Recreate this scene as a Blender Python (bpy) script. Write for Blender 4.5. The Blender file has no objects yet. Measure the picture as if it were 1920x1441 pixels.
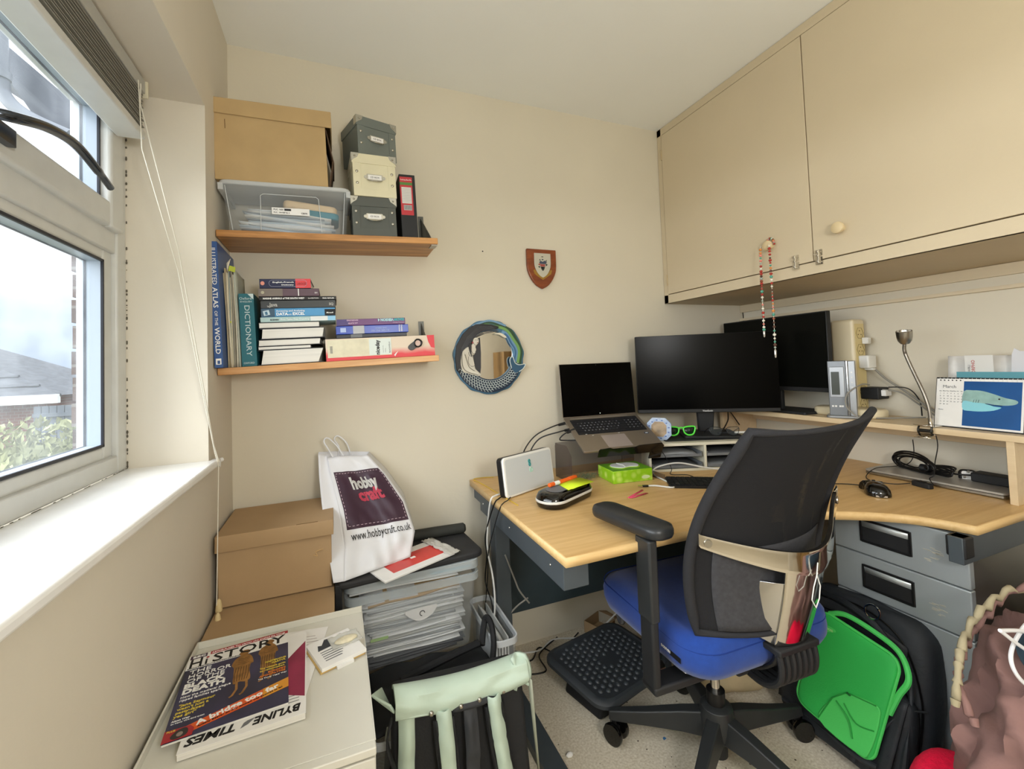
import bpy, bmesh, math, random
from mathutils import Vector, Matrix, Euler
from math import sin, cos, pi, radians as RAD
random.seed(7)
SC = bpy.context.scene
COL = SC.collection

# ---------------------------------------------------------------- camera
def set_camera():
    yaw, pitch, roll, f = .3817, .0355, -.0355, 824.38
    fw = Vector((sin(yaw)*cos(pitch), cos(yaw)*cos(pitch), sin(pitch)))
    r = Vector((cos(yaw), -sin(yaw), 0)); u = r.cross(fw)
    r2 = cos(roll)*r + sin(roll)*u; u2 = -sin(roll)*r + cos(roll)*u
    cam = bpy.data.cameras.new('camera'); o = bpy.data.objects.new('camera', cam); COL.objects.link(o)
    m = Matrix((( r2.x, u2.x, -fw.x, .3425), (r2.y, u2.y, -fw.y, -1.8047), (r2.z, u2.z, -fw.z, 1.2105), (0, 0, 0, 1)))
    o.matrix_world = m
    cam.sensor_width = 36; cam.lens = f/1920*36; cam.shift_y = -67.74/1920
    cam.clip_start = .02; cam.clip_end = 300
    SC.camera = o
set_camera()

# ---------------------------------------------------------------- world: overcast sky
def set_world():
    w = bpy.data.worlds.new('sky'); SC.world = w; w.use_nodes = True
    nt = w.node_tree; nt.nodes.clear()
    out = nt.nodes.new('ShaderNodeOutputWorld'); bg = nt.nodes.new('ShaderNodeBackground')
    tc = nt.nodes.new('ShaderNodeTexCoord'); sep = nt.nodes.new('ShaderNodeSeparateXYZ')
    ramp = nt.nodes.new('ShaderNodeValToRGB'); mp = nt.nodes.new('ShaderNodeMapRange')
    noise = nt.nodes.new('ShaderNodeTexNoise'); noise.inputs['Scale'].default_value = 3.5; noise.inputs['Detail'].default_value = 5
    mapn = nt.nodes.new('ShaderNodeMapping'); mapn.inputs['Scale'].default_value = (1, 1, 4)
    add = nt.nodes.new('ShaderNodeMath'); add.operation = 'MULTIPLY_ADD'; add.inputs[1].default_value = .22; 
    nt.links.new(tc.outputs['Generated'], sep.inputs[0]); nt.links.new(tc.outputs['Generated'], mapn.inputs[0])
    nt.links.new(mapn.outputs[0], noise.inputs['Vector'])
    nt.links.new(noise.outputs[0], add.inputs[0]); nt.links.new(sep.outputs['Z'], add.inputs[2])
    mp.inputs['From Min'].default_value = 0.0; mp.inputs['From Max'].default_value = 1.1
    nt.links.new(add.outputs[0], mp.inputs[0]); nt.links.new(mp.outputs[0], ramp.inputs[0])
    e = ramp.color_ramp.elements
    e[0].position = 0.0; e[0].color = (.50, .60, .75, 1)
    e[1].position = 1.0; e[1].color = (3.4, 3.5, 3.7, 1)
    for p, c in ((.10, (.50, .62, .80, 1)), (.17, (.72, .82, .98, 1)), (.26, (1.15, 1.2, 1.3, 1)), (.45, (2.2, 2.25, 2.35, 1))):
        n = ramp.color_ramp.elements.new(p); n.color = c
    nt.links.new(ramp.outputs[0], bg.inputs[0]); bg.inputs[1].default_value = SKY
    nt.links.new(bg.outputs[0], out.inputs[0])
SKY = 0.75
set_world()

# ---------------------------------------------------------------- lights
def lamp(kind, name, loc, energy, col, **k):
    l = bpy.data.lights.new(name, kind); l.energy = energy; l.color = col
    for a, b in k.items(): setattr(l, a, b)
    o = bpy.data.objects.new(name, l); COL.objects.link(o); o.location = loc; return o
sun = lamp('SUN', 'cloud_bright_sun', (-6, -1, 5), 7.4, (.97, .985, 1), angle=RAD(75))
sun.rotation_euler = Vector((.88, .18, -.40)).to_track_quat('-Z', 'Y').to_euler()
lamp('POINT', 'added_fill_light', (.78, -2.38, 1.42), 31, (1, .995, .98), shadow_soft_size=.16)  # unseen soft fill added behind the camera to brighten the room and ceiling

# ---------------------------------------------------------------- view
SC.view_settings.view_transform = 'Standard'
try: SC.view_settings.look = 'None'
except Exception: pass
SC.view_settings.gamma = 1; SC.view_settings.use_curve_mapping = False
SC.view_settings.exposure = 0.56
if SC.cycles: 
    SC.cycles.max_bounces = 10; SC.cycles.diffuse_bounces = 6; SC.cycles.transparent_max_bounces = 16

# ---------------------------------------------------------------- helpers
def lin(c):
    if isinstance(c, str):
        c = [int(c[i:i+2], 16)/255 for i in (0, 2, 4)]
    return tuple((x/12.92 if x <= .04045 else ((x+.055)/1.055)**2.4) for x in c) + (1,)

MATS = {}
def mat(name, col, rough=.55, metal=0, var=0, vs=8, bump=0, bs=60, trans=0, alpha=1, ior=1.45, coat=0, emit=0, stretch=(1, 1, 1), col2=None, spec=.5, sheen=0):
    if name in MATS: return MATS[name]
    m = bpy.data.materials.new(name); m.use_nodes = True; nt = m.node_tree
    b = nt.nodes['Principled BSDF']
    b.inputs['Base Color'].default_value = lin(col); b.inputs['Roughness'].default_value = rough
    b.inputs['Metallic'].default_value = metal; b.inputs['IOR'].default_value = ior
    b.inputs['Transmission Weight'].default_value = trans; b.inputs['Alpha'].default_value = alpha
    b.inputs['Coat Weight'].default_value = coat; b.inputs['Specular IOR Level'].default_value = spec
    if sheen: b.inputs['Sheen Weight'].default_value = sheen
    if emit:
        b.inputs['Emission Color'].default_value = lin(col); b.inputs['Emission Strength'].default_value = emit
    if var or bump:
        tc = nt.nodes.new('ShaderNodeTexCoord'); mp = nt.nodes.new('ShaderNodeMapping'); mp.inputs['Scale'].default_value = stretch
        nt.links.new(tc.outputs['Object'], mp.inputs[0])
    if var:
        n = nt.nodes.new('ShaderNodeTexNoise'); n.inputs['Scale'].default_value = vs; n.inputs['Detail'].default_value = 5
        nt.links.new(mp.outputs[0], n.inputs['Vector'])
        r = nt.nodes.new('ShaderNodeValToRGB'); c = lin(col)
        c2 = lin(col2) if col2 else tuple(x*(1-var) for x in c[:3]) + (1,)
        c1 = c if col2 else tuple(min(1, x*(1+var*.6)) for x in c[:3]) + (1,)
        r.color_ramp.elements[0].position = .3; r.color_ramp.elements[1].position = .7
        r.color_ramp.elements[0].color = c2; r.color_ramp.elements[1].color = c1
        nt.links.new(n.outputs[0], r.inputs[0]); nt.links.new(r.outputs[0], b.inputs['Base Color'])
    if bump:
        n2 = nt.nodes.new('ShaderNodeTexNoise'); n2.inputs['Scale'].default_value = bs; n2.inputs['Detail'].default_value = 4
        nt.links.new(mp.outputs[0], n2.inputs['Vector'])
        bp = nt.nodes.new('ShaderNodeBump'); bp.inputs['Strength'].default_value = bump; bp.inputs['Distance'].default_value = .002
        nt.links.new(n2.outputs[0], bp.inputs['Height']); nt.links.new(bp.outputs[0], b.inputs['Normal'])
    MATS[name] = m
    return m

def wood(name, c1, c2, scale=(1, 12, 12), rough=.45, dens=3.0, bump=.1):
    if name in MATS: return MATS[name]
    m = bpy.data.materials.new(name); m.use_nodes = True; nt = m.node_tree; b = nt.nodes['Principled BSDF']
    tc = nt.nodes.new('ShaderNodeTexCoord'); mp = nt.nodes.new('ShaderNodeMapping'); mp.inputs['Scale'].default_value = scale
    nt.links.new(tc.outputs['Object'], mp.inputs[0])
    n = nt.nodes.new('ShaderNodeTexNoise'); n.inputs['Scale'].default_value = dens; n.inputs['Detail'].default_value = 8; n.inputs['Roughness'].default_value = .65
    n.inputs['Distortion'].default_value = .4
    nt.links.new(mp.outputs[0], n.inputs['Vector'])
    r = nt.nodes.new('ShaderNodeValToRGB'); r.color_ramp.elements[0].position = .32; r.color_ramp.elements[1].position = .62
    r.color_ramp.elements[0].color = lin(c2); r.color_ramp.elements[1].color = lin(c1)
    nt.links.new(n.outputs[0], r.inputs[0]); nt.links.new(r.outputs[0], b.inputs['Base Color'])
    b.inputs['Roughness'].default_value = rough
    bp = nt.nodes.new('ShaderNodeBump'); bp.inputs['Strength'].default_value = bump; bp.inputs['Distance'].default_value = .001
    nt.links.new(n.outputs[0], bp.inputs['Height']); nt.links.new(bp.outputs[0], b.inputs['Normal'])
    MATS[name] = m
    return m

class MB:
    """collects shapes into one mesh"""
    def __init__(s): s.v = []; s.f = []; s.M = Matrix.Identity(4)
    def add(s, vs, fs, M=None):
        k = len(s.v); M = s.M @ M if M else s.M
        s.v += [tuple(M @ Vector(p)) for p in vs]; s.f += [tuple(i+k for i in f) for f in fs]; return s
    def box(s, x0, y0, z0, x1, y1, z1, M=None):
        v = [(x0,y0,z0),(x1,y0,z0),(x1,y1,z0),(x0,y1,z0),(x0,y0,z1),(x1,y0,z1),(x1,y1,z1),(x0,y1,z1)]
        return s.add(v, [(3,2,1,0),(4,5,6,7),(0,1,5,4),(1,2,6,5),(2,3,7,6),(3,0,4,7)], M)
    def hexa(s, b, t, M=None):   # bottom loop, top loop (any n)
        n = len(b); v = list(b)+list(t)
        return s.add(v, [tuple(range(n))[::-1], tuple(range(n, 2*n))] + [(i, (i+1) % n, n+(i+1) % n, n+i) for i in range(n)], M)
    def prism(s, poly, a, b, ax='z', M=None):
        if ax == 'z': B = [(x, y, a) for x, y in poly]; T = [(x, y, b) for x, y in poly]
        elif ax == 'y': B = [(x, a, y) for x, y in poly]; T = [(x, b, y) for x, y in poly]
        else: B = [(a, x, y) for x, y in poly]; T = [(b, x, y) for x, y in poly]
        return s.hexa(B, T, M)
    def tube(s, pts, r, seg=8, closed=False, M=None, cap=True):
        P = [Vector(p) for p in pts]; n = len(P); R = r if isinstance(r, (list, tuple)) else [r]*n
        vs = []; up = None
        for i in range(n):
            a = P[i-1] if (i > 0 or closed) else P[i]; c = P[(i+1) % n] if (i < n-1 or closed) else P[i]
            t = (c-a); t = t.normalized() if t.length > 1e-9 else Vector((0, 0, 1))
            if up is None:
                up = Vector((0, 0, 1)) if abs(t.z) < .9 else Vector((1, 0, 0))
            x = t.cross(up); 
            if x.length < 1e-6: x = t.cross(Vector((.3, .9, .2)))
            x.normalize(); y = x.cross(t).normalized(); up = y
            for k in range(seg):
                an = 2*pi*k/seg; vs.append(tuple(P[i] + x*cos(an)*R[i] + y*sin(an)*R[i]))
        fs = []
        for i in range(n if closed else n-1):
            j = (i+1) % n
            for k in range(seg):
                l = (k+1) % seg; fs.append((i*seg+k, i*seg+l, j*seg+l, j*seg+k))
        if cap and not closed: fs += [tuple(range(seg)), tuple(range((n-1)*seg, n*seg))[::-1]]
        return s.add(vs, fs, M)
    def cyl(s, p0, p1, r0, r1=None, seg=20, M=None):
        return s.tube([p0, p1], [r0, r0 if r1 is None else r1], seg, M=M)
    def lathe(s, prof, seg=24, M=None):
        vs = []; n = len(prof)
        for r, z in prof:
            for k in range(seg):
                a = 2*pi*k/seg; vs.append((r*cos(a), r*sin(a), z))
        fs = [(i*seg+k, i*seg+(k+1) % seg, (i+1)*seg+(k+1) % seg, (i+1)*seg+k) for i in range(n-1) for k in range(seg)]
        fs += [tuple(range(seg))[::-1], tuple(range((n-1)*seg, n*seg))]
        return s.add(vs, fs, M)
    def sph(s, c, r, seg=16, rings=10, M=None):
        r = r if isinstance(r, (list, tuple)) else (r, r, r); vs = []
        for i in range(rings+1):
            t = pi*i/rings
            for k in range(seg):
                a = 2*pi*k/seg; vs.append((c[0]+r[0]*sin(t)*cos(a), c[1]+r[1]*sin(t)*sin(a), c[2]+r[2]*cos(t)))
        fs = [(i*seg+k, (i+1)*seg+k, (i+1)*seg+(k+1) % seg, i*seg+(k+1) % seg) for i in range(rings) for k in range(seg)]
        return s.add(vs, fs, M)
    def grid(s, fn, nu, nv, M=None, closed_u=False):
        vs = [tuple(fn(i/nu, j/nv)) for j in range(nv+1) for i in range(nu+1)]
        fs = [(j*(nu+1)+i, j*(nu+1)+i+1, (j+1)*(nu+1)+i+1, (j+1)*(nu+1)+i) for j in range(nv) for i in range(nu)]
        return s.add(vs, fs, M)
    def rbox(s, x0, y0, z0, x1, y1, z1, r, seg=4, M=None):   # rounded in plan
        return s.prism(rrect(x0, y0, x1, y1, r, seg), z0, z1, M=M)
    def build(s, name, m, parent=None, smooth=True, bevel=0, bseg=2, solid=0, sub=0, ang=38, mats=None, offset=0):
        me = bpy.data.meshes.new(name); me.from_pydata(s.v, [], s.f)
        bm = bmesh.new(); bm.from_mesh(me); bmesh.ops.remove_doubles(bm, verts=bm.verts, dist=1e-6)
        bmesh.ops.recalc_face_normals(bm, faces=bm.faces); bm.to_mesh(me); bm.free()
        me.materials.append(m)
        if smooth:
            for p in me.polygons: p.use_smooth = True
            me.set_sharp_from_angle(angle=RAD(ang))
        o = bpy.data.objects.new(name, me); COL.objects.link(o)
        if parent: o.parent = parent
        if solid:
            q = o.modifiers.new('solid', 'SOLIDIFY'); q.thickness = solid; q.offset = offset
        if bevel:
            q = o.modifiers.new('bevel', 'BEVEL'); q.width = bevel; q.segments = bseg; q.limit_method = 'ANGLE'; q.angle_limit = RAD(40)
            q.harden_normals = False
        if sub:
            q = o.modifiers.new('sub', 'SUBSURF'); q.levels = sub; q.render_levels = sub
        return o

def rrect(x0, y0, x1, y1, r, seg=4):
    P = []
    for cx, cy, a0 in ((x1-r, y1-r, 0), (x0+r, y1-r, 90), (x0+r, y0+r, 180), (x1-r, y0+r, 270)):
        for k in range(seg+1):
            a = RAD(a0+90*k/seg); P.append((cx+r*cos(a), cy+r*sin(a)))
    return P
def T(x=0, y=0, z=0): return Matrix.Translation((x, y, z))
def RX(a): return Matrix.Rotation(RAD(a), 4, 'X')
def RY(a): return Matrix.Rotation(RAD(a), 4, 'Y')
def RZ(a): return Matrix.Rotation(RAD(a), 4, 'Z')
def frame(o, x, y):   # local x,y axes given -> matrix, z = x cross y
    x = Vector(x).normalized(); z = x.cross(Vector(y)).normalized(); y = z.cross(x)
    return Matrix(((x.x, y.x, z.x, o[0]), (x.y, y.y, z.y, o[1]), (x.z, y.z, z.z, o[2]), (0, 0, 0, 1)))
def spline(pts, n=8, closed=False):
    P = [Vector(p) for p in pts]; out = []; N = len(P)
    for i in range(N if closed else N-1):
        g = lambda k: P[k % N] if closed else P[max(0, min(N-1, k))]
        a, b, c, d = g(i-1), g(i), g(i+1), g(i+2)
        for k in range(n):
            t = k/n; out.append(.5*((2*b)+(c-a)*t+(2*a-5*b+4*c-d)*t*t+(3*b-a-3*c+d)*t**3))
    if not closed: out.append(P[-1])
    return [tuple(p) for p in out]
def spl2(pts, n=8, closed=True):
    return [(p[0], p[1]) for p in spline([(x, y, 0) for x, y in pts], n, closed)]

def thing(name, label, cat, loc=(0, 0, 0), rot=(0, 0, 0), group=None):
    o = bpy.data.objects.new(name, None); COL.objects.link(o); o.empty_display_size = .05
    o.location = loc; o.rotation_euler = tuple(RAD(a) for a in rot); o['label'] = label; o['category'] = cat
    if group: o['group'] = group
    return o
def tag(o, label, cat, group=None, kind=None, loc=None, rot=None):
    o['label'] = label; o['category'] = cat
    if group: o['group'] = group
    if kind: o['kind'] = kind
    if loc: o.location = loc
    if rot: o.rotation_euler = tuple(RAD(a) for a in rot)
    return o
def struct(name, mb, m, parent=None, label=None, cat=None, **k):
    k.setdefault('smooth', False)
    o = mb.build(name, m, parent, **k)
    if not parent:
        o['kind'] = 'structure'
        if label: o['label'] = label; o['category'] = cat or name.split('_')[0]
    return o
def lab(o, s): o['label'] = s; return o
_F = {}
def text(name, s, size, m, parent, M, bold=0, shear=0, width=1.0, align='LEFT', space=1.0, line=1.0, ext=.0003, fit=None):
    cu = bpy.data.curves.new('t', 'FONT'); cu.body = s; cu.size = size; cu.offset = bold*size; cu.shear = shear
    cu.align_x = align; cu.space_character = space; cu.space_line = line; cu.extrude = ext; cu.resolution_u = 2
    o = bpy.data.objects.new('t', cu); COL.objects.link(o)
    bpy.context.view_layer.update()
    dg = bpy.context.evaluated_depsgraph_get()
    me = bpy.data.meshes.new_from_object(o.evaluated_get(dg)); bpy.data.objects.remove(o); bpy.data.curves.remove(cu)
    if fit and len(me.vertices):
        xs = [v.co.x for v in me.vertices]; w = max(xs)-min(xs)
        width = fit/max(w, 1e-6)
    for v in me.vertices:
        v.co.x *= width; v.co = M @ v.co
    me.materials.clear(); me.materials.append(m)
    r = bpy.data.objects.new(name, me); COL.objects.link(r); r.parent = parent
    return r
def join_text(name, items, m, parent):
    """several lines of writing in the same colour as one mesh; items: (string,size,M,kwargs)"""
    V = []; F = []
    for s, size, M, k in items:
        o = text('t', s, size, m, parent, M, **k); me = o.data; b = len(V)
        V += [tuple(v.co) for v in me.vertices]; F += [tuple(i+b for i in p.vertices) for p in me.polygons]
        bpy.data.objects.remove(o); bpy.data.meshes.remove(me)
    me = bpy.data.meshes.new(name); me.from_pydata(V, [], F); me.materials.append(m)
    o = bpy.data.objects.new(name, me); COL.objects.link(o); o.parent = parent
    return o
def decal(name, poly, m, parent, M, h=.0004):
    return MB().prism(poly, 0, h, M=M).build(name, m, parent, smooth=False)
def rect(x0, y0, x1, y1): return [(x0, y0), (x1, y0), (x1, y1), (x0, y1)]
def ell(cx, cy, rx, ry, n=24): return [(cx+rx*cos(2*pi*i/n), cy+ry*sin(2*pi*i/n)) for i in range(n)]
# ================================================================ materials
W_CREAM = mat('wall_paint_cream', 'd3ccba', .75, var=.05, vs=1.6, bump=.25, bs=45)
W_LEFT = mat('wall_paint_reveal', 'd3ccbd', .75, var=.05, vs=2, bump=.25, bs=60)
CEIL = mat('ceiling_paint', 'edefec', .8, var=.03, vs=1.2, bump=.15, bs=80)
SILL = mat('sill_gloss_white', 'e9e9e7', .25, var=.05, vs=14, bump=.12, bs=30)
UPVC = mat('white_upvc', 'c9cac6', .3, var=.04, vs=20)
GASKET = mat('black_gasket', '1b1d26', .5)
CUP = mat('cupboard_paint', 'cdbfa4', .5, var=.03, vs=3, bump=.15, bs=90)
PINE = wood('pine_shelf_wood', 'c08a4a', '8a5425', (1.2, 14, 14), .45, 3)
OAK = wood('oak_laminate', 'd6b27a', 'c39b62', (1.0, 16, 16), .42, 3.2, .05)
OAKEDGE = wood('oak_edging', 'd9b983', 'cda971', (2, 20, 20), .45, 3, .05)
PALE = wood('pale_laminate', 'd8c3a0', 'cdb691', (9, 1, 9), .4, 3, .04)
STEEL = mat('blue_grey_steel', '4a5258', .45, .2, var=.08, vs=12)
DARKST = mat('dark_blue_grey_panel', '2e3a3f', .5, .1, var=.1, vs=10)
SILVER = mat('silver_grey_metal', 'a9b1b4', .38, .35, var=.05, vs=5)
BLK = mat('black_plastic', '141415', .38, var=.1, vs=20)
BLKM = mat('matt_black_plastic', '1d1e20', .6, var=.12, vs=30)
BLKG = mat('glossy_black', '060606', .08, coat=.3)
SCREEN = mat('switched_off_screen', '020202', .22, spec=.08)
CHROME = mat('polished_chrome', 'd8d4cc', .08, 1)
STEELB = mat('brushed_steel', 'a8a49c', .3, 1)
WHT = mat('white_plastic', 'e4e4e0', .35)
CREAMP = mat('cream_plastic', 'd9ccac', .35)
PAPER = mat('white_paper', 'e6e5e2', .7, var=.04, vs=20)
PAGES = mat('book_pages', 'd9d6ce', .8, var=.10, vs=3, stretch=(1, 1, 90))
CARD = mat('brown_cardboard', 'b59a6e', .75, var=.07, vs=10, bump=.1, bs=120)
CARDD = mat('brown_cardboard_floor', 'a98d69', .75, var=.06, vs=9, bump=.1, bs=120)
CABLEB = mat('black_cable', '101010', .5)
CABLEW = mat('white_cable', 'd8d8d4', .5)
CABLEG = mat('grey_cable', '8b8880', .5)
INKB = mat('black_ink', '111114', .6)
INKW = mat('white_ink', 'efefec', .6)
GREY = mat('grey_ink', '6d6f72', .6)

# ================================================================ room shell
X1, Y0, H = 2.467, -2.85, 2.4
struct('floor', MB().box(-.3, Y0-.1, -.1, X1+.1, .1, 0), mat('beige_carpet', 'e0d8c6', .95, var=.22, vs=140, bump=.45, bs=300, col2='bfb39b'), label='beige speckled carpet floor', cat='floor')
struct('ceiling', MB().box(-.3, Y0-.1, H, X1+.1, .1, H+.1), CEIL)
struct('wall_back', MB().box(-.3, 0, 0, X1+.1, .1, H), W_CREAM)
struct('wall_right', MB().box(X1, Y0, 0, X1+.1, 0, H), W_CREAM)
struct('wall_rear', MB().box(-.3, Y0-.1, 0, X1+.1, Y0, H), W_CREAM)
WY0, WY1, WZ0, WZ1, RD = -2.25, -.305, .966, 2.0, -.19
struct('wall_left', MB().box(-.262, WY1, 0, 0, 0, H).box(-.262, Y0, 0, 0, WY0, H).box(-.262, WY0, 0, 0, WY1, WZ0-.02).box(-.262, WY0, WZ1, 0, WY1, H), W_LEFT)
struct('trim_1', MB().box(-.19, WY0, WZ0-.02, .024, WY1, WZ0).box(0, WY1, WZ0-.02, .024, WY1+.035, WZ0), SILL, label='glossy white window sill', cat='sill', bevel=.006, bseg=3, smooth=True)
# pine cabinet against the rear wall, seen in the mirror
pcb = thing('pine_cabinet', 'pine cabinet with a panelled door, seen only as a reflection in the round mirror', 'cabinet', (2.2, -2.66, 0))
PD = wood('pine_panel', 'b9985f', '9c7a48', (12, 12, 1), .5); PF = wood('pine_frame_dark', '8d6f45', '75582f', (12, 12, 1), .5)
MB().box(-.23, -.18, 0, .23, .16, 1.345).build('carcass', PF, pcb, bevel=.003)
pdr = MB().box(-.175, .16, .06, .175, .172, 1.285).build('door', PD, pcb, bevel=.004); MB().sph((-.14, .18, .72), .014).build('knob', PF, pdr)
# ---------------------------------------------------------------- window
def bar(mb, y0, y1, z0, z1, x0, x1): return mb.box(x0, y0, z0, x1, y1, z1)
w = MB()
xo, xi = -.262, -.186
# outer frame
w.box(xo, WY1-.052, WZ0, xi, WY1, WZ1); w.box(xo, WY0, WZ0, xi, WY0+.052, WZ1)
w.box(xo+.0004, WY0+.052, WZ0, xi-.0004, WY1-.052, WZ0+.045); w.box(xo+.0004, WY0+.052, WZ1-.05, xi-.0004, WY1-.052, WZ1)
w.box(xo+.0008, WY0+.052, 1.535, xi-.004, WY1-.052, 1.60)
win = struct('window_1', w, UPVC, bevel=.004, smooth=True, label='white plastic framed window with a top opening light', cat='window')
# lower glazing beads
g = MB()
for (a, b, c, d_) in ((WY1-.098, WY1-.05, WZ0+.04, 1.54), (WY0+.05, WY0+.098, WZ0+.04, 1.54)): g.box(xo+.01, a, c, xi-.012, b, d_)
g.box(xo+.0105, WY0+.098, WZ0+.04, xi-.0125, WY1-.098, WZ0+.075); g.box(xo+.0105, WY0+.098, 1.51, xi-.0125, WY1-.098, 1.54)
struct('glazing_bead', g, UPVC, win, bevel=.006, bseg=3, smooth=True)
# top casement sash
s_ = MB()
for a, b in ((WY1-.115, WY1-.045), (WY0+.045, WY0+.115)): s_.box(xo+.005, a, 1.59, xi+.012, b, WZ1-.04)
s_.box(xo+.0055, WY0+.115, 1.5905, xi+.0115, WY1-.115, 1.655); s_.box(xo+.0055, WY0+.115, WZ1-.105, xi+.0115, WY1-.115, WZ1-.0405)
struct('sash', s_, UPVC, win, bevel=.008, bseg=3, smooth=True)
gk = MB()
for (y0, y1, z0, z1) in ((WY0+.098, WY1-.098, WZ0+.075, 1.51), (WY0+.115, WY1-.115, 1.655, WZ1-.105)):
    t = .005
    gk.box(-.236, y1-t, z0, -.196, y1, z1).box(-.236, y0, z0, -.196, y0+t, z1).box(-.236, y0, z0, -.196, y1, z0+t).box(-.236, y0, z1-t, -.196, y1, z1)
struct('glazing_spacer', gk, mat('spacer_blue_grey', 'a9b5c3', .35), win)
gk2 = MB()
for (y0, y1, z0, z1) in ((WY0+.098, WY1-.098, WZ0+.075, 1.51), (WY0+.115, WY1-.115, 1.655, WZ1-.105)):
    t = .0062
    for xa, xb in ((-.2005, -.1955), (-.234, -.229)):
        gk2.box(xa, y1-t, z0, xb, y1, z1).box(xa, y0, z0, xb, y0+t, z1).box(xa, y0, z0, xb, y1, z0+t).box(xa, y0, z1-t, xb, y1, z1)
struct('gasket', gk2, GASKET, win)
GLASS = bpy.data.materials.new('dirty_window_glass'); GLASS.use_nodes = True
nt = GLASS.node_tree; nt.nodes.clear(); o_ = nt.nodes.new('ShaderNodeOutputMaterial'); tr = nt.nodes.new('ShaderNodeBsdfTransparent'); gl = nt.nodes.new('ShaderNodeBsdfGlossy'); mx = nt.nodes.new('ShaderNodeMixShader')
tl = nt.nodes.new('ShaderNodeBsdfTranslucent'); mx2 = nt.nodes.new('ShaderNodeMixShader'); nz = nt.nodes.new('ShaderNodeTexNoise'); nz.inputs['Scale'].default_value = 6; nz.inputs['Detail'].default_value = 7
rp = nt.nodes.new('ShaderNodeValToRGB'); rp.color_ramp.elements[0].position = .38; rp.color_ramp.elements[0].color = (.015, .015, .015, 1); rp.color_ramp.elements[1].position = .85; rp.color_ramp.elements[1].color = (.12, .12, .12, 1)
tl.inputs[0].default_value = (.75, .8, .85, 1); gl.inputs['Roughness'].default_value = .05; tr.inputs[0].default_value = (.96, .98, .99, 1)
tc_ = nt.nodes.new('ShaderNodeTexCoord'); nt.links.new(tc_.outputs['Object'], nz.inputs['Vector']); nt.links.new(nz.outputs[0], rp.inputs[0])
mx.inputs[0].default_value = .05; nt.links.new(tr.outputs[0], mx.inputs[1]); nt.links.new(gl.outputs[0], mx.inputs[2])
nt.links.new(rp.outputs[0], mx2.inputs[0]); nt.links.new(mx.outputs[0], mx2.inputs[1]); nt.links.new(tl.outputs[0], mx2.inputs[2]); nt.links.new(mx2.outputs[0], o_.inputs[0])
struct('pane', MB().box(-.226, WY0+.09, WZ0+.07, -.222, WY1-.09, 1.515), GLASS, win)
struct('pane', MB().box(-.226, WY0+.11, 1.65, -.222, WY1-.11, WZ1-.10), GLASS, win)
hm = MB(); hm.rbox(-.174, -.98, 1.612, -.160, -.80, 1.640, .004)
hm.tube(spline([(-.160, -.90, 1.626), (-.125, -.885, 1.628), (-.12, -.80, 1.655), (-.125, -.70, 1.672), (-.13, -.60, 1.662), (-.135, -.53, 1.652)]), [.009]*33+[.0075]*8, 10)
struct('window_handle', hm, mat('dark_chrome', '4b5058', .18, .9), win, smooth=True)
# mould in the corner joints
mo = MB(); random.seed(3)
for i in range(70):
    z = WZ0 + .004 + (random.random()**1.6)*.95; r = .0008+random.random()*.0016
    mo.sph((-.184, WY1-.002, z), (r, .0006, r*(1+random.random()*2)), 6, 4)
for i in range(60):
    y = WY1 - (random.random()**1.3)*1.2; r = .0008+random.random()*.0014
    mo.sph((-.184, y, WZ0+.001), (r*.7, r*3, .0008), 6, 4)
struct('trim_2', mo, mat('dark_mould', '5c574b', .9), label='line of dark mould along the window frame joint', cat='mould')

struct('trim_5', MB().box(1.60, -2.60, 0, 1.72, -2.53, H), mat('post_white', 'dcd8cc', .5), label='cream post behind the camera seen in the mirror', cat='post')
# ================================================================ outside
def brick_mat(name, c1, c2, mortar, sc):
    m = bpy.data.materials.new(name); m.use_nodes = True; nt = m.node_tree; b = nt.nodes['Principled BSDF']
    t = nt.nodes.new('ShaderNodeTexBrick'); t.inputs['Color1'].default_value = lin(c1); t.inputs['Color2'].default_value = lin(c2); t.inputs['Mortar'].default_value = lin(mortar)
    t.inputs['Scale'].default_value = sc; tc = nt.nodes.new('ShaderNodeTexCoord'); mp = nt.nodes.new('ShaderNodeMapping'); mp.inputs['Rotation'].default_value = (pi/2, 0, 0)
    nt.links.new(tc.outputs['Object'], mp.inputs[0]); nt.links.new(mp.outputs[0], t.inputs['Vector']); nt.links.new(t.outputs[0], b.inputs['Base Color']); b.inputs['Roughness'].default_value = .9
    return m
BR1 = brick_mat('red_brick', '7d5346', '6b4439', '857b72', 4.4); BR2 = brick_mat('outer_leaf_brick', '5c4b45', '4c3f3b', '6d6763', 4.4)
ROOF = mat('grey_roof_tiles', '55585d', .9, var=.3, vs=5, stretch=(1, 1, 6))
struct('ground', MB().box(-60, -20, -3.0, 20, 70, -2.7), mat('garden_ground', '6f6f5c', .95, var=.3, vs=.6))
jag = MB(); 
for k in range(34):
    z = .55 + k*.075; jag.box(-.365, -.150-(.006 if k % 2 else 0), z, -.262, .1, z+.066)
struct('wall_outer', jag.box(-.36, -.140, -.2, -.262, .1, 3.2), BR2, label='dark brick outer leaf of the wall beside the window')
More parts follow.
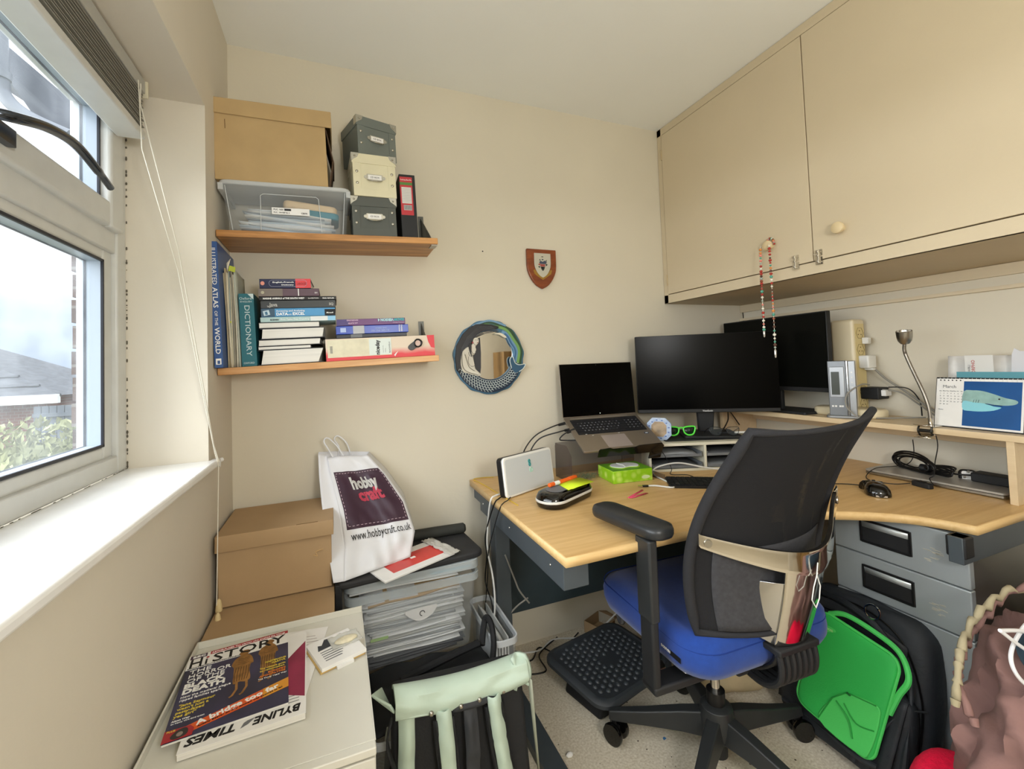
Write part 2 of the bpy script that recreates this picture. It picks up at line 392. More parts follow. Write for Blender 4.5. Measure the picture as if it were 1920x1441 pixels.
def house(name, label, x0, x1, y0, y1, zb, ze, zr, hipl, hipr):
    t = thing(name, label, 'house', ((x0+x1)/2, (y0+y1)/2, -2.7)); ox, oy = (x0+x1)/2, (y0+y1)/2
    M = T(-ox, -oy, 2.7)
    MB().box(x0, y0, zb, x1, y1, ze, M).build('wall', BR1, t, smooth=False)
    ym = (y0+y1)/2; e = .3
    v = [(x0-e, y0-e, ze), (x1+e, y0-e, ze), (x1+e, y1+e, ze), (x0-e, y1+e, ze), (x0+hipl, ym, zr), (x1-hipr, ym, zr)]
    rb = MB().add(v, [(0, 1, 5, 4), (1, 2, 5), (2, 3, 4, 5), (3, 0, 4), (3, 2, 1, 0)], M)
    nrow = 9
    for k in range(nrow):   # courses of tiles stand proud of the slope
        f = k/nrow; p = Vector(v[0]).lerp(Vector(v[4]), f); q = Vector(v[1]).lerp(Vector(v[5]), f)
        rb.tube([p, q], .035, 5, M=M)
    rb.build('roof', ROOF, t, smooth=False)
    MB().box(x0-e, y0-e-.1, ze-.14, x1+e, y0-e, ze+.02, M).build('gutter', WHT, t, smooth=False)
    return t, M
hA, mA = house('house', 'brick house with a long grey tiled roof seen at left through the window', -13, -4.75, 9.3, 12.3, -2.7, .93, 2.6, 4, 3.2)
hB, mB_ = house('house', 'more distant brick house with a pale corner pipe, partly behind the window jamb', -6.0, -1, 13.3, 20, -2.7, 1.06, 2.9, 2.6, 2.6)
MB().box(-5.86, 13.2, -2.7, -5.74, 13.3, 1.0, mB_).build('downpipe', WHT, hB, smooth=False)
MB().box(-5.66, 13.22, -.4, -5.1, 13.3, .9, mB_).build('window', mat('far_glass', '66788a', .1), hB, smooth=False)
fn = MB()
for k in range(26): fn.box(-4.35+k*.1, 8, -2.7, -4.26+k*.1, 8.03, .78)
tag(fn.box(-4.35, 7.96, .6, -1.7, 8.0, .66).build('fence', mat('grey_fence', '5d646b', .85, var=.2, vs=3), smooth=False), 'dark grey garden fence between the houses and the hedge', 'fence')
def leafy(name, c, r, n, sz, m, seed):
    random.seed(seed); mb = MB()
    for i in range(n):
        a = random.random()*2*pi; t = math.acos(2*random.random()-1); k = .55+.45*random.random()**.5
        p = Vector((c[0]+r[0]*k*sin(t)*cos(a), c[1]+r[1]*k*sin(t)*sin(a), c[2]+r[2]*k*cos(t)))
        E_ = Euler((random.random()*3, random.random()*3, random.random()*3)).to_matrix().to_4x4(); E_.translation = p
        s = sz*(.6+random.random()*.8)
        mb.add([(-s, 0, 0), (0, -s*.45, 0), (s, 0, 0), (0, s*.45, s*.15)], [(0, 1, 2, 3)], E_)
    return mb
HEDGE = mat('pale_green_leaves', '8a8d64', .8, var=.35, vs=4); TREE = mat('dark_green_leaves', '5d6858', .9, var=.3, vs=2)
hd = leafy('hedge', (-3.0, 5.2, -.55), (1.5, .6, 1.32), 6500, .055, HEDGE, 1); hd.sph((-3.0, 5.2, -.75), (1.2, .45, 1.2), 20, 12).cyl((-3, 5.2, -2.7), (-3, 5.2, -1), .15)
tag(hd.build('hedge', HEDGE, smooth=False), 'pale green leafy hedge below the window, in front of the houses', 'hedge')
for i, (x, y, z, r, lb) in enumerate(((-12.0, 25, .6, .75, 'bare rounded tree on the skyline between two roofs'), (-11.45, 27.5, .75, .62, 'smaller dark conical tree on the skyline at the left edge of the second roof'))):
    t = thing('tree', lb, 'tree', (x, y, -2.7)); 
    leafy('c', (0, 0, z+2.7), (r, r, r), 1500, .10, TREE, 5+i).sph((0, 0, z+2.7), (r*.75, r*.75, r*.75), 12, 8).build('crown', TREE, t, smooth=False)
    MB().cyl((0, 0, 0), (0, 0, z+2.6), .12, .07, 8).build('trunk', mat('bark', '4c4740', .9), t)
ev = thing('roof_eave', 'dark grey overhanging eave of the house, top left of the window', 'eave', (-1.2, 1.5, 2.6))
MB().prism([(-.75, .95), (-.19, .55), (.16, .22), (.16, -.02), (-.03, .12), (-.2, .42), (-.75, .8)], -.02, .9, 'y').build('soffit', mat('slate_fascia', '5c6068', .7, var=.15, vs=5), ev, smooth=False)
MB().tube(spline([(-.14, -.1, .75), (-.13, -.1, .28), (-.11, -.1, .17), (-.02, -.1, .08), (.16, -.1, .0)], 6), .034, 12).cyl((-.132, -.1, .27), (-.13, -.1, .31), .043).build('drainpipe', mat('grey_drainpipe', '70757c', .5), ev)

# ================================================================ roller / venetian blind
bl = thing('window_blind', 'raised white slatted blind at the top of the window recess', 'blind', (-.14, -1.2, 1.99))
MB().box(-.03, -1.0, -.035, .03, .80, 0).build('headrail', mat('blind_metal', 'b9bab5', .4, .2), bl, bevel=.002)
sb = MB()
for k in range(16): sb.box(-.027, -.99, -.045-k*.0058, .027, .79, -.0425-k*.0058, T(0, 0, 0) @ RY(4*((k % 3)-1)*.4))
sb.build('slats', mat('blind_slats_metal', '8e8d84', .45, .2), bl, smooth=False)
MB().rbox(-.03, -1.0, -.158, .03, .80, -.138, .006).build('bottom_rail', UPVC, bl, bevel=.003)
MB().box(-.035, .80, -.045, .035, .806, .0).build('end_bracket', mat('blind_bracket', 'cfc8b0', .4), bl, bevel=.001)
MB().tube([(.033, .76, -.03), (.03, .765, -.08), (.10, .80, -.45), (.155, .885, -.98), (.165, .895, -1.03)], .0016, 6).tube([(.033, .745, -.03), (.035, .76, -.2), (.10, .79, -.5), (.158, .882, -1.0), (.166, .885, -1.04), (.168, .87, -1.10), (.162, .865, -1.42)], .0014, 6).build('pull_cord', mat('cord_white', 'd6d2c4', .7), bl)
MB().lathe([(.002, 0), (.006, -.006), (.009, -.03), (.0085, -.034)], 10, T(.166, .87, -1.405)).lathe([(.002, 0), (.006, -.006), (.009, -.03), (.0085, -.034)], 10, T(.168, .848, -1.432)).build('cord_tassel', mat('aged_plastic', 'cdb889', .5), bl)
ck = MB().box(.024, -.318, 1.0-.05, .030, -.262, .956).cyl((.024, -.27, .953), (.04, -.25, .957), .006)
tag(ck.build('cord_cleat', WHT), 'small white cord cleat at the corner of the window sill', 'cleat', loc=(-.018, 0, 0))

# ================================================================ wall cupboard
XC = 1.925; CZ = 1.492
wc = thing('wall_cupboard', 'long cream painted wall cupboard with two flush doors under the ceiling', 'cupboard', (XC, 0, CZ))
Lc = 2.3; hc = 2.398-CZ
MB().box(0, -Lc, 0, .018, -.002, .042).box(0, -Lc, hc-.036, .018, -.002, hc).box(0, -.030, 0, .018, -.002, hc).box(0, -Lc, 0, .018, -Lc+.03, hc).build('face_frame', CUP, wc, bevel=.0008, smooth=False)
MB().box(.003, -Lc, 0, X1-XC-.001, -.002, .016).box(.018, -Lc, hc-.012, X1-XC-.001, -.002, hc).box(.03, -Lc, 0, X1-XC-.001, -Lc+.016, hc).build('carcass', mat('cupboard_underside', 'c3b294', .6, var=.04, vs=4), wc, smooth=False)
for (a, b, ky, kz) in ((-.0335, -.7665, -.612, 1.632-CZ), (-.7705, -1.53, -.868, 1.625-CZ)):
    d = MB().box(-.002, b, .0455, .018, a, hc-.0395).build('door', CUP, wc, bevel=.001)
    MB().lathe([(.011, 0), (.010, .008), (.013, .014), (.0185, .018), (.020, .023), (.0185, .028), (.012, .031), (.002, .032)], 24, T(-.002, ky, kz) @ RY(-90)).build('knob', mat('knob_cream', 'd6c39c', .35), d)
    if a > -.1:
        for hz in (.09, .74): MB().box(-.004, a-.001, hz, .0, a+.005, hz+.055).cyl((-.004, a+.001, hz), (-.004, a+.001, hz+.055), .0028, seg=8).build('hinge', mat('painted_hinge', 'c0ad88', .5), d)
MB().box(-.002, -2.27, .0455, .018, -1.5335, hc-.0395).build('door', CUP, wc, bevel=.001)
for ky, kz in ((-.706, .058), (-.790, .058)):
    b = MB(); b.box(-.006, ky-.012, kz-.030, -.002, ky+.012, kz-.004).box(-.006, ky-.012, kz+.001, -.002, ky+.012, kz+.022)
    b.cyl((-.009, ky, kz-.026), (-.009, ky, kz+.02), .0042, seg=10).cyl((-.009, ky, kz+.006), (-.018, ky+.010, kz+.006), .002, seg=8)
    for q in (-.02, 0, .014): b.cyl((-.012, ky, kz+q-.002), (-.012, ky, kz+q+.002), .006, seg=10)
    b.build('catch', CHROME, wc)
struct('trim_4', MB().box(X1-.016, -2.3, 1.452, X1, -.002, 1.491).box(X1-.022, -2.3, 1.405, X1, -.002, 1.418), CUP, label='cream batten along the wall under the cupboard', cat='batten')
# beads hanging from the knob
random.seed(11)
bd = thing('bead_necklace', 'string of small multicoloured beads hanging from the cupboard knob', 'necklace', (1.885, -.612, 1.64))
cols = [mat('bead_'+n, c, .3) for n, c in (('red', 'a3362c'), ('rust', '8a4a33'), ('teal', '4f9a86'), ('white', 'e0dccf'), ('brown', '57382c'), ('orange', 'd08a4a'), ('pink', 'd78478'), ('grey', '9ba59c'))]
strand = [(.0, .0185, -.008), (.0, .021, -.1), (.0, .022, -.2), (0, .022, -.335)], [(.0, -.019, -.006), (0, -.02, -.1), (0, -.021, -.25), (0, -.02, -.41)]
top = [(.028, .0185, -.006), (.030, .012, .012), (.03, 0, .0215), (.03, -.012, .014), (.028, -.019, -.004)]
for s in (strand[0], strand[1]):
    pts = spline(s, 20 if s is strand[0] else 24); acc = 0; last = Vector(pts[0])
    for p in pts:
        acc += (Vector(p)-last).length; last = Vector(p)
        if acc > .0092:
            acc = 0; k = random.choice([0, 0, 1, 2, 3, 3, 4, 5, 6, 7]); r = random.choice([.0042, .0052, .0060])
            MB().sph(p, (r, r, r*.9), 8, 6).build('bead', cols[k], bd)
for k, p in enumerate(spline(top, 4)): MB().sph(p, .0044, 8, 6).build('bead', cols[k % 8], bd)
MB().tube(strand[0], .0008, 5).tube(strand[1], .0008, 5).lathe([(.001, 0), (.004, -.006), (.003, -.025), (.001, -.028)], 8, T(0, .022, -.333)).lathe([(.001, 0), (.004, -.006), (.003, -.03), (.001, -.034)], 8, T(0, -.02, -.408)).tube([strand[0][0]]+[top[0]], .0008, 5).tube([strand[1][0], top[-1]], .0008, 5).build('cord', mat('silver_bead', 'd8d5cc', .2, .6), bd)

# ================================================================ wall shelves
TA = math.atan(.035)
def SH(k, x, y, h=0):      # a point on shelf k (the shelves sag to the left by two degrees)
    z0 = (1.663, 1.229)[k]
    return (x*cos(TA)-h*sin(TA), y, z0+x*sin(TA)+h*cos(TA))
TD = -math.degrees(TA)
SHW = wood('pine_plank', 'c68f52', '86572a', (1.1, 16, 16), .4, 2.6); SHW2 = wood('light_pine_plank', 'cf9f68', 'b37c45', (1.1, 16, 16), .4, 2.6)
sh = [None, None]
for k, lb in ((0, 'upper pine wall shelf holding boxes'), (1, 'lower pine wall shelf holding books')):
    t = thing('wall_shelf', lb, 'shelf', SH(k, 0, 0), (0, TD, 0), group=None); sh[k] = t
    MB().box(.002, -.205, -.022, .703-(.008*k), -.001, 0).build('board', SHW if k == 0 else SHW2, t, bevel=.0015)
    b = MB(); xx = .684-.01*k; hh = .125
    b.box(xx-.011, -.004, -.002, xx+.011, -.001, hh+.02).prism([(-.002, .0), (-.002, hh+.012), (-.005, hh+.012), (-.19, .0)], xx-.0012, xx+.0012, 'x')
    b.box(xx-.008, -.19, 0, xx+.008, 0, .002).cyl((xx, -.004, hh+.004), (xx, -.0065, hh+.004), .004, seg=10)
    b.build('bracket', mat('grey_bracket', '5b5c58', .4, .5), t, smooth=False)
    bb = MB().box(.680, -.195, -.026, .702, -.15, -.022); 
    if k == 0: bb.build('end_plate', STEELB, t, smooth=False)
def on(k, name, label, cat, x, y, h, rz=0, group=None, ry=0):
    t = thing(name, label, cat, SH(k, x, y, h), (0, TD+ry, rz), group); return t

# --- clear storage box
def clear_box(t, w0, w1, d, h, m, lid=True, rim=.02, taper=.02, wall=.0025):
    """tapering see-through tub, origin bottom centre; w1 top width"""
    a, b = w0/2, w1/2; d0, d1 = d/2-taper, d/2
    def ring(wx, wy, r): return rrect(-wx, -wy, wx, wy, r, 4)
    o0 = ring(a, d0, .025); o1 = ring(b, d1, .03); i0 = ring(a-wall, d0-wall, .023); i1 = ring(b-wall, d1-wall, .028)
    n = len(o0); v = [(x, y, 0) for x, y in o0]+[(x, y, h) for x, y in o1]+[(x, y, h) for x, y in i1]+[(x, y, wall) for x, y in i0]
    f = [tuple(range(n))[::-1]]+[(i, (i+1) % n, n+(i+1) % n, n+i) for i in range(n)]+[(n+i, n+(i+1) % n, 2*n+(i+1) % n, 2*n+i) for i in range(n)]+[(2*n+i, 2*n+(i+1) % n, 3*n+(i+1) % n, 3*n+i) for i in range(n)]+[tuple(range(3*n, 4*n))]
    return MB().add(v, f).build('tub', m, t)
def clearmat(name, col, k, rough=.25, frost=.3):
    m = bpy.data.materials.new(name); m.use_nodes = True; nt = m.node_tree; b = nt.nodes['Principled BSDF']
    b.inputs['Base Color'].default_value = lin(col); b.inputs['Roughness'].default_value = rough
    tr = nt.nodes.new('ShaderNodeBsdfTransparent'); tr.inputs[0].default_value = (.975, .98, .985, 1); mx = nt.nodes.new('ShaderNodeMixShader')
    fr = nt.nodes.new('ShaderNodeLayerWeight'); fr.inputs[0].default_value = .35
    mr = nt.nodes.new('ShaderNodeMapRange'); mr.inputs['To Min'].default_value = k; mr.inputs['To Max'].default_value = min(1, k+frost)
    nt.links.new(fr.outputs['Facing'], mr.inputs[0]); nt.links.new(mr.outputs[0], mx.inputs[0]); nt.links.new(tr.outputs[0], mx.inputs[1]); nt.links.new(b.outputs[0], mx.inputs[2]); nt.links.new(mx.outputs[0], nt.nodes['Material Output'].inputs[0])
    return m
CLEAR = clearmat('clear_plastic', 'e0e4e5', .06, frost=.16); CLEARRIM = clearmat('frosted_plastic_rim', 'dde1e3', .60); CLEARR2 = clearmat('clear_lid_plastic', 'd9e2e5', .30)
t = on(0, 'storage_box', 'clear plastic storage box of paper wallets on the upper shelf, under the cardboard box', 'storage box', .2095, -.108, 0)
clear_box(t, .352, .385, .185, .150, CLEAR)
MB().prism(rrect(-.197, -.0985, .197, .0955, .028), .148, .162).build('lid', CLEARRIM, t, bevel=.003)
MB().box(-.196, -.0985, .128, -.182, .09, .150).box(.182, -.0985, .128, .196, .09, .150).build('clip', CLEARRIM, t)
random.seed(5)
def sheets(t, n, x0, x1, y0, y1, z0, dz, ms, seed, tilt=4, name='sheet', thick=.0012, slope=0):
    random.seed(seed)
    for i in range(n):
        a = random.uniform(x0, x0+(x1-x0)*.12); b = random.uniform(x1-(x1-x0)*.15, x1); z = z0+i*dz; s = random.uniform(-tilt, tilt)
        mb = MB().grid(lambda u, v: (a+(b-a)*u, y0+(y1-y0)*v, z+slope*(u-.5)+.003*sin(u*5+i)+.002*sin(v*4+i*2)), 8, 3)
        mb.build(name, ms[i % len(ms)], t, solid=thick)
pw = [mat('paper_'+n, c, .6) for n, c in (('white', 'dfe3e6'), ('bluish', 'c4d0d8'), ('grey', 'a9afb3'), ('pale', 'e8e6e0'))]
ppr = thing('paper_wallets', 'loose pile of white plastic wallets inside the clear box on the upper shelf', 'papers', SH(0, .2095, -.108, .004), (0, TD, 0))
sheets(ppr, 13, -.155, .15, -.068, .06, .004, .0055, pw, 4, slope=-.02, thick=.001)
MB().prism(rrect(-.02, -.066, .15, .05, .02), 0, .028, M=T(.0, 0, .088) @ RY(6)).build('buff_folder', mat('peach_foam', 'd7bd98', .7), ppr, bevel=.008, bseg=3)
MB().prism(rrect(.035, -.068, .155, .05, .02), 0, .022, M=T(.0, 0, .068) @ RY(5)).build('teal_folder', mat('teal_plastic', '2f7f92', .5), ppr, bevel=.004)
lbm = T(-.015, -.0935, .063) @ RX(93.5) @ RZ(0)
MST = T(-.015, -.0842, .073) @ RX(97.6)
decal('sticker', rect(-.035, -.011, .078, .011), PAPER, t, MST)
join_text('print', [('PUC  NAI', .007, MST @ T(-.030, .0025, .0006), dict(bold=.02)), ('PUC  104 REF 6L 2', .006, MST @ T(-.030, -.0065, .0006), dict(bold=.02)), ('CE070', .007, MST @ T(.052, -.0065, .0006), dict(bold=.03))], INKB, t)
decal('print_block', rect(.002, .002, .022, .0085), INKB, t, MST @ T(0, 0, .0004))
MB().tube([(-.085, -.0755, .010), (-.080, -.0915, .118), (-.072, -.0925, .124), (.085, -.0925, .124), (.093, -.0915, .118), (.098, -.0755, .010)], .0012, 5).build('moulded_rib', CLEARRIM, t)
for sx in (-1, 1): MB().tube([(sx*.165, -.0745, .004), (sx*.178, -.0925, .145)], .0012, 5).build('moulded_rib', CLEARRIM, t)
MB().tube([(-.176, -.0735, .002), (.176, -.0735, .002)], .002, 5).build('base_edge', CLEARRIM, t)

# --- big cardboard archive box on top
t = on(0, 'archive_box', 'large lidded brown cardboard archive box on top of the clear box on the upper shelf', 'cardboard box', .1725, -.105, .1625)
MB().box(-.166, -.095, 0, .164, .09, .222).build('body', CARD, t, bevel=.0015)
MB().add([(-.1725, -.100, .262), (.185, -.100, .262), (.185, .095, .262), (-.1725, .095, .262), (-.1725, -.100, .212), (.185, -.102, .205), (.185, .095, .212), (-.1725, .095, .212), (-.169, -.097, .212), (.181, -.098, .205), (.181, .092, .212), (-.169, .092, .212)],
   [(0, 1, 2, 3), (0, 4, 5, 1), (1, 5, 6, 2), (2, 6, 7, 3), (3, 7, 4, 0), (4, 8, 9, 5), (5, 9, 10, 6), (6, 10, 11, 7), (7, 11, 8, 4)]).build('lid', CARD, t, bevel=.002)
MB().add([(.166, -.092, .2), (.166, .08, .2), (.186, .075, .09), (.186, -.085, .09)], [(0, 1, 2, 3)]).add([(.166, -.092, 0), (.166, .08, 0), (.184, .075, .10), (.184, -.085, .10)], [(0, 1, 2, 3)]).build('side_flap', mat('dark_cardboard_inside', '5a4636', .8), t, solid=.003)
MB().box(-.132, -.0962, .165, -.1305, -.0955, .195).build('slit', mat('slit_dark', '6b4c2b', .9), t, smooth=False)

# --- CD boxes
GB1 = mat('grey_board', '6a716c', .5, var=.06, vs=12); GB2 = mat('dark_grey_board', '50544f', .5, var=.06, vs=12); IVB = mat('ivory_board', 'd8d2b4', .5, var=.05, vs=12)
NICK = mat('nickel', 'b4b1a6', .25, .9)
def cdbox(k, label, x, y, h, rz, m, w=.155, d=.17, hh=.138, dark=None):
    t = on(0, 'media_box', label, 'box', x, y, h, rz, group='riveted media boxes stacked on the upper shelf')
    MB().box(-w/2+.003, -d/2+.003, 0, w/2-.003, d/2-.003, hh-.012).build('body', m, t, bevel=.001)
    fy = -d/2+.003
    f = MB(); s = .026
    for P in ([(-w/2+.003, 0), (-w/2+.003+s, s), (-w/2+.003+s, hh-.03), (-w/2+.003, hh-.03)], [(w/2-.003, 0), (w/2-.003, hh-.03), (w/2-.003-s, hh-.03), (w/2-.003-s, s)], [(-w/2+.003, 0), (w/2-.003, 0), (w/2-.003-s, s), (-w/2+.003+s, s)]):
        f.prism(P, fy-.0018, fy, 'y')
    f.build('front_trim', m, t, smooth=False, bevel=.0004)
    MB().box(-w/2, -d/2, hh-.034, w/2, d/2, hh).build('lid', m, t, bevel=.0012)
    for sx in (-1, 1):
        c = MB(); c.prism([(sx*w/2+sx*.0006, hh+.0005), (sx*(w/2-.026), hh+.0005), (sx*(w/2-.020), hh-.014), (sx*(w/2-.008), hh-.022), (sx*w/2+sx*.0006, hh-.03)], -d/2-.0012, -d/2+.0, 'y')
        c.box(sx*w/2-(.0012 if sx < 0 else 0), -d/2-.0012, hh-.03, sx*w/2+(.0012 if sx > 0 else 0), -d/2+.022, hh)
        c.sph((sx*(w/2-.011), -d/2-.0015, hh-.011), .0035, 8, 6)
        c.build('corner_protector', NICK, t, smooth=False)
    for sx in (-1, 1):
        for rz_ in (.045, .086): MB().sph((sx*(w/2-.016), fy-.002, rz_), (.005, .0025, .005), 12, 8).build('rivet', NICK, t)
    q = MB(); q.rbox(-.028, .058, 0, .028, .079, .003, .003, M=T(0, fy, 0) @ RX(90)); q.prism(ell(-.031, .0685, .006, .006, 10), 0, .0025, M=T(0, fy, 0) @ RX(90)); q.prism(ell(.031, .0685, .006, .006, 10), 0, .0025, M=T(0, fy, 0) @ RX(90))
    q.tube(spline([(-.024, fy-.003, .058), (-.012, fy-.013, .052), (.012, fy-.013, .052), (.024, fy-.003, .058)], 4), .0022, 8)
    hd = q.build('label_holder', NICK, t)
    decal('card', rect(-.023, .0605, .023, .0765), PAPER, hd, T(0, fy-.003, 0) @ RX(90))
    text('print', 'CD BOX', .008, INKB, hd, T(0, fy-.0036, .0658) @ RX(90), align='CENTER')
    return t
b1 = cdbox(0, 'dark grey riveted media box, bottom of the stack of three', .483, -.115, .001, 0, GB2)
b2 = cdbox(0, 'ivory riveted media box, middle of the stack of three', .487, -.118, .1405, 3, IVB, w=.152, hh=.150)
b3 = cdbox(0, 'lighter grey riveted media box, twisted on top of the stack of three', .4865, -.103, .292, 18, GB1, w=.150, hh=.140, d=.155)
# --- lever arch file
t = on(0, 'box_file', 'black box file with a red and white spine label beside the stacked media boxes', 'file', .605, -.105, 0)
MB().box(-.028, -.085, 0, .030, .09, .236).build('case', BLKM, t, bevel=.002)
def ftxt(items, m, t): return join_text('print', items, m, t)
decal('spine_label', rect(-.026, .085, .019, .226), mat('label_red', 'b8323a', .5), t, T(0, -.0852, 0) @ RX(90))
decal('green_band', rect(-.026, .196, .019, .206), mat('label_green', '4f7f3a', .5), t, T(0, -.0856, 0) @ RX(90))
decal('writing_panel', rect(-.021, .128, .014, .188), mat('label_lined', 'cfcdc8', .6), t, T(0, -.0856, 0) @ RX(90))
decal('barcode_panel', rect(-.016, .103, .013, .122), mat('label_bar', 'b9b6b4', .6), t, T(0, -.0856, 0) @ RX(90))
g = MB()
for k in range(9): g.box(-.020, -.0866, .133+k*.006, .013, -.0860, .1334+k*.006)
for k in range(11): g.box(-.014+k*.0024, -.0866, .105, -.014+k*.0024+.0012, -.0860, .1205)
g.build('lines', GREY, t, smooth=False)
text('print', 'Foolscap Box File', .007, INKW, t, T(-.024, -.0862, .213) @ RX(90), fit=.040)
# ================================================================ books on the lower shelf
def book(name, label, x0, x1, h0, h1, m, front=-.19, depth=.15, pages_out=False, group=None, cov=.0025, rz=0, wedge=0, cat='book', hard=True):
    """flat-lying book; local x along the spine, spine (or page edge) facing the room"""
    w = x1-x0; h = h1-h0
    t = on(1, name, label, cat, (x0+x1)/2, front+depth/2, h0, rz, group)
    a, d = w/2, depth/2
    cb = MB(); cb.box(-a, -d, 0, a, d, cov).box(-a, -d, h-cov, a, d, h)
    if pages_out:
        cb.box(-a, d-cov, 0, a, d, h); y0, y1 = -d+.0005, d-cov
        cb = MB().prism([(-d+.003, 0), (d, 0), (d, h), (-d+.003, h), (-d+.003, h-cov), (d-cov, h-cov), (d-cov, cov), (-d+.003, cov)], -a, a, 'x')
        cb.build('cover', m, t, bevel=.0006)
        MB().add([(-a+.001+wedge*.5, y0, cov), (a-.001-wedge, y0, cov), (a-.001, y0, h-cov), (-a+.001+wedge, y0, h-cov), (-a+.001, y1, cov), (a-.001, y1, cov), (a-.001, y1, h-cov), (-a+.001, y1, h-cov)],
                 [(0, 1, 2, 3), (7, 6, 5, 4), (0, 4, 5, 1), (1, 5, 6, 2), (2, 6, 7, 3), (3, 7, 4, 0)]).build('pages', PAGES, t, smooth=False)
    else:
        cb = MB().prism([(-d, .001), (-d+.0015, 0), (d, 0), (d, cov), (-d+cov, cov), (-d+cov, h-cov), (d, h-cov), (d, h), (-d+.0015, h), (-d, h-.001)], -a, a, 'x')
        cb.build('cover', m, t, bevel=.0006)
        MB().box(-a+.003, -d+cov, cov, a-.003, d-.003, h-cov).build('pages', PAGES, t, smooth=False)
    return t
def spine(t, d, x=0, z=0, depth=.15, flip=False):     # plane of the spine: text x along +x, y up
    M = T(x, -depth/2-.0006, z) @ RX(90)
    return M @ RZ(180) if flip else M
def cm(n, c, r=.4): return mat('cover_'+n, c, r, var=.06, vs=25)
G1, G2, G3 = 'books lying in the left stack on the lower shelf', 'books standing at the left end of the lower shelf', 'books lying on the box file on the lower shelf'
# page-edge-out books, bottom up
book('book', 'thickest book of the left stack, lying at the very bottom with its pages facing out', .112, .306, .0008, .050, cm('bottle', '2b3035'), pages_out=True, wedge=.016, group=G1, front=-.196)
book('book', 'thin book with pages facing out, second from the bottom of the left stack', .114, .268, .0505, .0605, cm('slate', '3d4148'), pages_out=True, group=G1, front=-.193, cov=.001)
book('book', 'white paged book third from the bottom of the left stack', .114, .300, .061, .0835, cm('coal', '222326'), pages_out=True, group=G1, rz=-.8, wedge=.003)
book('book', 'thick white paged book fourth from the bottom of the left stack', .122, .312, .084, .1190, cm('dusk', '2a2c33'), pages_out=True, group=G1, wedge=.006, front=-.194)
book('book', 'white paged book just under the pale blue spine in the left stack', .118, .297, .1195, .1395, cm('ash', '3a3a3e'), pages_out=True, group=G1, rz=.6)
t = book('book', 'slim pale blue and white book spine in the middle of the left stack', .124, .350, .140, .1565, cm('pale_teal', 'a9c3c1'), group=G1)
decal('band', rect(.035, .0008, .092, .0157), cm('white_band', 'd9dcdb'), t, spine(t, 0)); decal('band', rect(.088, .0008, .1125, .0157), cm('sky_band', '86b9d8'), t, T(0, -.0001, 0) @ spine(t, 0))
text('title', 'Pivot Tables Data Crunching', .0085, INKW, t, spine(t, 0, -.055, .005), fit=.085); text('publisher', 'BUSINESS', .006, INKB, t, spine(t, 0, -.085, .005), bold=.03)
t = book('book', 'blue and black spreadsheet manual with white title in the left stack', .127, .350, .157, .1845, cm('excel_blue', '4d92c2'), group=G1)
M = spine(t, 0)
decal('dark_end', rect(-.1115, .0005, -.072, .027), cm('dusk_blue', '38546a'), t, M); decal('dark_panel', rect(.078, .0005, .1115, .022), INKB, t, M)
decal('picture', rect(-.009, -.008, .009, .008), cm('photo', 'b9cdd6'), t, M @ T(-.096, .013, .0004) @ RZ(12)); decal('picture', rect(-.004, -.006, .003, .004), cm('photo2', '3f6e8c'), t, M @ T(-.096, .013, .0009) @ RZ(12))
text('subtitle', 'Accessing and Analyzing', .0075, INKW, t, M @ T(-.068, .0165, .0004), fit=.085, bold=.01)
join_text('title', [('DATA', .0125, M @ T(-.068, .0045, .0004), dict(bold=.03)), ('with', .007, M @ T(-.035, .0045, .0004), {}), ('EXCEL', .0125, M @ T(-.020, .0045, .0004), dict(bold=.03))], INKW, t)
text('publisher', 'Microsoft', .0065, INKW, t, M @ T(.083, .008, .0004), bold=.03, shear=.3, fit=.022)
t = book('book', 'dark grey spined book under the thin black one in the left stack', .127, .352, .185, .2105, cm('charcoal_grey', '3b3e40'), group=G1, depth=.16)
M = spine(t, 0, depth=.16); join_text('title', [('Head First', .008, M @ T(-.094, .004, .0004) , dict(bold=.02, fit=.012)), ('Java', .017, M @ T(-.087, .006, .0004), dict(bold=.02, fit=.024)), ('SQ', .011, M @ T(.092, .008, .0004), dict(bold=.03))], mat('ink_pale_grey', 'b5b5b0', .6), t)
t = book('book', 'thin black book with small white title along its spine in the left stack', .123, .356, .211, .2235, cm('black_paperback', '131315'), group=G1, cov=.001)
M = spine(t, 0); join_text('title', [('MARINE ANIMALS of THE SOUTH WEST', .0078, M @ T(-.105, .0035, .0004), dict(bold=.03, fit=.122)), ('2nd EDITION', .0055, M @ T(.028, .004, .0004), dict(fit=.032)), ('PAUL NAYLOR', .0062, M @ T(.073, .0035, .0004), dict(bold=.02, fit=.036))], INKW, t)
t = book('book', 'worn purple grey book second from the top of the left stack', .122, .303, .224, .250, cm('plum_grey', '5b4650'), group=G1)
M = spine(t, 0); decal('faded_end', rect(-.0905, .0006, -.02, .0255), cm('faded_taupe', '746a62'), t, M); decal('rule', rect(.026, .001, .0285, .025), INKW, t, M @ T(0, 0, .0004)); decal('emblem', ell(-.078, .013, .005, .005), mat('ink_gold_grey', 'aaa58e', .6), t, M @ T(0, 0, .0004)); text('volume', '201', .007, INKW, t, M @ T(.076, .009, .0004))
t = book('book', 'navy and red book on top of the left stack', .129, .281, .2505, .2820, cm('navy', '1c2142'), group=G1, rz=-2)
M = spine(t, 0); decal('red_end', rect(.030, .0004, .0765, .0312), cm('red', 'd1444a'), t, M); decal('badge', ell(-.067, .017, .006, .0065), cm('badge_pink', 'd78d7a'), t, M)
ring = MB().tube([(x, y, .0006) for x, y in rrect(-.048, .006, .064, .027, .0095, 5)], .0005, 4, closed=True, M=M).build('outline', mat('ink_pale', 'a9adc0', .5), t)
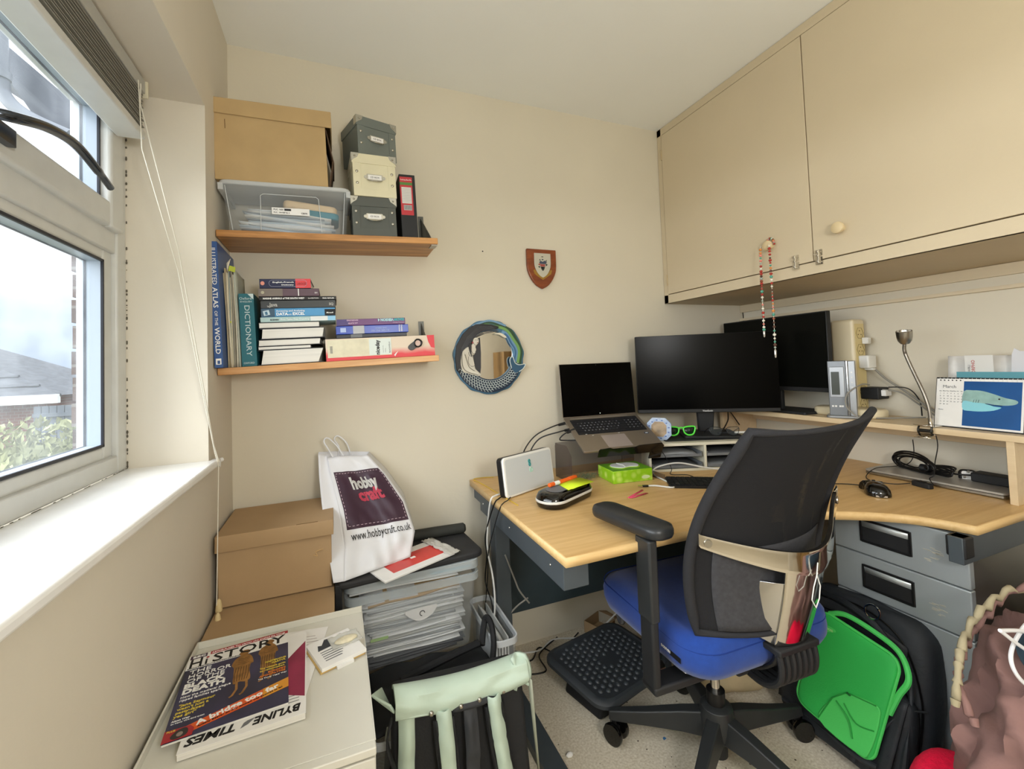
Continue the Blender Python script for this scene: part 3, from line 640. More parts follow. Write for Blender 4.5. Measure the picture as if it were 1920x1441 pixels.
join_text('title', [('English-French', .006, M @ T(-.038, .018, .0006), dict(bold=.02, fit=.062)), ('Dictionary', .0058, M @ T(-.012, .0095, .0006), dict(bold=.02, fit=.036))], INKW, t)
text('name', 'LAROUSSE', .011, mat('ink_dark_red', '8f2027', .5), t, M @ T(.034, .011, .0006), bold=.02, fit=.030)
# right-hand books on the box file
def boxfile():
    t = on(1, 'box_file', 'red and white lever arch file lying at the right end of the lower shelf', 'file', .4985, -.105, .001)
    a, d, h = .1855, .085, .075
    red = mat('file_red', 'cf4a50', .5, var=.05, vs=12); wh = mat('file_white', 'd9cfbd', .6, var=.08, vs=20)
    m = bpy.data.materials.new('faded_red_card'); m.use_nodes = True; nt = m.node_tree; b = nt.nodes['Principled BSDF']; b.inputs['Roughness'].default_value = .55
    tc = nt.nodes.new('ShaderNodeTexCoord'); sp = nt.nodes.new('ShaderNodeSeparateXYZ'); nt.links.new(tc.outputs['Object'], sp.inputs[0]); no = nt.nodes.new('ShaderNodeTexNoise'); no.inputs['Scale'].default_value = 14
    nt.links.new(tc.outputs['Object'], no.inputs['Vector'])
    a1 = nt.nodes.new('ShaderNodeMath'); a1.operation = 'MULTIPLY_ADD'; a1.inputs[1].default_value = .03; nt.links.new(no.outputs[0], a1.inputs[0]); nt.links.new(sp.outputs['Z'], a1.inputs[2])
    r = nt.nodes.new('ShaderNodeMapRange'); r.inputs['From Min'].default_value = .030; r.inputs['From Max'].default_value = .055; nt.links.new(a1.outputs[0], r.inputs[0])
    mxx = nt.nodes.new('ShaderNodeMixRGB'); mxx.inputs[1].default_value = lin('d4454d'); mxx.inputs[2].default_value = lin('d8c8b4'); nt.links.new(r.outputs[0], mxx.inputs[0]); nt.links.new(mxx.outputs[0], b.inputs['Base Color'])
    MB().box(-a, -d, 0, a, d, .002).box(-a, -d, h-.002, a, d, h).box(-a, -d, 0, a, -d+.0025, h).build('case', m, t, bevel=.0008, smooth=False)
    MB().box(-a+.006, -d+.01, .004, a-.006, d-.006, h-.02).build('pages', PAGES, t, smooth=False)
    M = T(0, -d-.0004, 0) @ RX(90)
    decal('red_corner', [(.158, h-.0005), (a, h-.0005), (a, .026), (.172, .03), (.163, .05)], mat('file_red2', 'd4454d', .55), t, M)
    decal('spine_label', rect(-.180, .011, .031, .071), mat('label_aged', 'd8d2b8', .65, var=.12, vs=30), t, M)
    decal('spine_label', rect(-.045, .013, .030, .070), mat('label_mint', 'd3dcd6', .65), t, M @ T(0, 0, .0004))
    text('brand', 'niceday', .019, INKB, t, M @ T(-.011, .013, .0009) @ RZ(90), bold=.035, fit=.052)
    join_text('print', [('BLACKWELLS', .0065, M @ T(.026, .018, .0009) @ RZ(90), dict(bold=.02)), ('Lever Arch File', .004, M @ T(.003, .02, .0009) @ RZ(90), {}), ('Foolscap', .004, M @ T(.010, .02, .0009) @ RZ(90), {})], GREY, t)
    g = MB()
    for k in range(9): g.box(-.172, -d-.0016, .026+k*.0028, -.164, -d-.0011, .0275+k*.0028)
    g.build('barcode', GREY, t, smooth=False)
    rg = MB(); rg.prism([(p[0], p[1]) for p in spl2([(.098, .022), (.089, .030), (.092, .040), (.112, .055), (.128, .063), (.141, .052), (.136, .036), (.118, .031), (.108, .024)], 5)], 0, .004, M=M)
    fr = rg.build('finger_pull', BLK, t, bevel=.001); decal('hole', ell(.124, .047, .0095, .0105), mat('hole_inner', 'cdb3a8', .7), fr, M @ T(0, 0, .0042)); 
    MB().tube([(.124+.0125*cos(q), -d-.005, .047+.0135*sin(q)) for q in [2*pi*i/20 for i in range(20)]], .003, 6, closed=True).build('ring', BLK, fr)
    decal('paper_tear', [(.038, .009), (.045, .016), (.053, .022), (.047, .013), (.042, .004)], PAPER, t, M)
boxfile()
t = book('book', 'thin navy book directly on the lever arch file', .349, .586, .0770, .0900, cm('dark_navy', '1d2230'), group=G3, cov=.0015, depth=.155)
decal('silver_band', rect(-.072, .001, -.035, .0125), GREY, t, spine(t, 0, depth=.155))
t = book('book', 'bright blue hardback with a pale grey band on its spine', .348, .592, .0905, .1190, cm('royal_blue', '1f43a8', .3), group=G3, depth=.165, rz=.5)
M = spine(t, 0, depth=.165); decal('grey_band', rect(-.067, .0005, -.030, .028), cm('silver_grey', 'a9abaf'), t, M); decal('logo', rect(-.108, .007, -.090, .022), cm('pale_blue', 'a6b8de'), t, M)
Mf = M @ T(0, .0285, 0) @ RZ(180)
join_text('title', [('SYSTEMS ANALYSIS', .008, Mf @ T(-.055, .0165, .0005), dict(bold=.01, fit=.062)), ('AND DESIGN', .007, Mf @ T(-.045, .0085, .0005), dict(bold=.01, fit=.038))], mat('ink_pale_blue', '9db2e6', .5), t)
join_text('author', [('KENDALL', .006, M @ T(.092, .003, .0005) @ RZ(90), dict(bold=.02)), ('KENDALL', .006, M @ T(.100, .003, .0005) @ RZ(90), dict(bold=.02))], INKW, t)
t = book('book', 'purple and teal paperback with an upside down title, topmost on the lever arch file', .352, .583, .1200, .1425, cm('violet', '66396f'), group=G3, depth=.16)
M = spine(t, 0, depth=.16); Mf = M @ T(0, .0225, 0) @ RZ(180); decal('blue_end', rect(-.1155, .0005, -.075, .022), cm('indigo', '43346e'), t, M)
join_text('title', [('SSADM', .0125, Mf @ T(-.112, .0015, .0005), dict(bold=.05, fit=.036))], mat('ink_teal', '3fa7b0', .5), t)
join_text('title', [('VERSION 4', .0125, Mf @ T(-.074, .0015, .0005), dict(bold=.05, fit=.054))], mat('ink_aqua', 'a5cfd8', .5), t)
join_text('small_print', [('GOODLAND', .0065, Mf @ T(.045, .002, .0005), dict(bold=.02)), ('with SLATER', .006, Mf @ T(.047, .0125, .0005), dict(bold=.01)), ('A PRACTICAL APPROACH', .005, Mf @ T(-.112, .0145, .0005), dict(fit=.04))], mat('ink_pink', 'd9b9d2', .5), t)
# --- upright books
def upright(label, x0, x1, y0, y1, h, m, name='book', cat='book'):
    t = on(1, name, label, cat, (x0+x1)/2, (y0+y1)/2, .0005, 0, G2 if name == 'book' else None)
    a, d, c = (x1-x0)/2, (y1-y0)/2, .002
    MB().prism([(-a, -d), (a, -d), (a, d), (a-c, d), (a-c, -d+c), (-a+c, -d+c), (-a+c, d), (-a, d)], 0, h).build('cover', m, t, bevel=.0008)
    MB().box(-a+c, -d+c, .003, a-c, d-.004, h-.004).build('pages', PAGES, t, smooth=False)
    return t
t = upright('tall blue atlas standing against the left wall at the end of the lower shelf', .004, .0265, -.245, -.01, .385, cm('atlas_blue', '35568f', .35))
M = T(0, -.1179, 0) @ RX(90) @ RZ(-90)
text('title', 'ILLUSTRATED', .017, INKW, t, M @ T(-.366, -.0055, 0), fit=.112); text('title', 'ATLAS', .018, INKW, t, M @ T(-.244, -.0058, 0), fit=.062, bold=.01); text('title', 'OF THE', .011, INKW, t, M @ T(-.173, -.004, 0), fit=.044); text('title', 'WORLD', .018, INKW, t, M @ T(-.122, -.0058, 0), fit=.080, bold=.01)
decal('logo', rect(-.007, .010, .007, .028), INKW, t, T(0, -.1178, 0) @ RX(90)); decal('logo', rect(-.003, .012, .004, .022), cm('atlas_blue', '35568f', .35), t, T(0, -.1182, 0) @ RX(90))
t = on(1, 'magazine_folder', 'bundle of old papers and thin magazines standing between the atlas and the dictionary', 'papers', .045, -.10, .0005)
random.seed(2)
pm = [mat('old_paper_'+str(i), c, .75, var=.1, vs=20) for i, c in enumerate(('c9bb9c', 'b9a888', 'd8cfb8', '9ea6a2', 'cfc6ae', '8f8a7c', 'd9d2c0', 'b4b9ad'))]
for i in range(8):
    x = -.0155+i*.0042; h = (.30, .315, .30, .318, .285, .305, .295, .31)[i]
    MB().grid(lambda u, v: (x+.0015*sin(u*4+i)+.0012*sin(v*5+i), -.088+.17*v-.004*(i % 3), h*u), 10, 4).build('sheaf', pm[i], t, solid=.0032)
MB().grid(lambda u, v: (-.006+.012*u, -.092, .30+.045*u+.03*v*(1-u)), 5, 2).build('bent_corner', pm[2], t, solid=.001)
decal('tab', [(0, 0), (.018, -.004), (.020, .012), (.004, .018)], mat('tab_lime', 'b5bf3a', .6), t, T(-.002, -.093, .305) @ RX(90), h=.001)
decal('tab', [(0, 0), (.003, 0), (.003, .006), (0, .006)], mat('tab_lime', 'b5bf3a', .6), t, T(-.004, -.0935, .14) @ RX(90), h=.001)
t = upright('thick teal dictionary standing beside the left book stack', .066, .1085, -.19, -.03, .2335, cm('dictionary_teal', '1f6570', .35))
M = T(0, -.0806, 0) @ RX(90); decal('pale_corner', [(.004, .2325), (.0205, .2325), (.0205, .214)], cm('pale_corner', 'c8d6d4'), t, M)
join_text('title', [('Oxford', .0115, M @ T(-.0195, .214, .0002), dict(fit=.034)), ('ENGLISH', .0075, M @ T(-.0175, .205, .0002), dict(fit=.032)), ('OXFORD', .0085, M @ T(-.016, .008, .0002), dict(fit=.03))], mat('ink_silver', 'bfd0d0', .4), t)
text('title', 'DICTIONARY', .021, mat('ink_silver', 'bfd0d0', .4), t, M @ T(-.006, .197, .0002) @ RZ(-90), fit=.162)

# ================================================================ plaque and mirror on the back wall
t = thing('shield_plaque', 'small varnished wooden shield plaque with a silver crest hanging on the wall', 'plaque', (1.223, -.0005, 1.652))
def shield(w, h, top=.0):
    R_ = [(w/2, h*.42+top), (w/2, 0.02*h), (w*.47, -h*.15), (w*.36, -h*.34), (w*.20, -h*.49), (0, -h*.58)]
    P = [(x, y) for x, y in spline([(x, y, 0) for x, y in R_[1:]], 5) for _ in (0,)] if False else [(p[0], p[1]) for p in spline([(x, y, 0) for x, y in R_[1:]], 5)]
    P = [R_[0]] + P
    return P + [(-x, y) for x, y in P[::-1] if abs(x) > 1e-6]
MW = RX(90)
MB().prism(shield(.148, .182), .0, .014, M=MW).build('board', wood('mahogany', '8a4520', '6d2f13', (2, 2, 10), .25, 4, .03), t, bevel=.004, bseg=3)
cr = MB().prism(shield(.083, .112), .0, .003, M=T(.002, -.014, .010) @ MW).build('silver_shield', mat('silver_plate', 'c5c5bb', .3, .5), t, bevel=.001)
random.seed(4); cc = [mat('crest_'+n, c, .5) for n, c in (('blue', '39445a'), ('red', '9a4a44'), ('silver', 'b9b9b0'), ('dark', '2e3230'))]
MC = T(.002, -.0172, .010) @ MW
for P, k in (([(-.018, .006), (-.010, .012), (.0, .008), (.012, .014), (.022, .004), (.012, -.002), (-.012, -.002)], 0), ([(-.024, -.006), (-.014, .002), (-.012, -.010)], 1), ([(.014, .0), (.026, -.004), (.016, -.012)], 3), ([(-.012, -.003), (.012, -.003), (.011, -.014), (-.011, -.014)], 1), ([(-.011, -.015), (.011, -.015), (.006, -.029), (0, -.034), (-.006, -.029)], 3), ([(-.006, -.017), (.006, -.017), (0, -.027)], 2), ([(-.024, -.014), (-.013, -.012), (-.016, -.022)], 3), ([(-.018, .014), (-.013, .021), (-.009, .013)], 3), ([(.015, .012), (.021, .019), (.02, .008)], 3), (ell(0, .018, .005, .003, 8), 0), (ell(-.001, .031, .006, .002, 8), 3)):
    decal('crest', P, cc[k], cr, MC)
sc_ = [(-.047, -.026), (-.040, -.020), (-.030, -.034), (0, -.054), (.030, -.034), (.041, -.018), (.047, -.024), (.042, -.040), (.03, -.048), (0, -.068), (-.03, -.05), (-.042, -.040)]
MB().prism(sc_, 0, .0015, M=T(.002, -.014, .003) @ MW).build('scroll', mat('gold_scroll', 'a4803c', .35, .6), t)
# mermaid mirror
t = thing('round_mirror', 'round wall mirror in a painted relief frame of a black haired mermaid', 'mirror', (.957, -.0005, 1.244))
MQ = MW
R1, R2 = .159, .104; gx, gz = .004, .008   # inner opening slightly off centre
vs = []; n = 96
def rim(i, k):
    a = 2*pi*i/n; w_ = .0018*sin(11*a)+.0012*sin(17*a)
    if k == 0: return ((R1+w_)*cos(a), (R1+w_)*sin(a), 0)
    if k == 1: return ((R1+w_)*cos(a), (R1+w_)*sin(a), .012)
    if k == 2: return ((R1-.006)*cos(a), (R1-.006)*sin(a), .016)
    if k == 3: return (gx+(R2+.003)*cos(a), gz+(R2+.003)*sin(a), .016)
    if k == 4: return (gx+R2*cos(a), gz+R2*sin(a), .012)
    return (gx+R2*cos(a), gz+R2*sin(a), 0)
vs = [rim(i, k) for k in range(6) for i in range(n)]
fs = [(k*n+i, k*n+(i+1) % n, (k+1)*n+(i+1) % n, (k+1)*n+i) for k in range(5) for i in range(n)]+[(5*n+i, 5*n+(i+1) % n, (i+1) % n, i) for i in range(n)]
MB().add(vs, fs, MQ).build('frame', mat('sea_blue_paint', '47708c', .35, var=.25, vs=14), t)
MB().prism(ell(gx, gz, R2+.001, R2+.001, 64), .003, .006, M=MQ).build('glass', mat('mirror_silver', 'f2f2ee', .02, 1), t)
def arc(r0, r1, a0, a1, w0=0, fr=7, n_=30, cx=0, cz=0):
    A = [(cx+(r1+w0*sin(fr*RAD(a0+(a1-a0)*i/n_)))*cos(RAD(a0+(a1-a0)*i/n_)), cz+(r1+w0*sin(fr*RAD(a0+(a1-a0)*i/n_)))*sin(RAD(a0+(a1-a0)*i/n_))) for i in range(n_+1)]
    B = [(gx+r0*cos(RAD(a1+(a0-a1)*i/n_)), gz+r0*sin(RAD(a1+(a0-a1)*i/n_))) for i in range(n_+1)]
    return A+B
def relief(name, P, c, z0=.015, z1=.018, b=.001, par=None): return MB().prism(P, z0, z1, M=MQ).build(name, mat('paint_'+name+'_'+c, c, .4), par or t, bevel=b)
def strip(name, r0, r1, a0, a1, c, z1, w=.003, fr=9, n_=40):
    mb = MB(); V = []
    for i in range(n_+1):
        a = RAD(a0+(a1-a0)*i/n_); q = w*sin(fr*a)
        for r in (r0, r1): V.append((gx*.5+(r+q)*cos(a), gz*.5+(r+q)*sin(a), z1))
    V2 = [(x, y, .014) for x, y, z in V]; k = len(V)
    F = [(2*i, 2*i+1, 2*i+3, 2*i+2) for i in range(n_)]+[(k+2*i, k+2*i+2, k+2*i+3, k+2*i+1) for i in range(n_)]+[(2*i, 2*i+2, k+2*i+2, k+2*i) for i in range(n_)]+[(2*i+1, k+2*i+1, k+2*i+3, 2*i+3) for i in range(n_)]+[(0, k, k+1, 1), (2*n_, 2*n_+1, k+2*n_+1, k+2*n_)]
    return mb.add(V+V2, F, MQ).build(name, mat('paint_'+name+'_'+c, c, .4), t)
strip('wave', .137, .149, -28, 118, '2c4a35', .0175); strip('wave', .126, .138, -25, 100, '6f9a57', .0185, fr=8); strip('wave', .107, .127, -22, 62, '6d93b4', .0175); strip('wave', .111, .118, -20, 55, '3b6690', .0195)
strip('wave', .146, .154, 60, 120, '6f94b3', .0185, w=.002)
# hair
hair = [(.02, .118), (-.01, .116), (-.035, .110), (-.055, .098), (-.066, .084), (-.082, .078), (-.09, .06), (-.098, .03), (-.112, .01), (-.118, -.02), (-.13, -.075), (-.150, -.05), (-.154, .0), (-.148, .05), (-.120, .098), (-.09, .126), (-.06, .14), (-.03, .142), (.01, .140), (.045, .13), (.04, .122)]
relief('hair', hair, '26262a', .015, .021, .002)
g = MB()
for k in range(9):
    q = k*.004; g.tube([(-.13-q*.3+.004*k, -.02, 0), (-.125+q*.6, .04, 0), (-.10+q*.8, .085-q*.2, 0), (-.05+q, .122-q*.9+.008, 0), (.01+q, .131-q*.6, 0)], .0009, 4, M=T(0, -.0212, 0) @ RX(90))
g.build('hair_strand', mat('hair_line', '5b5c60', .4), t)
relief('rock', [(-.075, .05), (-.06, .07), (-.042, .085), (-.04, .02), (-.042, -.045), (-.05, -.095), (-.07, -.082), (-.078, -.05)], '33353b', .0145, .0165, .0005)
# torso, arm, face
body = [(-.104, .042), (-.085, .050), (-.078, .060), (-.076, .074), (-.066, .083), (-.054, .080), (-.050, .070), (-.053, .060), (-.060, .052), (-.066, .044), (-.063, .034), (-.066, .022), (-.072, .012), (-.078, .008), (-.076, -.01), (-.072, -.032), (-.070, -.046), (-.062, -.056), (-.046, -.072), (-.05, -.080), (-.075, -.074), (-.105, -.066), (-.124, -.058), (-.132, -.03), (-.130, .0), (-.122, .026)]
relief('torso', spl2(body, 3), 'd3cfc2', .018, .026, .004)
relief('arm', spl2([(-.126, .02), (-.116, .014), (-.108, -.01), (-.098, -.040), (-.075, -.058), (-.056, -.066), (-.058, -.074), (-.085, -.068), (-.112, -.056), (-.126, -.03)], 3), 'd8d4c7', .024, .029, .002)
lnm = mat('paint_outline', '4a4640', .5)
for P in ([(-.126, .022, .0295), (-.128, -.01, .0295), (-.122, -.045, .0295), (-.10, -.062, .0295), (-.06, -.073, .0295)], [(-.114, .014, .0295), (-.107, -.012, .0295), (-.097, -.040, .0295), (-.074, -.0575, .0295)], [(-.086, .030, .0265), (-.078, .016, .0265), (-.068, .018, .0265), (-.066, .028, .0265)], [(-.098, .022, .0265), (-.094, .008, .0265), (-.084, .006, .0265), (-.079, .012, .0265)], [(-.098, .004, .0265), (-.100, -.02, .0265), (-.093, -.034, .0265)], [(-.090, -.036, .0265), (-.080, -.038, .0265), (-.072, -.034, .0265)], [(-.074, .080, .0265), (-.078, .066, .0265), (-.070, .054, .0265), (-.062, .050, .0265)]):
    MB().tube(spline(P, 5), .0008, 5, M=MQ).build('painted_line', lnm, t)
relief('locks', spl2([(-.092, .06), (-.084, .05), (-.086, .02), (-.083, .0), (-.092, .02), (-.097, .045)], 3), '26262a', .026, .029, .001)
relief('lips', ell(-.056, .060, .003, .0016, 8), 'a33', .026, .0275, 0) if False else relief('lips', ell(-.057, .062, .003, .0015, 8), '9a3b35', .026, .0275, 0)
relief('eye', ell(-.058, .073, .0022, .001, 8), '222222', .026, .0275, 0); relief('eye', ell(-.066, .073, .0022, .001, 8), '222222', .026, .0275, 0)
relief('earring', ell(-.079, .062, .0035, .0035, 10), 'a33a4a', .026, .029, .0005)
relief('hand', spl2([(.02, .098), (.045, .104), (.066, .096), (.078, .082), (.066, .082), (.045, .094)], 3), 'd9d3c0', .018, .023, .002)
# tail with scales
tl_ = MB(); V = []; NT = 40
def tailw(a):   # angle deg along the bottom, inner & outer radius
    f = (a-200)/(345-200)
    return (R2+.002, .154-.004*f-.02*max(0, f-.75)*4*.25)
P = [];
for i in range(NT+1):
    a = 200+(345-200)*i/NT; r = tailw(a)[1]; P.append((r*cos(RAD(a)), r*sin(RAD(a))))
Q = []
for i in range(NT+1):
    a = 345+(200-345)*i/NT; Q.append((gx+(R2+.001)*cos(RAD(a)), gz+(R2+.001)*sin(RAD(a))))
P2 = []
V = P+Q[::-1]; k = NT+1
F = [(i, i+1, k+i+1, k+i) for i in range(NT)]
vv = [(x, y, .021) for x, y in V]+[(x, y, .014) for x, y in V]; m_ = len(V)
F2 = F+[tuple(m_+j for j in f[::-1]) for f in F]+[(i, m_+i, m_+i+1, i+1) for i in range(NT)]+[(k+i, k+i+1, m_+k+i+1, m_+k+i) for i in range(NT)]+[(0, k, m_+k, m_), (NT, m_+NT, m_+k+NT, k+NT)]
MB().add(vv, F2, MQ).build('tail', mat('tail_paint', '1c2c40', .35), t)
g = MB()
for row in range(5):
    r = .111+row*.0095
    for i in range(26):
        a = 203+(343-203)*(i+.5*(row % 2))/25
        if a > 343 or r > tailw(a)[1]-.003: continue
        c = Vector((gx*.6+r*cos(RAD(a)), gz*.6+r*sin(RAD(a)), .0213)); s = .0066
        u = Vector((-sin(RAD(a)), cos(RAD(a)), 0)); w_ = Vector((cos(RAD(a)), sin(RAD(a)), 0))
        g.tube([c+u*s*.85+w_*s*.0, c+u*s*.6-w_*s*.6, c-u*s*.1-w_*s*.75, c-u*s*.8-w_*s*.3, c-u*s*1.0+w_*s*.1, c-u*s*.8+w_*s*.5, c-u*s*.1+w_*s*.75], .0009, 4, M=MQ)
g.build('scales', mat('scale_white', 'cdd6d3', .4), t)
relief('fin', spl2([(.095, -.05), (.088, -.02), (.094, -.004), (.104, -.005), (.112, -.028), (.130, -.038), (.160, -.036), (.150, -.055), (.130, -.068), (.112, -.072)], 4), '31546f', .016, .024, .002)
MB().tube([(x, y, .024) for x, y in spl2([(.095, -.05), (.088, -.02), (.094, -.004), (.104, -.005), (.112, -.028), (.130, -.038), (.160, -.036), (.150, -.055), (.130, -.068)], 4, False)], .0018, 6, M=MQ).build('fin_edge', mat('scale_white', 'cdd6d3', .4), t)
# nail holes
tag(MB().cyl((.945, -.0002, 1.705), (.945, -.001, 1.705), .003).build('screw', BLK), 'small dark nail hole plug in the wall above the mirror', 'nail')
# ================================================================ desk
ZD = .735
dk = thing('corner_desk', 'L shaped light oak corner desk with a blue grey steel frame', 'desk', (.855, -.84, 0))
M0 = T(-.855, .84, 0)
curve = spline([(1.919, -1.155, 0), (1.868, -1.035, 0), (1.735, -.925, 0), (1.56, -.855, 0), (1.30, -.838, 0), (.853, -.838, 0)], 8)
poly = [(X1-.004, -.012), (X1-.004, -1.155)]+[(p[0], p[1]) for p in curve]+[(.853, -.012)]
MB().prism(poly, ZD-.0245, ZD, M=M0).build('desktop', OAK, dk, bevel=.0012)
# edge band in lighter oak
eb = MB(); ring_ = [(X1-.004, -1.155)]+[(p[0], p[1]) for p in curve]+[(.853, -.012)]
V = []; 
for i, p in enumerate(ring_):
    a = Vector(ring_[max(0, i-1)]); b = Vector(ring_[min(len(ring_)-1, i+1)]); tng = (b-a).normalized(); nn = Vector((tng.y, -tng.x)); nn = -nn if nn.dot(Vector((1.9, -.4))-Vector(p)) > 0 else nn
    V += [(p[0]+nn.x*.0012, p[1]+nn.y*.0012, ZD-.0245), (p[0]+nn.x*.0012, p[1]+nn.y*.0012, ZD-.0006)]
eb.add(V, [(2*i, 2*i+1, 2*i+3, 2*i+2) for i in range(len(ring_)-1)], M0).build('edge_band', OAKEDGE, dk, solid=.002)
MB().prism([(.866, -.795), (.940, -.795), (.940, -.765), (.900, -.765), (.900, -.10), (.866, -.10)], .632, .7095, M=M0).build('side_rail', STEEL, dk, bevel=.002)
MB().box(.868, -.10, .66, .895, -.014, .7095, M0).build('rear_bracket', STEEL, dk, bevel=.001)
MB().box(.882, -.225, .034, .940, -.168, .632, M0).build('leg', STEEL, dk, bevel=.002)
MB().box(.880, -.80, 0, .945, -.06, .034, M0).build('foot', STEEL, dk, bevel=.003)
MB().box(.905, -.163, .235, 1.86, -.150, .7095, M0).build('modesty_panel', DARKST, dk, bevel=.001)
MB().box(1.87, -.16, 0, 1.93, -.10, .7095, M0).build('leg', STEEL, dk, bevel=.002)
MB().box(1.86, -1.150, .640, X1-.01, -1.118, .7095, M0).build('end_rail', STEEL, dk, bevel=.002)
MB().box(1.862, -1.1545, .655, 1.905, -1.112, .7095, M0).build('corner_cap', BLKM, dk, bevel=.004, bseg=3)
sc = M0
for x, y, z in ((.92, -.1635, .255), (1.06, -.1635, .49), (1.02, -.1635, .60), (1.6, -.1635, .28)):
    MB().lathe([(.001, .003), (.005, .002), (.0062, 0)], 12, M0 @ T(x, y, z) @ RX(90)).build('screw', STEELB, dk)
for y in (-.72, -.42, -.14):
    MB().lathe([(.001, .002), (.003, .0015), (.004, 0)], 10, M0 @ T(.866, y, .668) @ RY(-90)).build('screw', STEELB, dk)
# raised shelf on the desk (right wall)
ZR = .944
rs = thing('desk_riser', 'pale laminate shelf standing on the desk along the right wall', 'shelf', (2.216, -1.15, ZD))
M1 = T(-2.216, 1.15, -ZD)
MB().box(2.214, -1.16, ZR-.020, X1-.003, -.02, ZR, M1).build('shelf_top', PALE, rs, bevel=.001)
for y in (-1.13, -.06): MB().box(2.218, y, ZD, X1-.006, y+.018, ZR-.020, M1).build('upright', PALE, rs, bevel=.001)
MB().box(X1-.03, -1.11, ZR-.075, X1-.014, -.04, ZR-.020, M1).build('back_rail', PALE, rs, bevel=.001)
# pedestal
pd = thing('drawer_pedestal', 'silver grey steel pedestal with recessed black drawer handles under the desk', 'drawers', (2.18, -.972, 0))
M2 = T(-2.18, .972, 0)
MB().box(1.925, -1.137, .02, 2.44, -.80, .70, M2).build('body', mat('pedestal_side', '6d6c66', .25, .5, var=.08, vs=4), pd, bevel=.002)
MB().box(1.93, -1.13, 0, 2.43, -.81, .02, M2).build('plinth', BLKM, pd)
for (z0, z1, hz) in ((.5625, .702, .6385), (.4285, .559, .4935), (.03, .425, .29)):
    y0, y1 = -1.142, -.797
    d = MB().box(1.903, y0, z0, 1.925, y1, z1, M2)
    d = d.build('drawer', SILVER, pd, bevel=.003, bseg=3)
    if hz > .4:
        hy0, hy1 = -1.012, -.882
        h = MB(); a, b = .033, .0
        for q in ((hy0-.004, hz-.036, hy0+.003, hz+.036), (hy1-.003, hz-.036, hy1+.004, hz+.036), (hy0, hz+.030, hy1, hz+.037), (hy0, hz-.037, hy1, hz-.030)):
            h.box(1.8985, q[0], q[1], 1.904, q[2], q[3], M2)
        h.build('handle_frame', BLK, d, bevel=.0012, smooth=False)
        decal('handle_recess', rect(hy0, -.031, hy1, .013), BLKM, d, M2 @ T(1.9025, 0, hz) @ RZ(-90) @ RX(90) @ Matrix.Scale(-1, 4, (1, 0, 0)))
        MB().add([(1.9, hy0+.002, hz+.030), (1.9, hy1-.002, hz+.030), (1.902, hy1-.002, hz+.012), (1.902, hy0+.002, hz+.012)], [(0, 1, 2, 3)], M2).build('handle_lip', mat('handle_lip_grey', 'b9bfc0', .3, .3), d, solid=.002)
        random.seed(int(hz*100))
        w_ = MB()
        for k in range(12):
            yy = -1.075+random.uniform(-.016, .018); zz = hz-.012+random.uniform(-.022, .022); w_.box(1.9024, yy, zz, 1.9028, yy+random.uniform(.006, .02), zz+random.uniform(.001, .003), M2)
        w_.build('scuff_marks', mat('sticker_residue', 'b9b6a8', .8), d, smooth=False)

# ================================================================ things on the desk
ROUTER_ = (1.01, -.285, ZD)
t = thing('router', 'white and black broadband router standing at the back left of the desk', 'router', ROUTER_, (-7, 0, 24))
MY = RX(90)
MB().prism(rrect(-.134, .002, .134, .142, .014, 5), -.030, -.004, M=MY).build('back_shell', BLK, t, bevel=.004, bseg=3)
MB().prism(rrect(-.134, .002, .134, .142, .014, 5), -.005, .006, M=MY).build('front_shell', WHT, t, bevel=.004, bseg=3)
MB().prism(rrect(-.126, .010, .126, .134, .01, 5), .006, .0068, M=MY).build('front_panel', mat('router_face', 'c8cdd0', .6), t)
tl = mat('router_teal', '2a8a8a', .5); ml = mat('router_mint', 'a8dcc4', .5)
MB().tube([(.004*cos(q), -.0078, .110+.0055*sin(q)) for q in [2*pi*i/14 for i in range(14)]], .0024, 6, closed=True).tube([(.001+.004*cos(q), -.0078, .0985+.0055*sin(q)) for q in [2*pi*i/14 for i in range(14)]], .0024, 6, closed=True).build('logo', tl, t)
MB().tube([(.006+.0075*cos(q), -.0072, .078+.0075*sin(q)) for q in [2*pi*i/20 for i in range(20)]], .0016, 6, closed=True).build('button_ring', ml, t)
MB().prism(ell(.006, .078, .0025, .0025, 12), .0068, .0078, M=MY).build('button', ml, t)
# pencil case
t = thing('pencil_case', 'glossy black oval zipped case with a white seam in front of the router', 'case', (1.065, -.445, ZD), (0, 0, 27))
def oval(s, e=0): return [(x*s, y*s) for x, y in rrect(-.125, -.055, .125, .055, .053, 8)]
def lay(prof):
    V = []; n = len(oval(1)); F = []
    for i, (s, z) in enumerate(prof): V += [(x, y, z) for x, y in oval(s)]
    for i in range(len(prof)-1): F += [(i*n+k, i*n+(k+1) % n, (i+1)*n+(k+1) % n, (i+1)*n+k) for k in range(n)]
    F += [tuple(range(n))[::-1], tuple(range((len(prof)-1)*n, len(prof)*n))]
    return MB().add(V, F)
lay([(.86, 0), (.96, .004), (1, .014), (1, .020)]).build('base', BLKG, t)
lay([(1.0, .0202), (1.015, .022), (1.015, .027), (1.0, .0288)]).build('zip', mat('zip_white', 'cfcfca', .4), t)
lay([(1, .029), (.99, .034), (.93, .044), (.80, .049), (.6, .050), (.55, .047), (.2, .047)]).build('lid', BLKG, t)
decal('panel', rrect(-.085, -.032, .03, .032, .03, 6), GREY, t, T(0, 0, .0502))
t = thing('highlighter', 'orange highlighter pen lying on the black case', 'pen', (1.075, -.415, ZD+.0585), (0, 0, 22))
MB().lathe([(.004, -.075), (.007, -.072), (.007, .03), (.0078, .031), (.0078, .07), (.006, .074)], 16, RY(90)).build('barrel', mat('neon_orange', 'e8641e', .4), t)
MB().lathe([(.0074, -.048), (.0074, -.022)], 16, RY(90)).build('label', WHT, t)
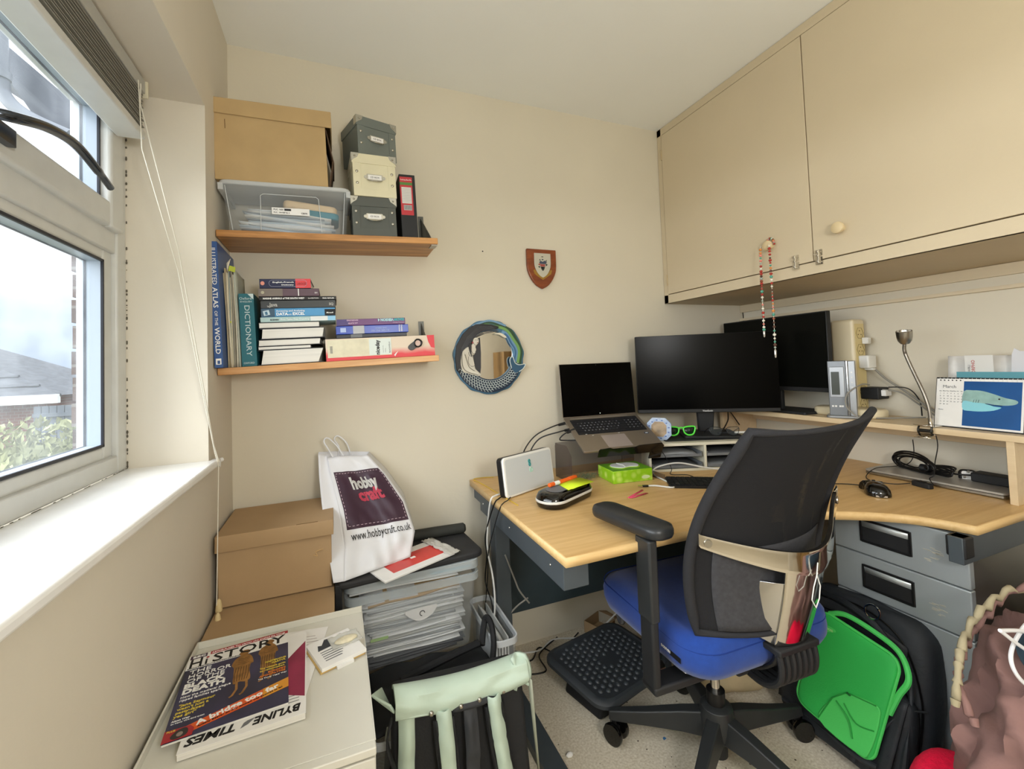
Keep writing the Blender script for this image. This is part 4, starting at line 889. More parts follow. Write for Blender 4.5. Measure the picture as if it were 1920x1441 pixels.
tag(MB().add([(-.055, -.04, 0), (.07, -.045, .004), (.075, .028, .005), (-.03, .03, 0)], [(0, 1, 2, 3)]).add([(-.04, -.045, .0012), (.06, -.035, .003), (.065, .03, .006), (-.025, .028, .002)], [(0, 1, 2, 3)]).build('sticky_note', mat('neon_yellow', 'c8e02a', .6), solid=.0006), 'neon yellow sticky notes under the orange pen on the black case', 'sticky note', loc=(1.09, -.445, ZD+.0515), rot=(0, 0, 18))
# wipes box
t = thing('wipes_box', 'bright green box of wipes with an oval plastic opening, under the laptop stand', 'tissue box', (1.415, -.305, ZD), (0, 0, -7))
GRN = bpy.data.materials.new('green_wipes_card'); GRN.use_nodes = True; nt = GRN.node_tree; b = nt.nodes['Principled BSDF']; vo = nt.nodes.new('ShaderNodeTexVoronoi'); vo.inputs['Scale'].default_value = 34; rp = nt.nodes.new('ShaderNodeValToRGB')
tc_ = nt.nodes.new('ShaderNodeTexCoord'); nt.links.new(tc_.outputs['Object'], vo.inputs['Vector']); nt.links.new(vo.outputs['Distance'], rp.inputs[0]); nt.links.new(rp.outputs[0], b.inputs['Base Color'])
rp.color_ramp.elements[0].color = lin('d0e477'); rp.color_ramp.elements[1].position = .55; rp.color_ramp.elements[1].color = lin('8fc41c'); b.inputs['Roughness'].default_value = .35
MB().box(-.085, -.066, 0, .085, .066, .048).build('carton', GRN, t, bevel=.002)
decal('green_top', rect(-.084, -.065, .084, .065), mat('dark_green_card', '5f9a1d', .4), t, T(0, 0, .048))
MB().prism(spl2([(-.062, 0), (-.045, .040), (0, .046), (.045, .040), (.065, .002), (.045, -.035), (.01, -.028), (-.03, -.038)], 4), .0484, .0496).build('opening_frame', mat('lime_card', '9fce2a', .4), t)
MB().prism(spl2([(-.058, 0), (-.042, .036), (0, .042), (.042, .036), (.060, .002), (.042, -.030), (.01, -.023), (-.03, -.033)], 4), .0496, .0522).build('plastic_window', mat('wipes_plastic', 'dde0e0', .2), t, bevel=.001)
MB().tube([(-.012, -.028, .053), (-.006, .0, .0535), (-.014, .04, .053)], .0014, 6).build('fold', WHT, t)
MB().prism(ell(.055, .016, .018, .007), 0, .0006, M=T(0, -.0662, 0) @ RX(90)).build('logo', mat('pale_green', 'cfe0a8', .5), t)
# laptop stand (smoked acrylic) + laptop
SM = clearmat('smoked_acrylic', '4a3d3a', .28, rough=.12, frost=.35); SMD = clearmat('dark_smoked_acrylic', '14110f', .86, rough=.12, frost=.1)
LO = Vector((1.44, -.105, .966)); ML = T(*LO) @ RZ(-6) @ RX(28)
st = thing('laptop_stand', 'smoked acrylic laptop stand at the back of the desk', 'laptop stand', (1.34, -.3, ZD)); MI = T(-1.34, .3, -ZD)
for i, x in enumerate((1.188, 1.520)):
    MB().prism([(-.415, ZD), (-.140, ZD), (-.140, .862), (-.150, .874), (-.235, .876), (-.275, .842), (-.275, .763), (-.415, .759)], x, x+.0035, 'x', MI).build('side_panel', SM, st, bevel=.0006)
MB().box(1.19, -.144, ZD+.0, 1.52, -.140, .874, MI).build('back_panel', SM, st)
MB().prism([(-.150, -.225), (.178, -.225), (.178, -.02), (-.150, -.02)], -.014, -.010, M=MI @ ML).build('tilted_plate', SM, st)
lp = [(-.118, -.2405, -.014), (.176, -.2405, -.014), (.178, -.2405, .0), (.165, -.2405, .012), (.06, -.2405, .011), (.045, -.2405, .005), (-.055, -.2405, .004), (-.07, -.2405, .010), (-.112, -.2405, .008), (-.118, -.2405, .002)]
MB().hexa(lp, [(x, -.2365, z) for x, y, z in lp], MI @ ML).box(-.118, -.2405, -.030, .176, -.2365, -.014, MI @ ML).build('front_lip', SMD, st)
MB().box(.120, -.2405, -.062, .176, -.2365, -.028, MI @ ML).build('hook', SMD, st)
lt = thing('laptop', 'open silver laptop with a black screen raised on the smoked stand', 'laptop', tuple(LO), (0, 0, -6))
MA = RX(28); LAPM = mat('laptop_bronze_silver', '94897c', .35, .7)
MB().prism(rrect(-.18, -.235, .18, .0, .008, 4), -.0085, .0, M=MA).build('base', LAPM, lt, bevel=.0012)
kd = MB().prism(rrect(-.158, -.128, .165, -.022, .003, 3), 0, .0006, M=MA).build('keyboard_deck', BLKM, lt)
KEY = mat('laptop_key', '1a1b20', .45)
rows = [(15, .0), (15, .0), (14, .0), (13, .0), (12, .0), (10, .0)]
for r_, (nk, _) in enumerate(rows):
    kk = MB(); y0 = -.040-r_*.0172; pitch = .2395/nk
    for k in range(nk):
        kk.box(-.155+k*pitch+.0009, y0, .0006, -.155+(k+1)*pitch-.0009, y0+(.0148 if r_ else .009), .0020, MA)
    for k in range(4): kk.box(.0885+k*.0188, y0, .0006, .0885+k*.0188+.0168, y0+(.0148 if r_ else .009), .0020, MA)
    kk.build('key_row', KEY, lt, smooth=False)
lg = []
random.seed(1)
for r_, (s) in enumerate(('1234567890-=', 'QWERTYUIOP[]', 'ASDFGHJKL;#', 'ZXCVBNM,./')):
    for k, ch in enumerate(s): lg.append((ch, .0075, MA @ T(-.150+(k+1)*.0168+r_*.004, -.0545-r_*.0172, .0021), {}))
for r_ in range(4):
    for k, ch in enumerate('789+'): lg.append((ch, .0075, MA @ T(.0925+k*.0188, -.0545-r_*.0172, .0021), {}))
join_text('key_legends', lg, mat('key_legend', 'b9bcc4', .5), kd)
decal('touchpad', rect(-.065, -.222, .045, -.142), mat('touchpad', 'a39893', .35, .4), lt, MA)
decal('speaker_grille', rect(-.15, -.014, .13, -.009), mat('grille_grey', 'a59c90', .4, .5), lt, MA)
MB().prism(ell(.148, -.150, .011, .006, 16), .0002, .0008, M=MA).build('badge', mat('badge_blue', '2b3c55', .3), lt); decal('badge_text', rect(.142, -.1515, .154, -.1485), INKW, lt, MA @ T(0, 0, .0008))
for x, y in ((-.125, -.128), (-.1, -.139), (.022, -.136)): decal('sticker', rect(x-.004, y-.002, x+.004, y+.0), INKW, lt, MA @ T(0, 0, .0024))
sd = MB().box(-.18, .0, .0, .18, .0065, .236, RX(-6)).build('screen_lid', LAPM, lt, bevel=.001)
MB().box(-.1785, -.0012, .002, .1785, .0, .2345, RX(-6)).build('display', SCREEN, sd)
MB().prism(ell(0, .0105, .0022, .0022, 10), 0, .0006, M=RX(-6) @ T(0, -.0013, 0) @ RX(90)).build('logo', INKW, sd); MB().prism(ell(0, .228, .0018, .0018, 10), 0, .0006, M=RX(-6) @ T(0, -.0013, 0) @ RX(90)).build('webcam', mat('lens', '222630', .1), sd)
# cables from the laptop
def cable(name, pts, r, m, label, cat='cable', n=8, par=None):
    mb = MB().tube(spline(pts, n), r, 8); o = mb.build(name, m, par)
    if not par: tag(o, label, cat)
    return o
for i, (pts, lb) in enumerate((([(1.255, -.107, .945), (1.20, -.118, .940), (1.12, -.10, .905), (1.075, -.075, .84), (1.07, -.06, .77), (1.08, -.05, .742)], 'black cable plugged into the rear left side of the laptop, uppermost of three'), ([(1.262, -.150, .925), (1.205, -.155, .92), (1.13, -.11, .89), (1.085, -.10, .82), (1.10, -.10, .75), (1.12, -.07, .742)], 'black cable plugged into the laptop just below the uppermost one'), ([(1.265, -.162, .922), (1.22, -.17, .912), (1.20, -.165, .89), (1.23, -.17, .884), (1.27, -.19, .884)], 'short black cable looping from the laptop onto the stand'))):
    c = cable('laptop_cable', pts, .0028, CABLEB, lb); a = Vector(pts[0]); d = (Vector(pts[1])-a).normalized()
    MB().cyl(a-d*.008, a+d*.030, .0065, .0055, 10).build('plug', BLKM, c)
# greenery
random.seed(9)
gg = MB()
for i in range(120):
    a = random.uniform(0, 6.28); r = random.uniform(0, .045); p = Vector((1.275+r*cos(a)*1.2, -.235+r*sin(a), ZD+.002+random.random()*.006)); d = Vector((random.uniform(-1, 1), random.uniform(-1, 1), random.uniform(0, .9)))*.022
    gg.tube([p, p+d*.5+Vector((0, 0, .004)), p+d], .0007, 4)
tag(gg.build('dried_moss', mat('moss_green', '6f7556', .9, var=.3, vs=40)), 'small tangle of grey green strands under the laptop stand', 'moss', kind='stuff')
# organiser with drawers/trays
OM = T(1.555, -.285, ZD) @ RZ(-20)
og = thing('desk_organiser', 'low white desk shelf unit with grey document trays under the main monitor', 'organiser', (1.555, -.285, ZD), (0, 0, -20))
OW = mat('organiser_ivory', 'd2cdb9', .45); OL = .62; OD = .215; OH = .1175
MB().box(0, 0, OH-.012, OL, OD, OH).build('top_board', OW, og, bevel=.001); MB().box(0, 0, 0, OL, OD, .010).build('base_board', OW, og, bevel=.001)
for x in (0, .236, .472, OL-.010): MB().box(x, .0, .010, x+.010, OD-.003, OH-.012).build('divider', OW, og, bevel=.0008)
MB().box(.01, OD-.006, .01, OL-.01, OD-.003, OH-.012).build('back_board', mat('organiser_back', '3a3a3b', .7), og)
TR = mat('tray_grey', '6f7275', .45)
for bay in range(2):
    for lv in range(2):
        x0 = .014+bay*.236; x1 = x0+.214; z = .013+lv*.046
        MB().box(x0, .004, z, x1, OD-.01, z+.003).box(x0, .003, z, x1, .006, z+.011).box(x0, .004, z, x0+.003, OD-.01, z+.020).box(x1-.003, .004, z, x1, OD-.01, z+.020).build('tray', TR, og, bevel=.0008)
for bay, lv, c, sl in ((0, 1, '8c8e90', .012), (0, 0, '5c5e60', .006), (1, 1, '4a4c50', .008), (1, 0, '777a7d', .005)):
    x0 = .02+bay*.236; tag(MB().grid(lambda u, v: (x0+.19*u, .012+.17*v, .019+lv*.046+sl*sin(u*3+bay)*.5+.006*v+.004*sin(v*5)), 8, 6).build('paper_stack', mat('tray_paper_'+c, c, .7), solid=.004), ('folded grey papers in the %s left tray of the desk organiser' % ('upper' if lv else 'lower')) if bay == 0 else ('dark papers in the %s tray beside the middle divider of the organiser' % ('upper' if lv else 'lower')), 'papers', loc=(1.555, -.285, ZD), rot=(0, 0, -20))
# main monitor
mn = thing('monitor', 'large black monitor with a thin frame standing on the white desk organiser', 'monitor', (1.904, -.271, ZD+OH), (0, 0, -32)); zz = .955-(ZD+OH)
MB().box(-.305, 0, zz, .305, .028, zz+.357).build('casing', BLKM, mn, bevel=.003)
MB().box(-.3035, -.0012, zz+.016, .3035, .0, zz+.3555).build('display', SCREEN, mn)
text('brand', 'ViewSonic', .0105, mat('ink_silver2', 'c9c9c9', .4), mn, T(0, -.001, zz+.0045) @ RX(90), align='CENTER', bold=.02)
MB().hexa([(-.032, .045, .008), (.032, .045, .008), (.032, .075, .008), (-.032, .075, .008)], [(-.042, .028, zz+.06), (.042, .028, zz+.06), (.042, .058, zz+.06), (-.042, .058, zz+.06)]).build('stand_neck', BLKM, mn, bevel=.006)
MB().prism(rrect(-.12, -.085, .12, .115, .012), 0, .010).build('stand_base', BLKM, mn, bevel=.003)
# second monitor on riser
m2 = thing('monitor', 'second black monitor standing on the riser shelf, partly behind the main one', 'monitor', (2.250, -.325, ZR), (0, 0, -93)); zz = 1.046-ZR
MB().box(-.272, 0, zz, .277, .025, zz+.340).build('casing', BLKM, m2, bevel=.003)
MB().box(-.268, -.0012, zz+.018, .273, .0, zz+.335).build('display', mat('screen_two', '0b0c0a', .3, spec=.1), m2)
MB().box(-.03, .025, .01, .03, .045, zz+.1).build('stand_neck', BLKM, m2, bevel=.004)
MB().prism(rrect(-.12, -.02, .175, .15, .01), 0, .012).build('stand_base', BLKM, m2, bevel=.003)
# octagonal photo frame
t = thing('photo_frame', 'small octagonal blue and white tile photo frame beside the main monitor', 'photo frame', (1.655, -.235, ZD+OH), (-6, 0, -52))
def octo(w, h, c): return [(-w+c, 0), (w-c, 0), (w, c), (w, h-c), (w-c, h), (-w+c, h), (-w, h-c), (-w, c)]
MB().prism(octo(.052, .098, .024), 0, .007, M=MY).build('frame', mat('delft_tile', 'a9b6c8', .3, var=.25, vs=60, col2='7d92b8'), t, bevel=.001)
MB().prism([(x*.62, .049+(y-.049)*.66) for x, y in octo(.052, .098, .024)], .0071, .0078, M=MY).build('picture', mat('old_photo', '9c8464', .4, var=.45, vs=35), t)
random.seed(8)
for k in range(12):
    a = 2*pi*k/12+.2; decal('tile_motif', ell(.043*cos(a), .049+.040*sin(a), .0045, .0028, 7), mat('delft_blue', '3f5a98', .3), t, MY @ T(0, 0, .0073))
MB().add([(-.01, .004, .0), (.01, .004, .0), (.01, .045, .0), (-.01, .045, .0), (0, .003, .075)], [(0, 1, 2, 3), (0, 1, 4), (1, 2, 4), (2, 3, 4), (3, 0, 4)]).build('strut', GREY, t)
# green sunglasses
def glasses(name, label, M, m, lens, rr=.0022, sc=1.0, thick=1):
    t = thing(name, label, 'glasses', M.to_translation()); t.matrix_world = M
    for sx in (-1, 1):
        P = [(sx*(.034+.026*x)*sc, 0, (.024+.021*z)*sc) for x, z in [(p[0], p[1]) for p in spl2([(-.85, .55), (0, .8), (.95, .75), (1, .1), (.6, -.8), (-.2, -.95), (-.8, -.4)], 4)]]
        MB().tube(P, rr*sc, 6, closed=True).build('rim', m, t)
        MB().add(P, [tuple(range(len(P)))]).build('lens', lens, t, solid=.0008)
        MB().tube(spline([(sx*.060*sc, 0, .036*sc), (sx*.064*sc, .02*sc, .037*sc), (sx*.060*sc, .09*sc, .034*sc), (sx*.055*sc, .125*sc, .016*sc)], 5), rr*1.1*sc, 6).build('arm', m, t)
    MB().tube([(-.010*sc, 0, .034*sc), (0, -.002, .037*sc), (.010*sc, 0, .034*sc)], rr*sc, 6).build('bridge', m, t)
    return t
SG = mat('neon_green', '5fe04a', .35); DL = mat('dark_lens', '15241a', .1)
g = glasses('sunglasses', 'neon green sunglasses lying on the black monitor base', T(1.755, -.262, .866) @ RZ(-25) @ RX(-8), SG, DL, .0035)
SP = clearmat('spectacle_lens', '8d979a', .04, .05, .1)
glasses('spectacles', 'dark framed spectacles lying beside the green sunglasses', T(1.905, -.36, .864) @ RZ(-30) @ RX(-20), BLK, SP, .0012)
tag(MB().prism(rrect(0, 0, .34, .18, .008), 0, .004).build('drawing_tablet', BLKM, bevel=.001), 'thin black pad lying on top of the white organiser', 'pad', loc=(1.652, -.280, ZD+OH+.0005), rot=(0, 0, -20))
bpy.context.view_layer.update()
mn.location.z += .0045; 
tag(MB().tube([(0, 0, 0), (.12, -.05, 0)], .0035, 8).build('pencil', mat('pen_dark', '25262a', .4)), 'dark pen lying behind the spectacles on the monitor base', 'pen', loc=(1.93, -.30, .869))
tag(MB().tube([(0, 0, 0), (.075, -.03, 0)], .0045, 8).build('stylus', WHT), 'white pen tip lying near the right lens of the spectacles', 'pen', loc=(1.99, -.335, .870))
# keyboard
t = thing('keyboard', 'slim black computer keyboard on the desk in front of the organiser', 'keyboard', (1.655, -.545, ZD), (0, 0, -33))
MB().prism(rrect(-.18, -.0625, .18, .0625, .004), 0, .009).build('case', BLK, t, bevel=.001)
for r_ in range(6):
    kk = MB()
    for k in range(20): kk.box(-.176+k*.0176+.001, .044-r_*.0195, .009, -.176+(k+1)*.0176-.001, .044-r_*.0195+.0155, .0125)
    kk.build('key_row', mat('key_black', '0e0e0f', .5), t, smooth=False)
cable('keyboard_cable', [(1.64, -.455, ZD+.004), (1.65, -.40, ZD+.004), (1.60, -.36, ZD+.004), (1.63, -.33, ZD+.02), (1.60, -.31, ZD+.09), (1.58, -.27, ZD+.123), (1.62, -.20, ZD+.122), (1.70, -.16, ZD+.122)], .0016, CABLEB, 'thin black keyboard cable running up the front of the organiser')
cw = cable('usb_cable', [(1.405, -.447, ZD+.004), (1.44, -.462, ZD+.004), (1.475, -.508, ZD+.004), (1.50, -.48, ZD+.004), (1.52, -.40, ZD+.004), (1.530, -.345, ZD+.006), (1.545, -.318, ZD+.018), (1.585, -.325, ZD+.034), (1.66, -.345, ZD+.040), (1.75, -.385, ZD+.02), (1.84, -.42, ZD+.004)], .0031, CABLEW, 'thick white charging cable curling from the green box past the keyboard')
MB().box(-.010, -.0055, -.0025, .012, .0055, .0035, T(1.402, -.446, ZD+.004) @ RZ(-25)).build('plug_sleeve', BLK, cw, bevel=.0015); MB().box(-.026, -.0045, -.002, -.010, .0045, .002, T(1.402, -.446, ZD+.004) @ RZ(-25)).build('plug', CHROME, cw)
tag(MB().add([(0, 0, 0), (.10, .052, .0), (.098, .06, .001), (-.004, .008, .0)], [(0, 1, 2, 3)]).add([(.0, .002, .001), (.085, .022, .001), (.09, .014, .001), (.004, -.006, .001)], [(0, 1, 2, 3)]).build('paper_strip', mat('pink_paper', 'd94a6a', .6), solid=.001), 'narrow folded strip of pink paper on the desk behind the armrest', 'paper', loc=(1.27, -.53, ZD+.001))
tag(MB().box(0, 0, 0, .05, .05, .002).build('sticky_note', mat('pale_yellow_note', 'dccf6a', .6)), 'pale yellow sticky note lying on the desk right beside the chair back', 'sticky note', loc=(1.555, -.70, ZD+.0005), rot=(0, 0, -35))
# mouse
t = thing('computer_mouse', 'black computer mouse with silver lower edges on the right part of the desk', 'mouse', (2.015, -.868, ZD), (0, 0, 42))
prof = spl2([(-.062, 0), (-.050, .030), (-.01, .034), (.03, .028), (.052, .036), (.060, .0), (.052, -.034), (.03, -.028), (-.01, -.032), (-.05, -.028)], 4)
def scal(s, z, dx=0): return [(x*s+dx, y*s, z) for x, y in prof]
V = []; L_ = [(.9, 0), (1, .003), (1, .010), (.93, .022), (.75, .032), (.4, .037), (.05, .038)]
for s, z in L_: V += scal(s, z, -.004*(z/.038))
n = len(prof); MB().add(V, [(i*n+k, i*n+(k+1) % n, (i+1)*n+(k+1) % n, (i+1)*n+k) for i in range(len(L_)-1) for k in range(n)]+[tuple(range(n))[::-1]]).build('shell', BLKG, t)
MB().cyl((.022, -.004, .031), (.022, .004, .031), .008, seg=14).build('scroll_wheel', BLKM, t)
MB().box(-.030, -.0335, .004, .012, -.0305, .009).build('side_strip', STEELB, t); MB().box(-.062, -.015, .003, -.058, .015, .008).build('side_strip', STEELB, t)
MB().tube([(-.02+.014*cos(q), .012*sin(q), .0372) for q in [pi*.3+1.5*pi*i/12 for i in range(13)]], .0006, 5).build('logo', GREY, t)
cable('mouse_cable', [(2.045, -.835, ZD+.006), (2.06, -.80, ZD+.003), (2.03, -.76, ZD+.003), (1.96, -.72, ZD+.003), (1.88, -.67, ZD+.003)], .0017, CABLEB, 'thin black mouse cable running behind the chair back')
# closed laptop
t = thing('laptop', 'closed silver laptop lying under the riser shelf on the right of the desk', 'laptop', (2.358, -.895, ZD), (0, 0, 1))
MB().prism(rrect(-.108, -.195, .105, .195, .012), .003, .012).build('base', STEELB, t, bevel=.002); MB().prism(rrect(-.108, -.195, .105, .195, .012), .0128, .0205).build('lid', mat('silver_laptop_lid', 'b9b6b0', .35, .6, var=.05, vs=6), t, bevel=.0025)
MB().prism(rrect(-.1065, -.1935, .1035, .1935, .01), .0115, .0132).build('gap', BLK, t)
t = thing('power_adapter', 'black rectangular laptop power adapter on the closed laptop', 'power adapter', (2.372, -1.035, ZD+.021), (0, 0, -2)); MB().box(-.028, -.062, 0, .028, .062, .03).build('brick', BLKM, t, bevel=.004)
random.seed(21)
cc_ = thing('coiled_cable', 'bundle of coiled black power cable lying on the closed laptop', 'cable', (2.37, -.84, ZD+.021))
for k in range(6):
    a0 = random.uniform(-.3, .3); rx = .062+random.uniform(-.012, .016); ry = .030+random.uniform(-.006, .010)
    P = [(-.0+rx*cos(q)*.45*cos(a0)+random.uniform(-.002, .002), .028+rx*cos(q)*1.1, .022+ry*sin(q)*(.9)+.004*k*.5) for q in [2*pi*i/18 for i in range(18)]]
    P = [(x+.006*k-.02, y+.004*k, max(.003, z)) for x, y, z in P]; MB().tube(spline(P, 3, True), .0032, 7, closed=True).build('loop', CABLEB, cc_)
for k in range(4):
    P = [(.018*cos(q)-.02+.006*k, -.035+.055*cos(q+.3*k), .012+.012*sin(q)+.003*k) for q in [2*pi*i/16 for i in range(16)]]; MB().tube(spline([(x, y, max(.003, z)) for x, y, z in P], 3, True), .0032, 7, closed=True).build('loop', CABLEB, cc_)
MB().tube([(.0, -.005, .012), (.0, .005, .013), (0, .016, .013)], .014, 10).build('cable_tie', BLKM, cc_)
MB().tube(spline([(0, -.05, .012), (-.01, -.09, .012), (0, -.12, .014), (0, -.135, .016)], 5), .0032, 7).build('lead', CABLEB, cc_)
t = thing('mains_plug', 'black three pin mains plug lying on the closed laptop beside the cable bundle', 'plug', (2.385, -.950, ZD+.026), (62, 0, -60))
MB().prism(rrect(-.024, -.022, .024, .024, .014), -.008, .009).build('body', BLK, t, bevel=.004)
for x, y in ((-.011, -.008), (.011, -.008), (0, .012)): MB().box(x-.003, y-.002, .009, x+.003, y+.002, .026).build('pin', STEELB, t)
MB().prism(rrect(-.016, -.016, .016, .016, .006), .009, .0098).build('label', PAPER, t)
t = thing('inline_switch', 'black inline switch on the gooseneck lamp cord, lying on the desk', 'switch', (2.215, -.900, ZD+.009), (0, 0, 75)); MB().prism(rrect(-.030, -.011, .030, .011, .005), -.009, .009).build('body', BLKM, t, bevel=.003); MB().box(-.010, -.006, .009, .012, .006, .012).build('rocker', BLK, t)
cable('lamp_cord', [(2.238, -.935, ZR-.02), (2.240, -.938, .88), (2.245, -.925, .82), (2.25, -.918, .776), (2.235, -.912, .765), (2.222, -.928, .748)], .0016, CABLEB, 'thin black lamp cord hanging from the clamp to the inline switch')
cable('lamp_cord', [(2.206, -.870, ZD+.008), (2.17, -.84, ZD+.003), (2.15, -.78, ZD+.003), (2.20, -.735, ZD+.005), (2.27, -.73, ZD+.024), (2.36, -.745, ZD+.024), (2.42, -.76, ZD+.03), (2.44, -.77, .80), (2.430, -.775, .86)], .0016, CABLEB, 'thin black lamp cord curving from the inline switch to the wall')
# ================================================================ office chair
ch = thing('office_chair', 'office chair with a black mesh back, blue seat and polished chrome spine', 'chair', (1.375, -.765, 0), (0, 0, -2))
BLUE = mat('royal_blue_fabric', '143c8c', .9, var=.10, vs=60, bump=.3, bs=700, sheen=.2)
MESH = bpy.data.materials.new('black_mesh_fabric'); MESH.use_nodes = True; nt = MESH.node_tree; b = nt.nodes['Principled BSDF']
b.inputs['Base Color'].default_value = lin('202022'); b.inputs['Roughness'].default_value = .85; b.inputs['Specular IOR Level'].default_value = .25
tc_ = nt.nodes.new('ShaderNodeTexCoord'); wv = nt.nodes.new('ShaderNodeTexWave'); wv.inputs['Scale'].default_value = 150; wv.bands_direction = 'Z'; wv2 = nt.nodes.new('ShaderNodeTexWave'); wv2.inputs['Scale'].default_value = 150; wv2.bands_direction = 'X'
nt.links.new(tc_.outputs['Object'], wv.inputs[0]); nt.links.new(tc_.outputs['Object'], wv2.inputs[0])
mu = nt.nodes.new('ShaderNodeMath'); mu.operation = 'MULTIPLY'; nt.links.new(wv.outputs['Fac'], mu.inputs[0]); nt.links.new(wv2.outputs['Fac'], mu.inputs[1])
th = nt.nodes.new('ShaderNodeMath'); th.operation = 'GREATER_THAN'; th.inputs[1].default_value = .80; nt.links.new(mu.outputs[0], th.inputs[0])
tr = nt.nodes.new('ShaderNodeBsdfTransparent'); mx = nt.nodes.new('ShaderNodeMixShader'); nt.links.new(th.outputs[0], mx.inputs[0]); nt.links.new(b.outputs[0], mx.inputs[1]); nt.links.new(tr.outputs[0], mx.inputs[2]); nt.links.new(mx.outputs[0], nt.nodes['Material Output'].inputs[0])
bp = nt.nodes.new('ShaderNodeBump'); bp.inputs['Strength'].default_value = .4; bp.inputs['Distance'].default_value = .001; nt.links.new(mu.outputs[0], bp.inputs['Height']); nt.links.new(bp.outputs[0], b.inputs['Normal'])
PADB = mat('black_padded_fabric', '242427', .9, var=.1, vs=80, bump=.3, bs=500)
ARMB = mat('black_nylon_base', '2a2c2d', .42, var=.15, vs=14)
# base
MB().lathe([(.040, .085), (.046, .10), (.050, .15), (.044, .175), (.034, .182), (.020, .184)], 28).build('hub', ARMB, ch, bevel=.001)
MB().cyl((0, 0, .035), (0, 0, .09), .026, .028).build('lift_housing', BLKM, ch)
MB().cyl((0, 0, .18), (0, 0, .22), .026).build('lift_collar', BLK, ch)
MB().cyl((0, 0, .2), (0, 0, .375), .0135).build('gas_lift', CHROME, ch)
for ang in (139, 67, -5, -77, -149):
    R_ = RZ(ang+2)
    def ringx(x, w, z0, z1): return [(x, -w, z0), (x, w, z0), (x, w*.72, z1), (x, -w*.72, z1)]
    stn = [(.03, .026, .090, .160), (.10, .024, .090, .146), (.20, .020, .080, .120), (.30, .016, .068, .098), (.318, .013, .068, .094)]
    V = [p for s in stn for p in ringx(*s)]; F = [(0, 1, 2, 3), (19, 18, 17, 16)]+[(4*i+k, 4*i+(k+1) % 4, 4*i+4+(k+1) % 4, 4*i+4+k) for i in range(4) for k in range(4)]
    MB().add(V, F, R_).build('base_leg', ARMB, ch, bevel=.004, bseg=3)
    cs = thing('caster', '', '', (0, 0, 0)) if False else None
    sw = random.uniform(0, 360) if ang not in (139, -5, 67) else {139: -65, -5: -25, 67: -60}[ang]
    C_ = R_ @ T(.305, 0, 0) @ RZ(-ang+sw)
    cb = MB(); cb.cyl((0, 0, .045), (0, 0, .072), .009, M=C_)
    cb.box(-.012, -.008, .022, .018, .008, .05, C_)
    c = cb.build('caster', BLK, ch, bevel=.002)
    for s in (-1, 1):
        MB().lathe([(.004, 0), (.022, .0005), (.031, .004), (.033, .011), (.031, .018), (.010, .020)], 28, C_ @ T(.008, s*.0095, .033) @ RX(-90 if s > 0 else 90)).build('wheel', BLKG, c)
# mechanism
MB().box(-.07, -.16, .372, .07, .12, .418).cyl((0, 0, .36), (0, 0, .375), .035).build('mechanism', BLKM, ch, bevel=.006)
# seat
def seat_ring(s, z, dy=0): return [(x*s, y*s+dy, z) for x, y in rrect(-.248, -.235, .248, .245, .085, 8)]
lay_ = [(.55, .412), (.86, .414), (.955, .424), (.995, .445), (1.0, .468), (.985, .492), (.95, .506), (.86, .514), (.6, .512), (.25, .508)]
V = []; n = len(seat_ring(1, 0))
for s, z in lay_: V += [(x, y+.02, zz+(.014*(y/.24)**2*(-1 if y > 0 else 1) if z > .48 else 0)-(.012*max(0, y/.24) if z < .43 else 0)) for x, y, zz in seat_ring(s, z)]
MB().add(V, [(i*n+k, i*n+(k+1) % n, (i+1)*n+(k+1) % n, (i+1)*n+k) for i in range(len(lay_)-1) for k in range(n)]+[tuple(range(n))[::-1], tuple(range((len(lay_)-1)*n, len(lay_)*n))]).build('seat', BLUE, ch, ang=80)
MB().tube([(x*.992, y+.02, .490) for x, y, z in seat_ring(.992, 0)], .0016, 5, closed=True).build('seat_seam', mat('seam_blue', '0f2f78', .9), ch)
MB().prism(rrect(-.21, -.19, .21, .20, .07), .402, .414, M=T(0, .02, 0)).build('seat_pan', BLKM, ch)
tg = MB().box(-.0008, -.020, -.0065, .0, .020, .0065, T(-.2472, -.135, .458) @ RZ(0) @ RX(0)); tgo = tg.build('brand_tag', INKB, ch, smooth=False)
text('brand', 'DOLPHIN', .0095, INKW, tgo, T(-.2478, -.0225, .4590) @ RZ(-90) @ RX(90), bold=.02, fit=.035) if False else text('brand', 'DOLPHIN', .0095, INKW, tgo, T(-.2482, -.117, .4550) @ Matrix(((0, 0, -1, 0), (-1, 0, 0, .0), (0, 1, 0, 0), (0, 0, 0, 1))) @ T(-.035, 0, 0), bold=.02, fit=.035)
# backrest
def bk(u, v, off=0):
    z = .525+.52*v+.012*v*abs(u)**3+.010*v*u
    w = .202+.030*sin(pi*min(1, v*1.15))*(1-.4*v)-.004*v
    f = -.165-.055*v-.135*v*v+.045*sin(pi*v)*.6
    f -= .078*(1-u*u)*(1-.45*v) + off
    return (u*w, f, z)
MB().grid(lambda a, c: bk(2*a-1, c), 28, 30).build('back_mesh', MESH, ch, solid=.003)
edge = [bk(-1, k/24) for k in range(25)]+[bk(-1+2*k/16, 1) for k in range(1, 17)]+[bk(1, 1-k/24) for k in range(1, 25)]+[bk(1-2*k/16, 0) for k in range(1, 16)]
fr = MB(); 
V = []; N = len(edge)
rad = []
for i, p in enumerate(edge):
    side = 1 if (i < 25 or 41 <= i < 65) else .45
    rad.append(side)
rad = [sum(rad[(i+j) % N] for j in range(-2, 3))/5 for i in range(N)]
fr.tube(edge, [.0135*r for r in rad], 10, closed=True).build('back_frame', PADB, ch)
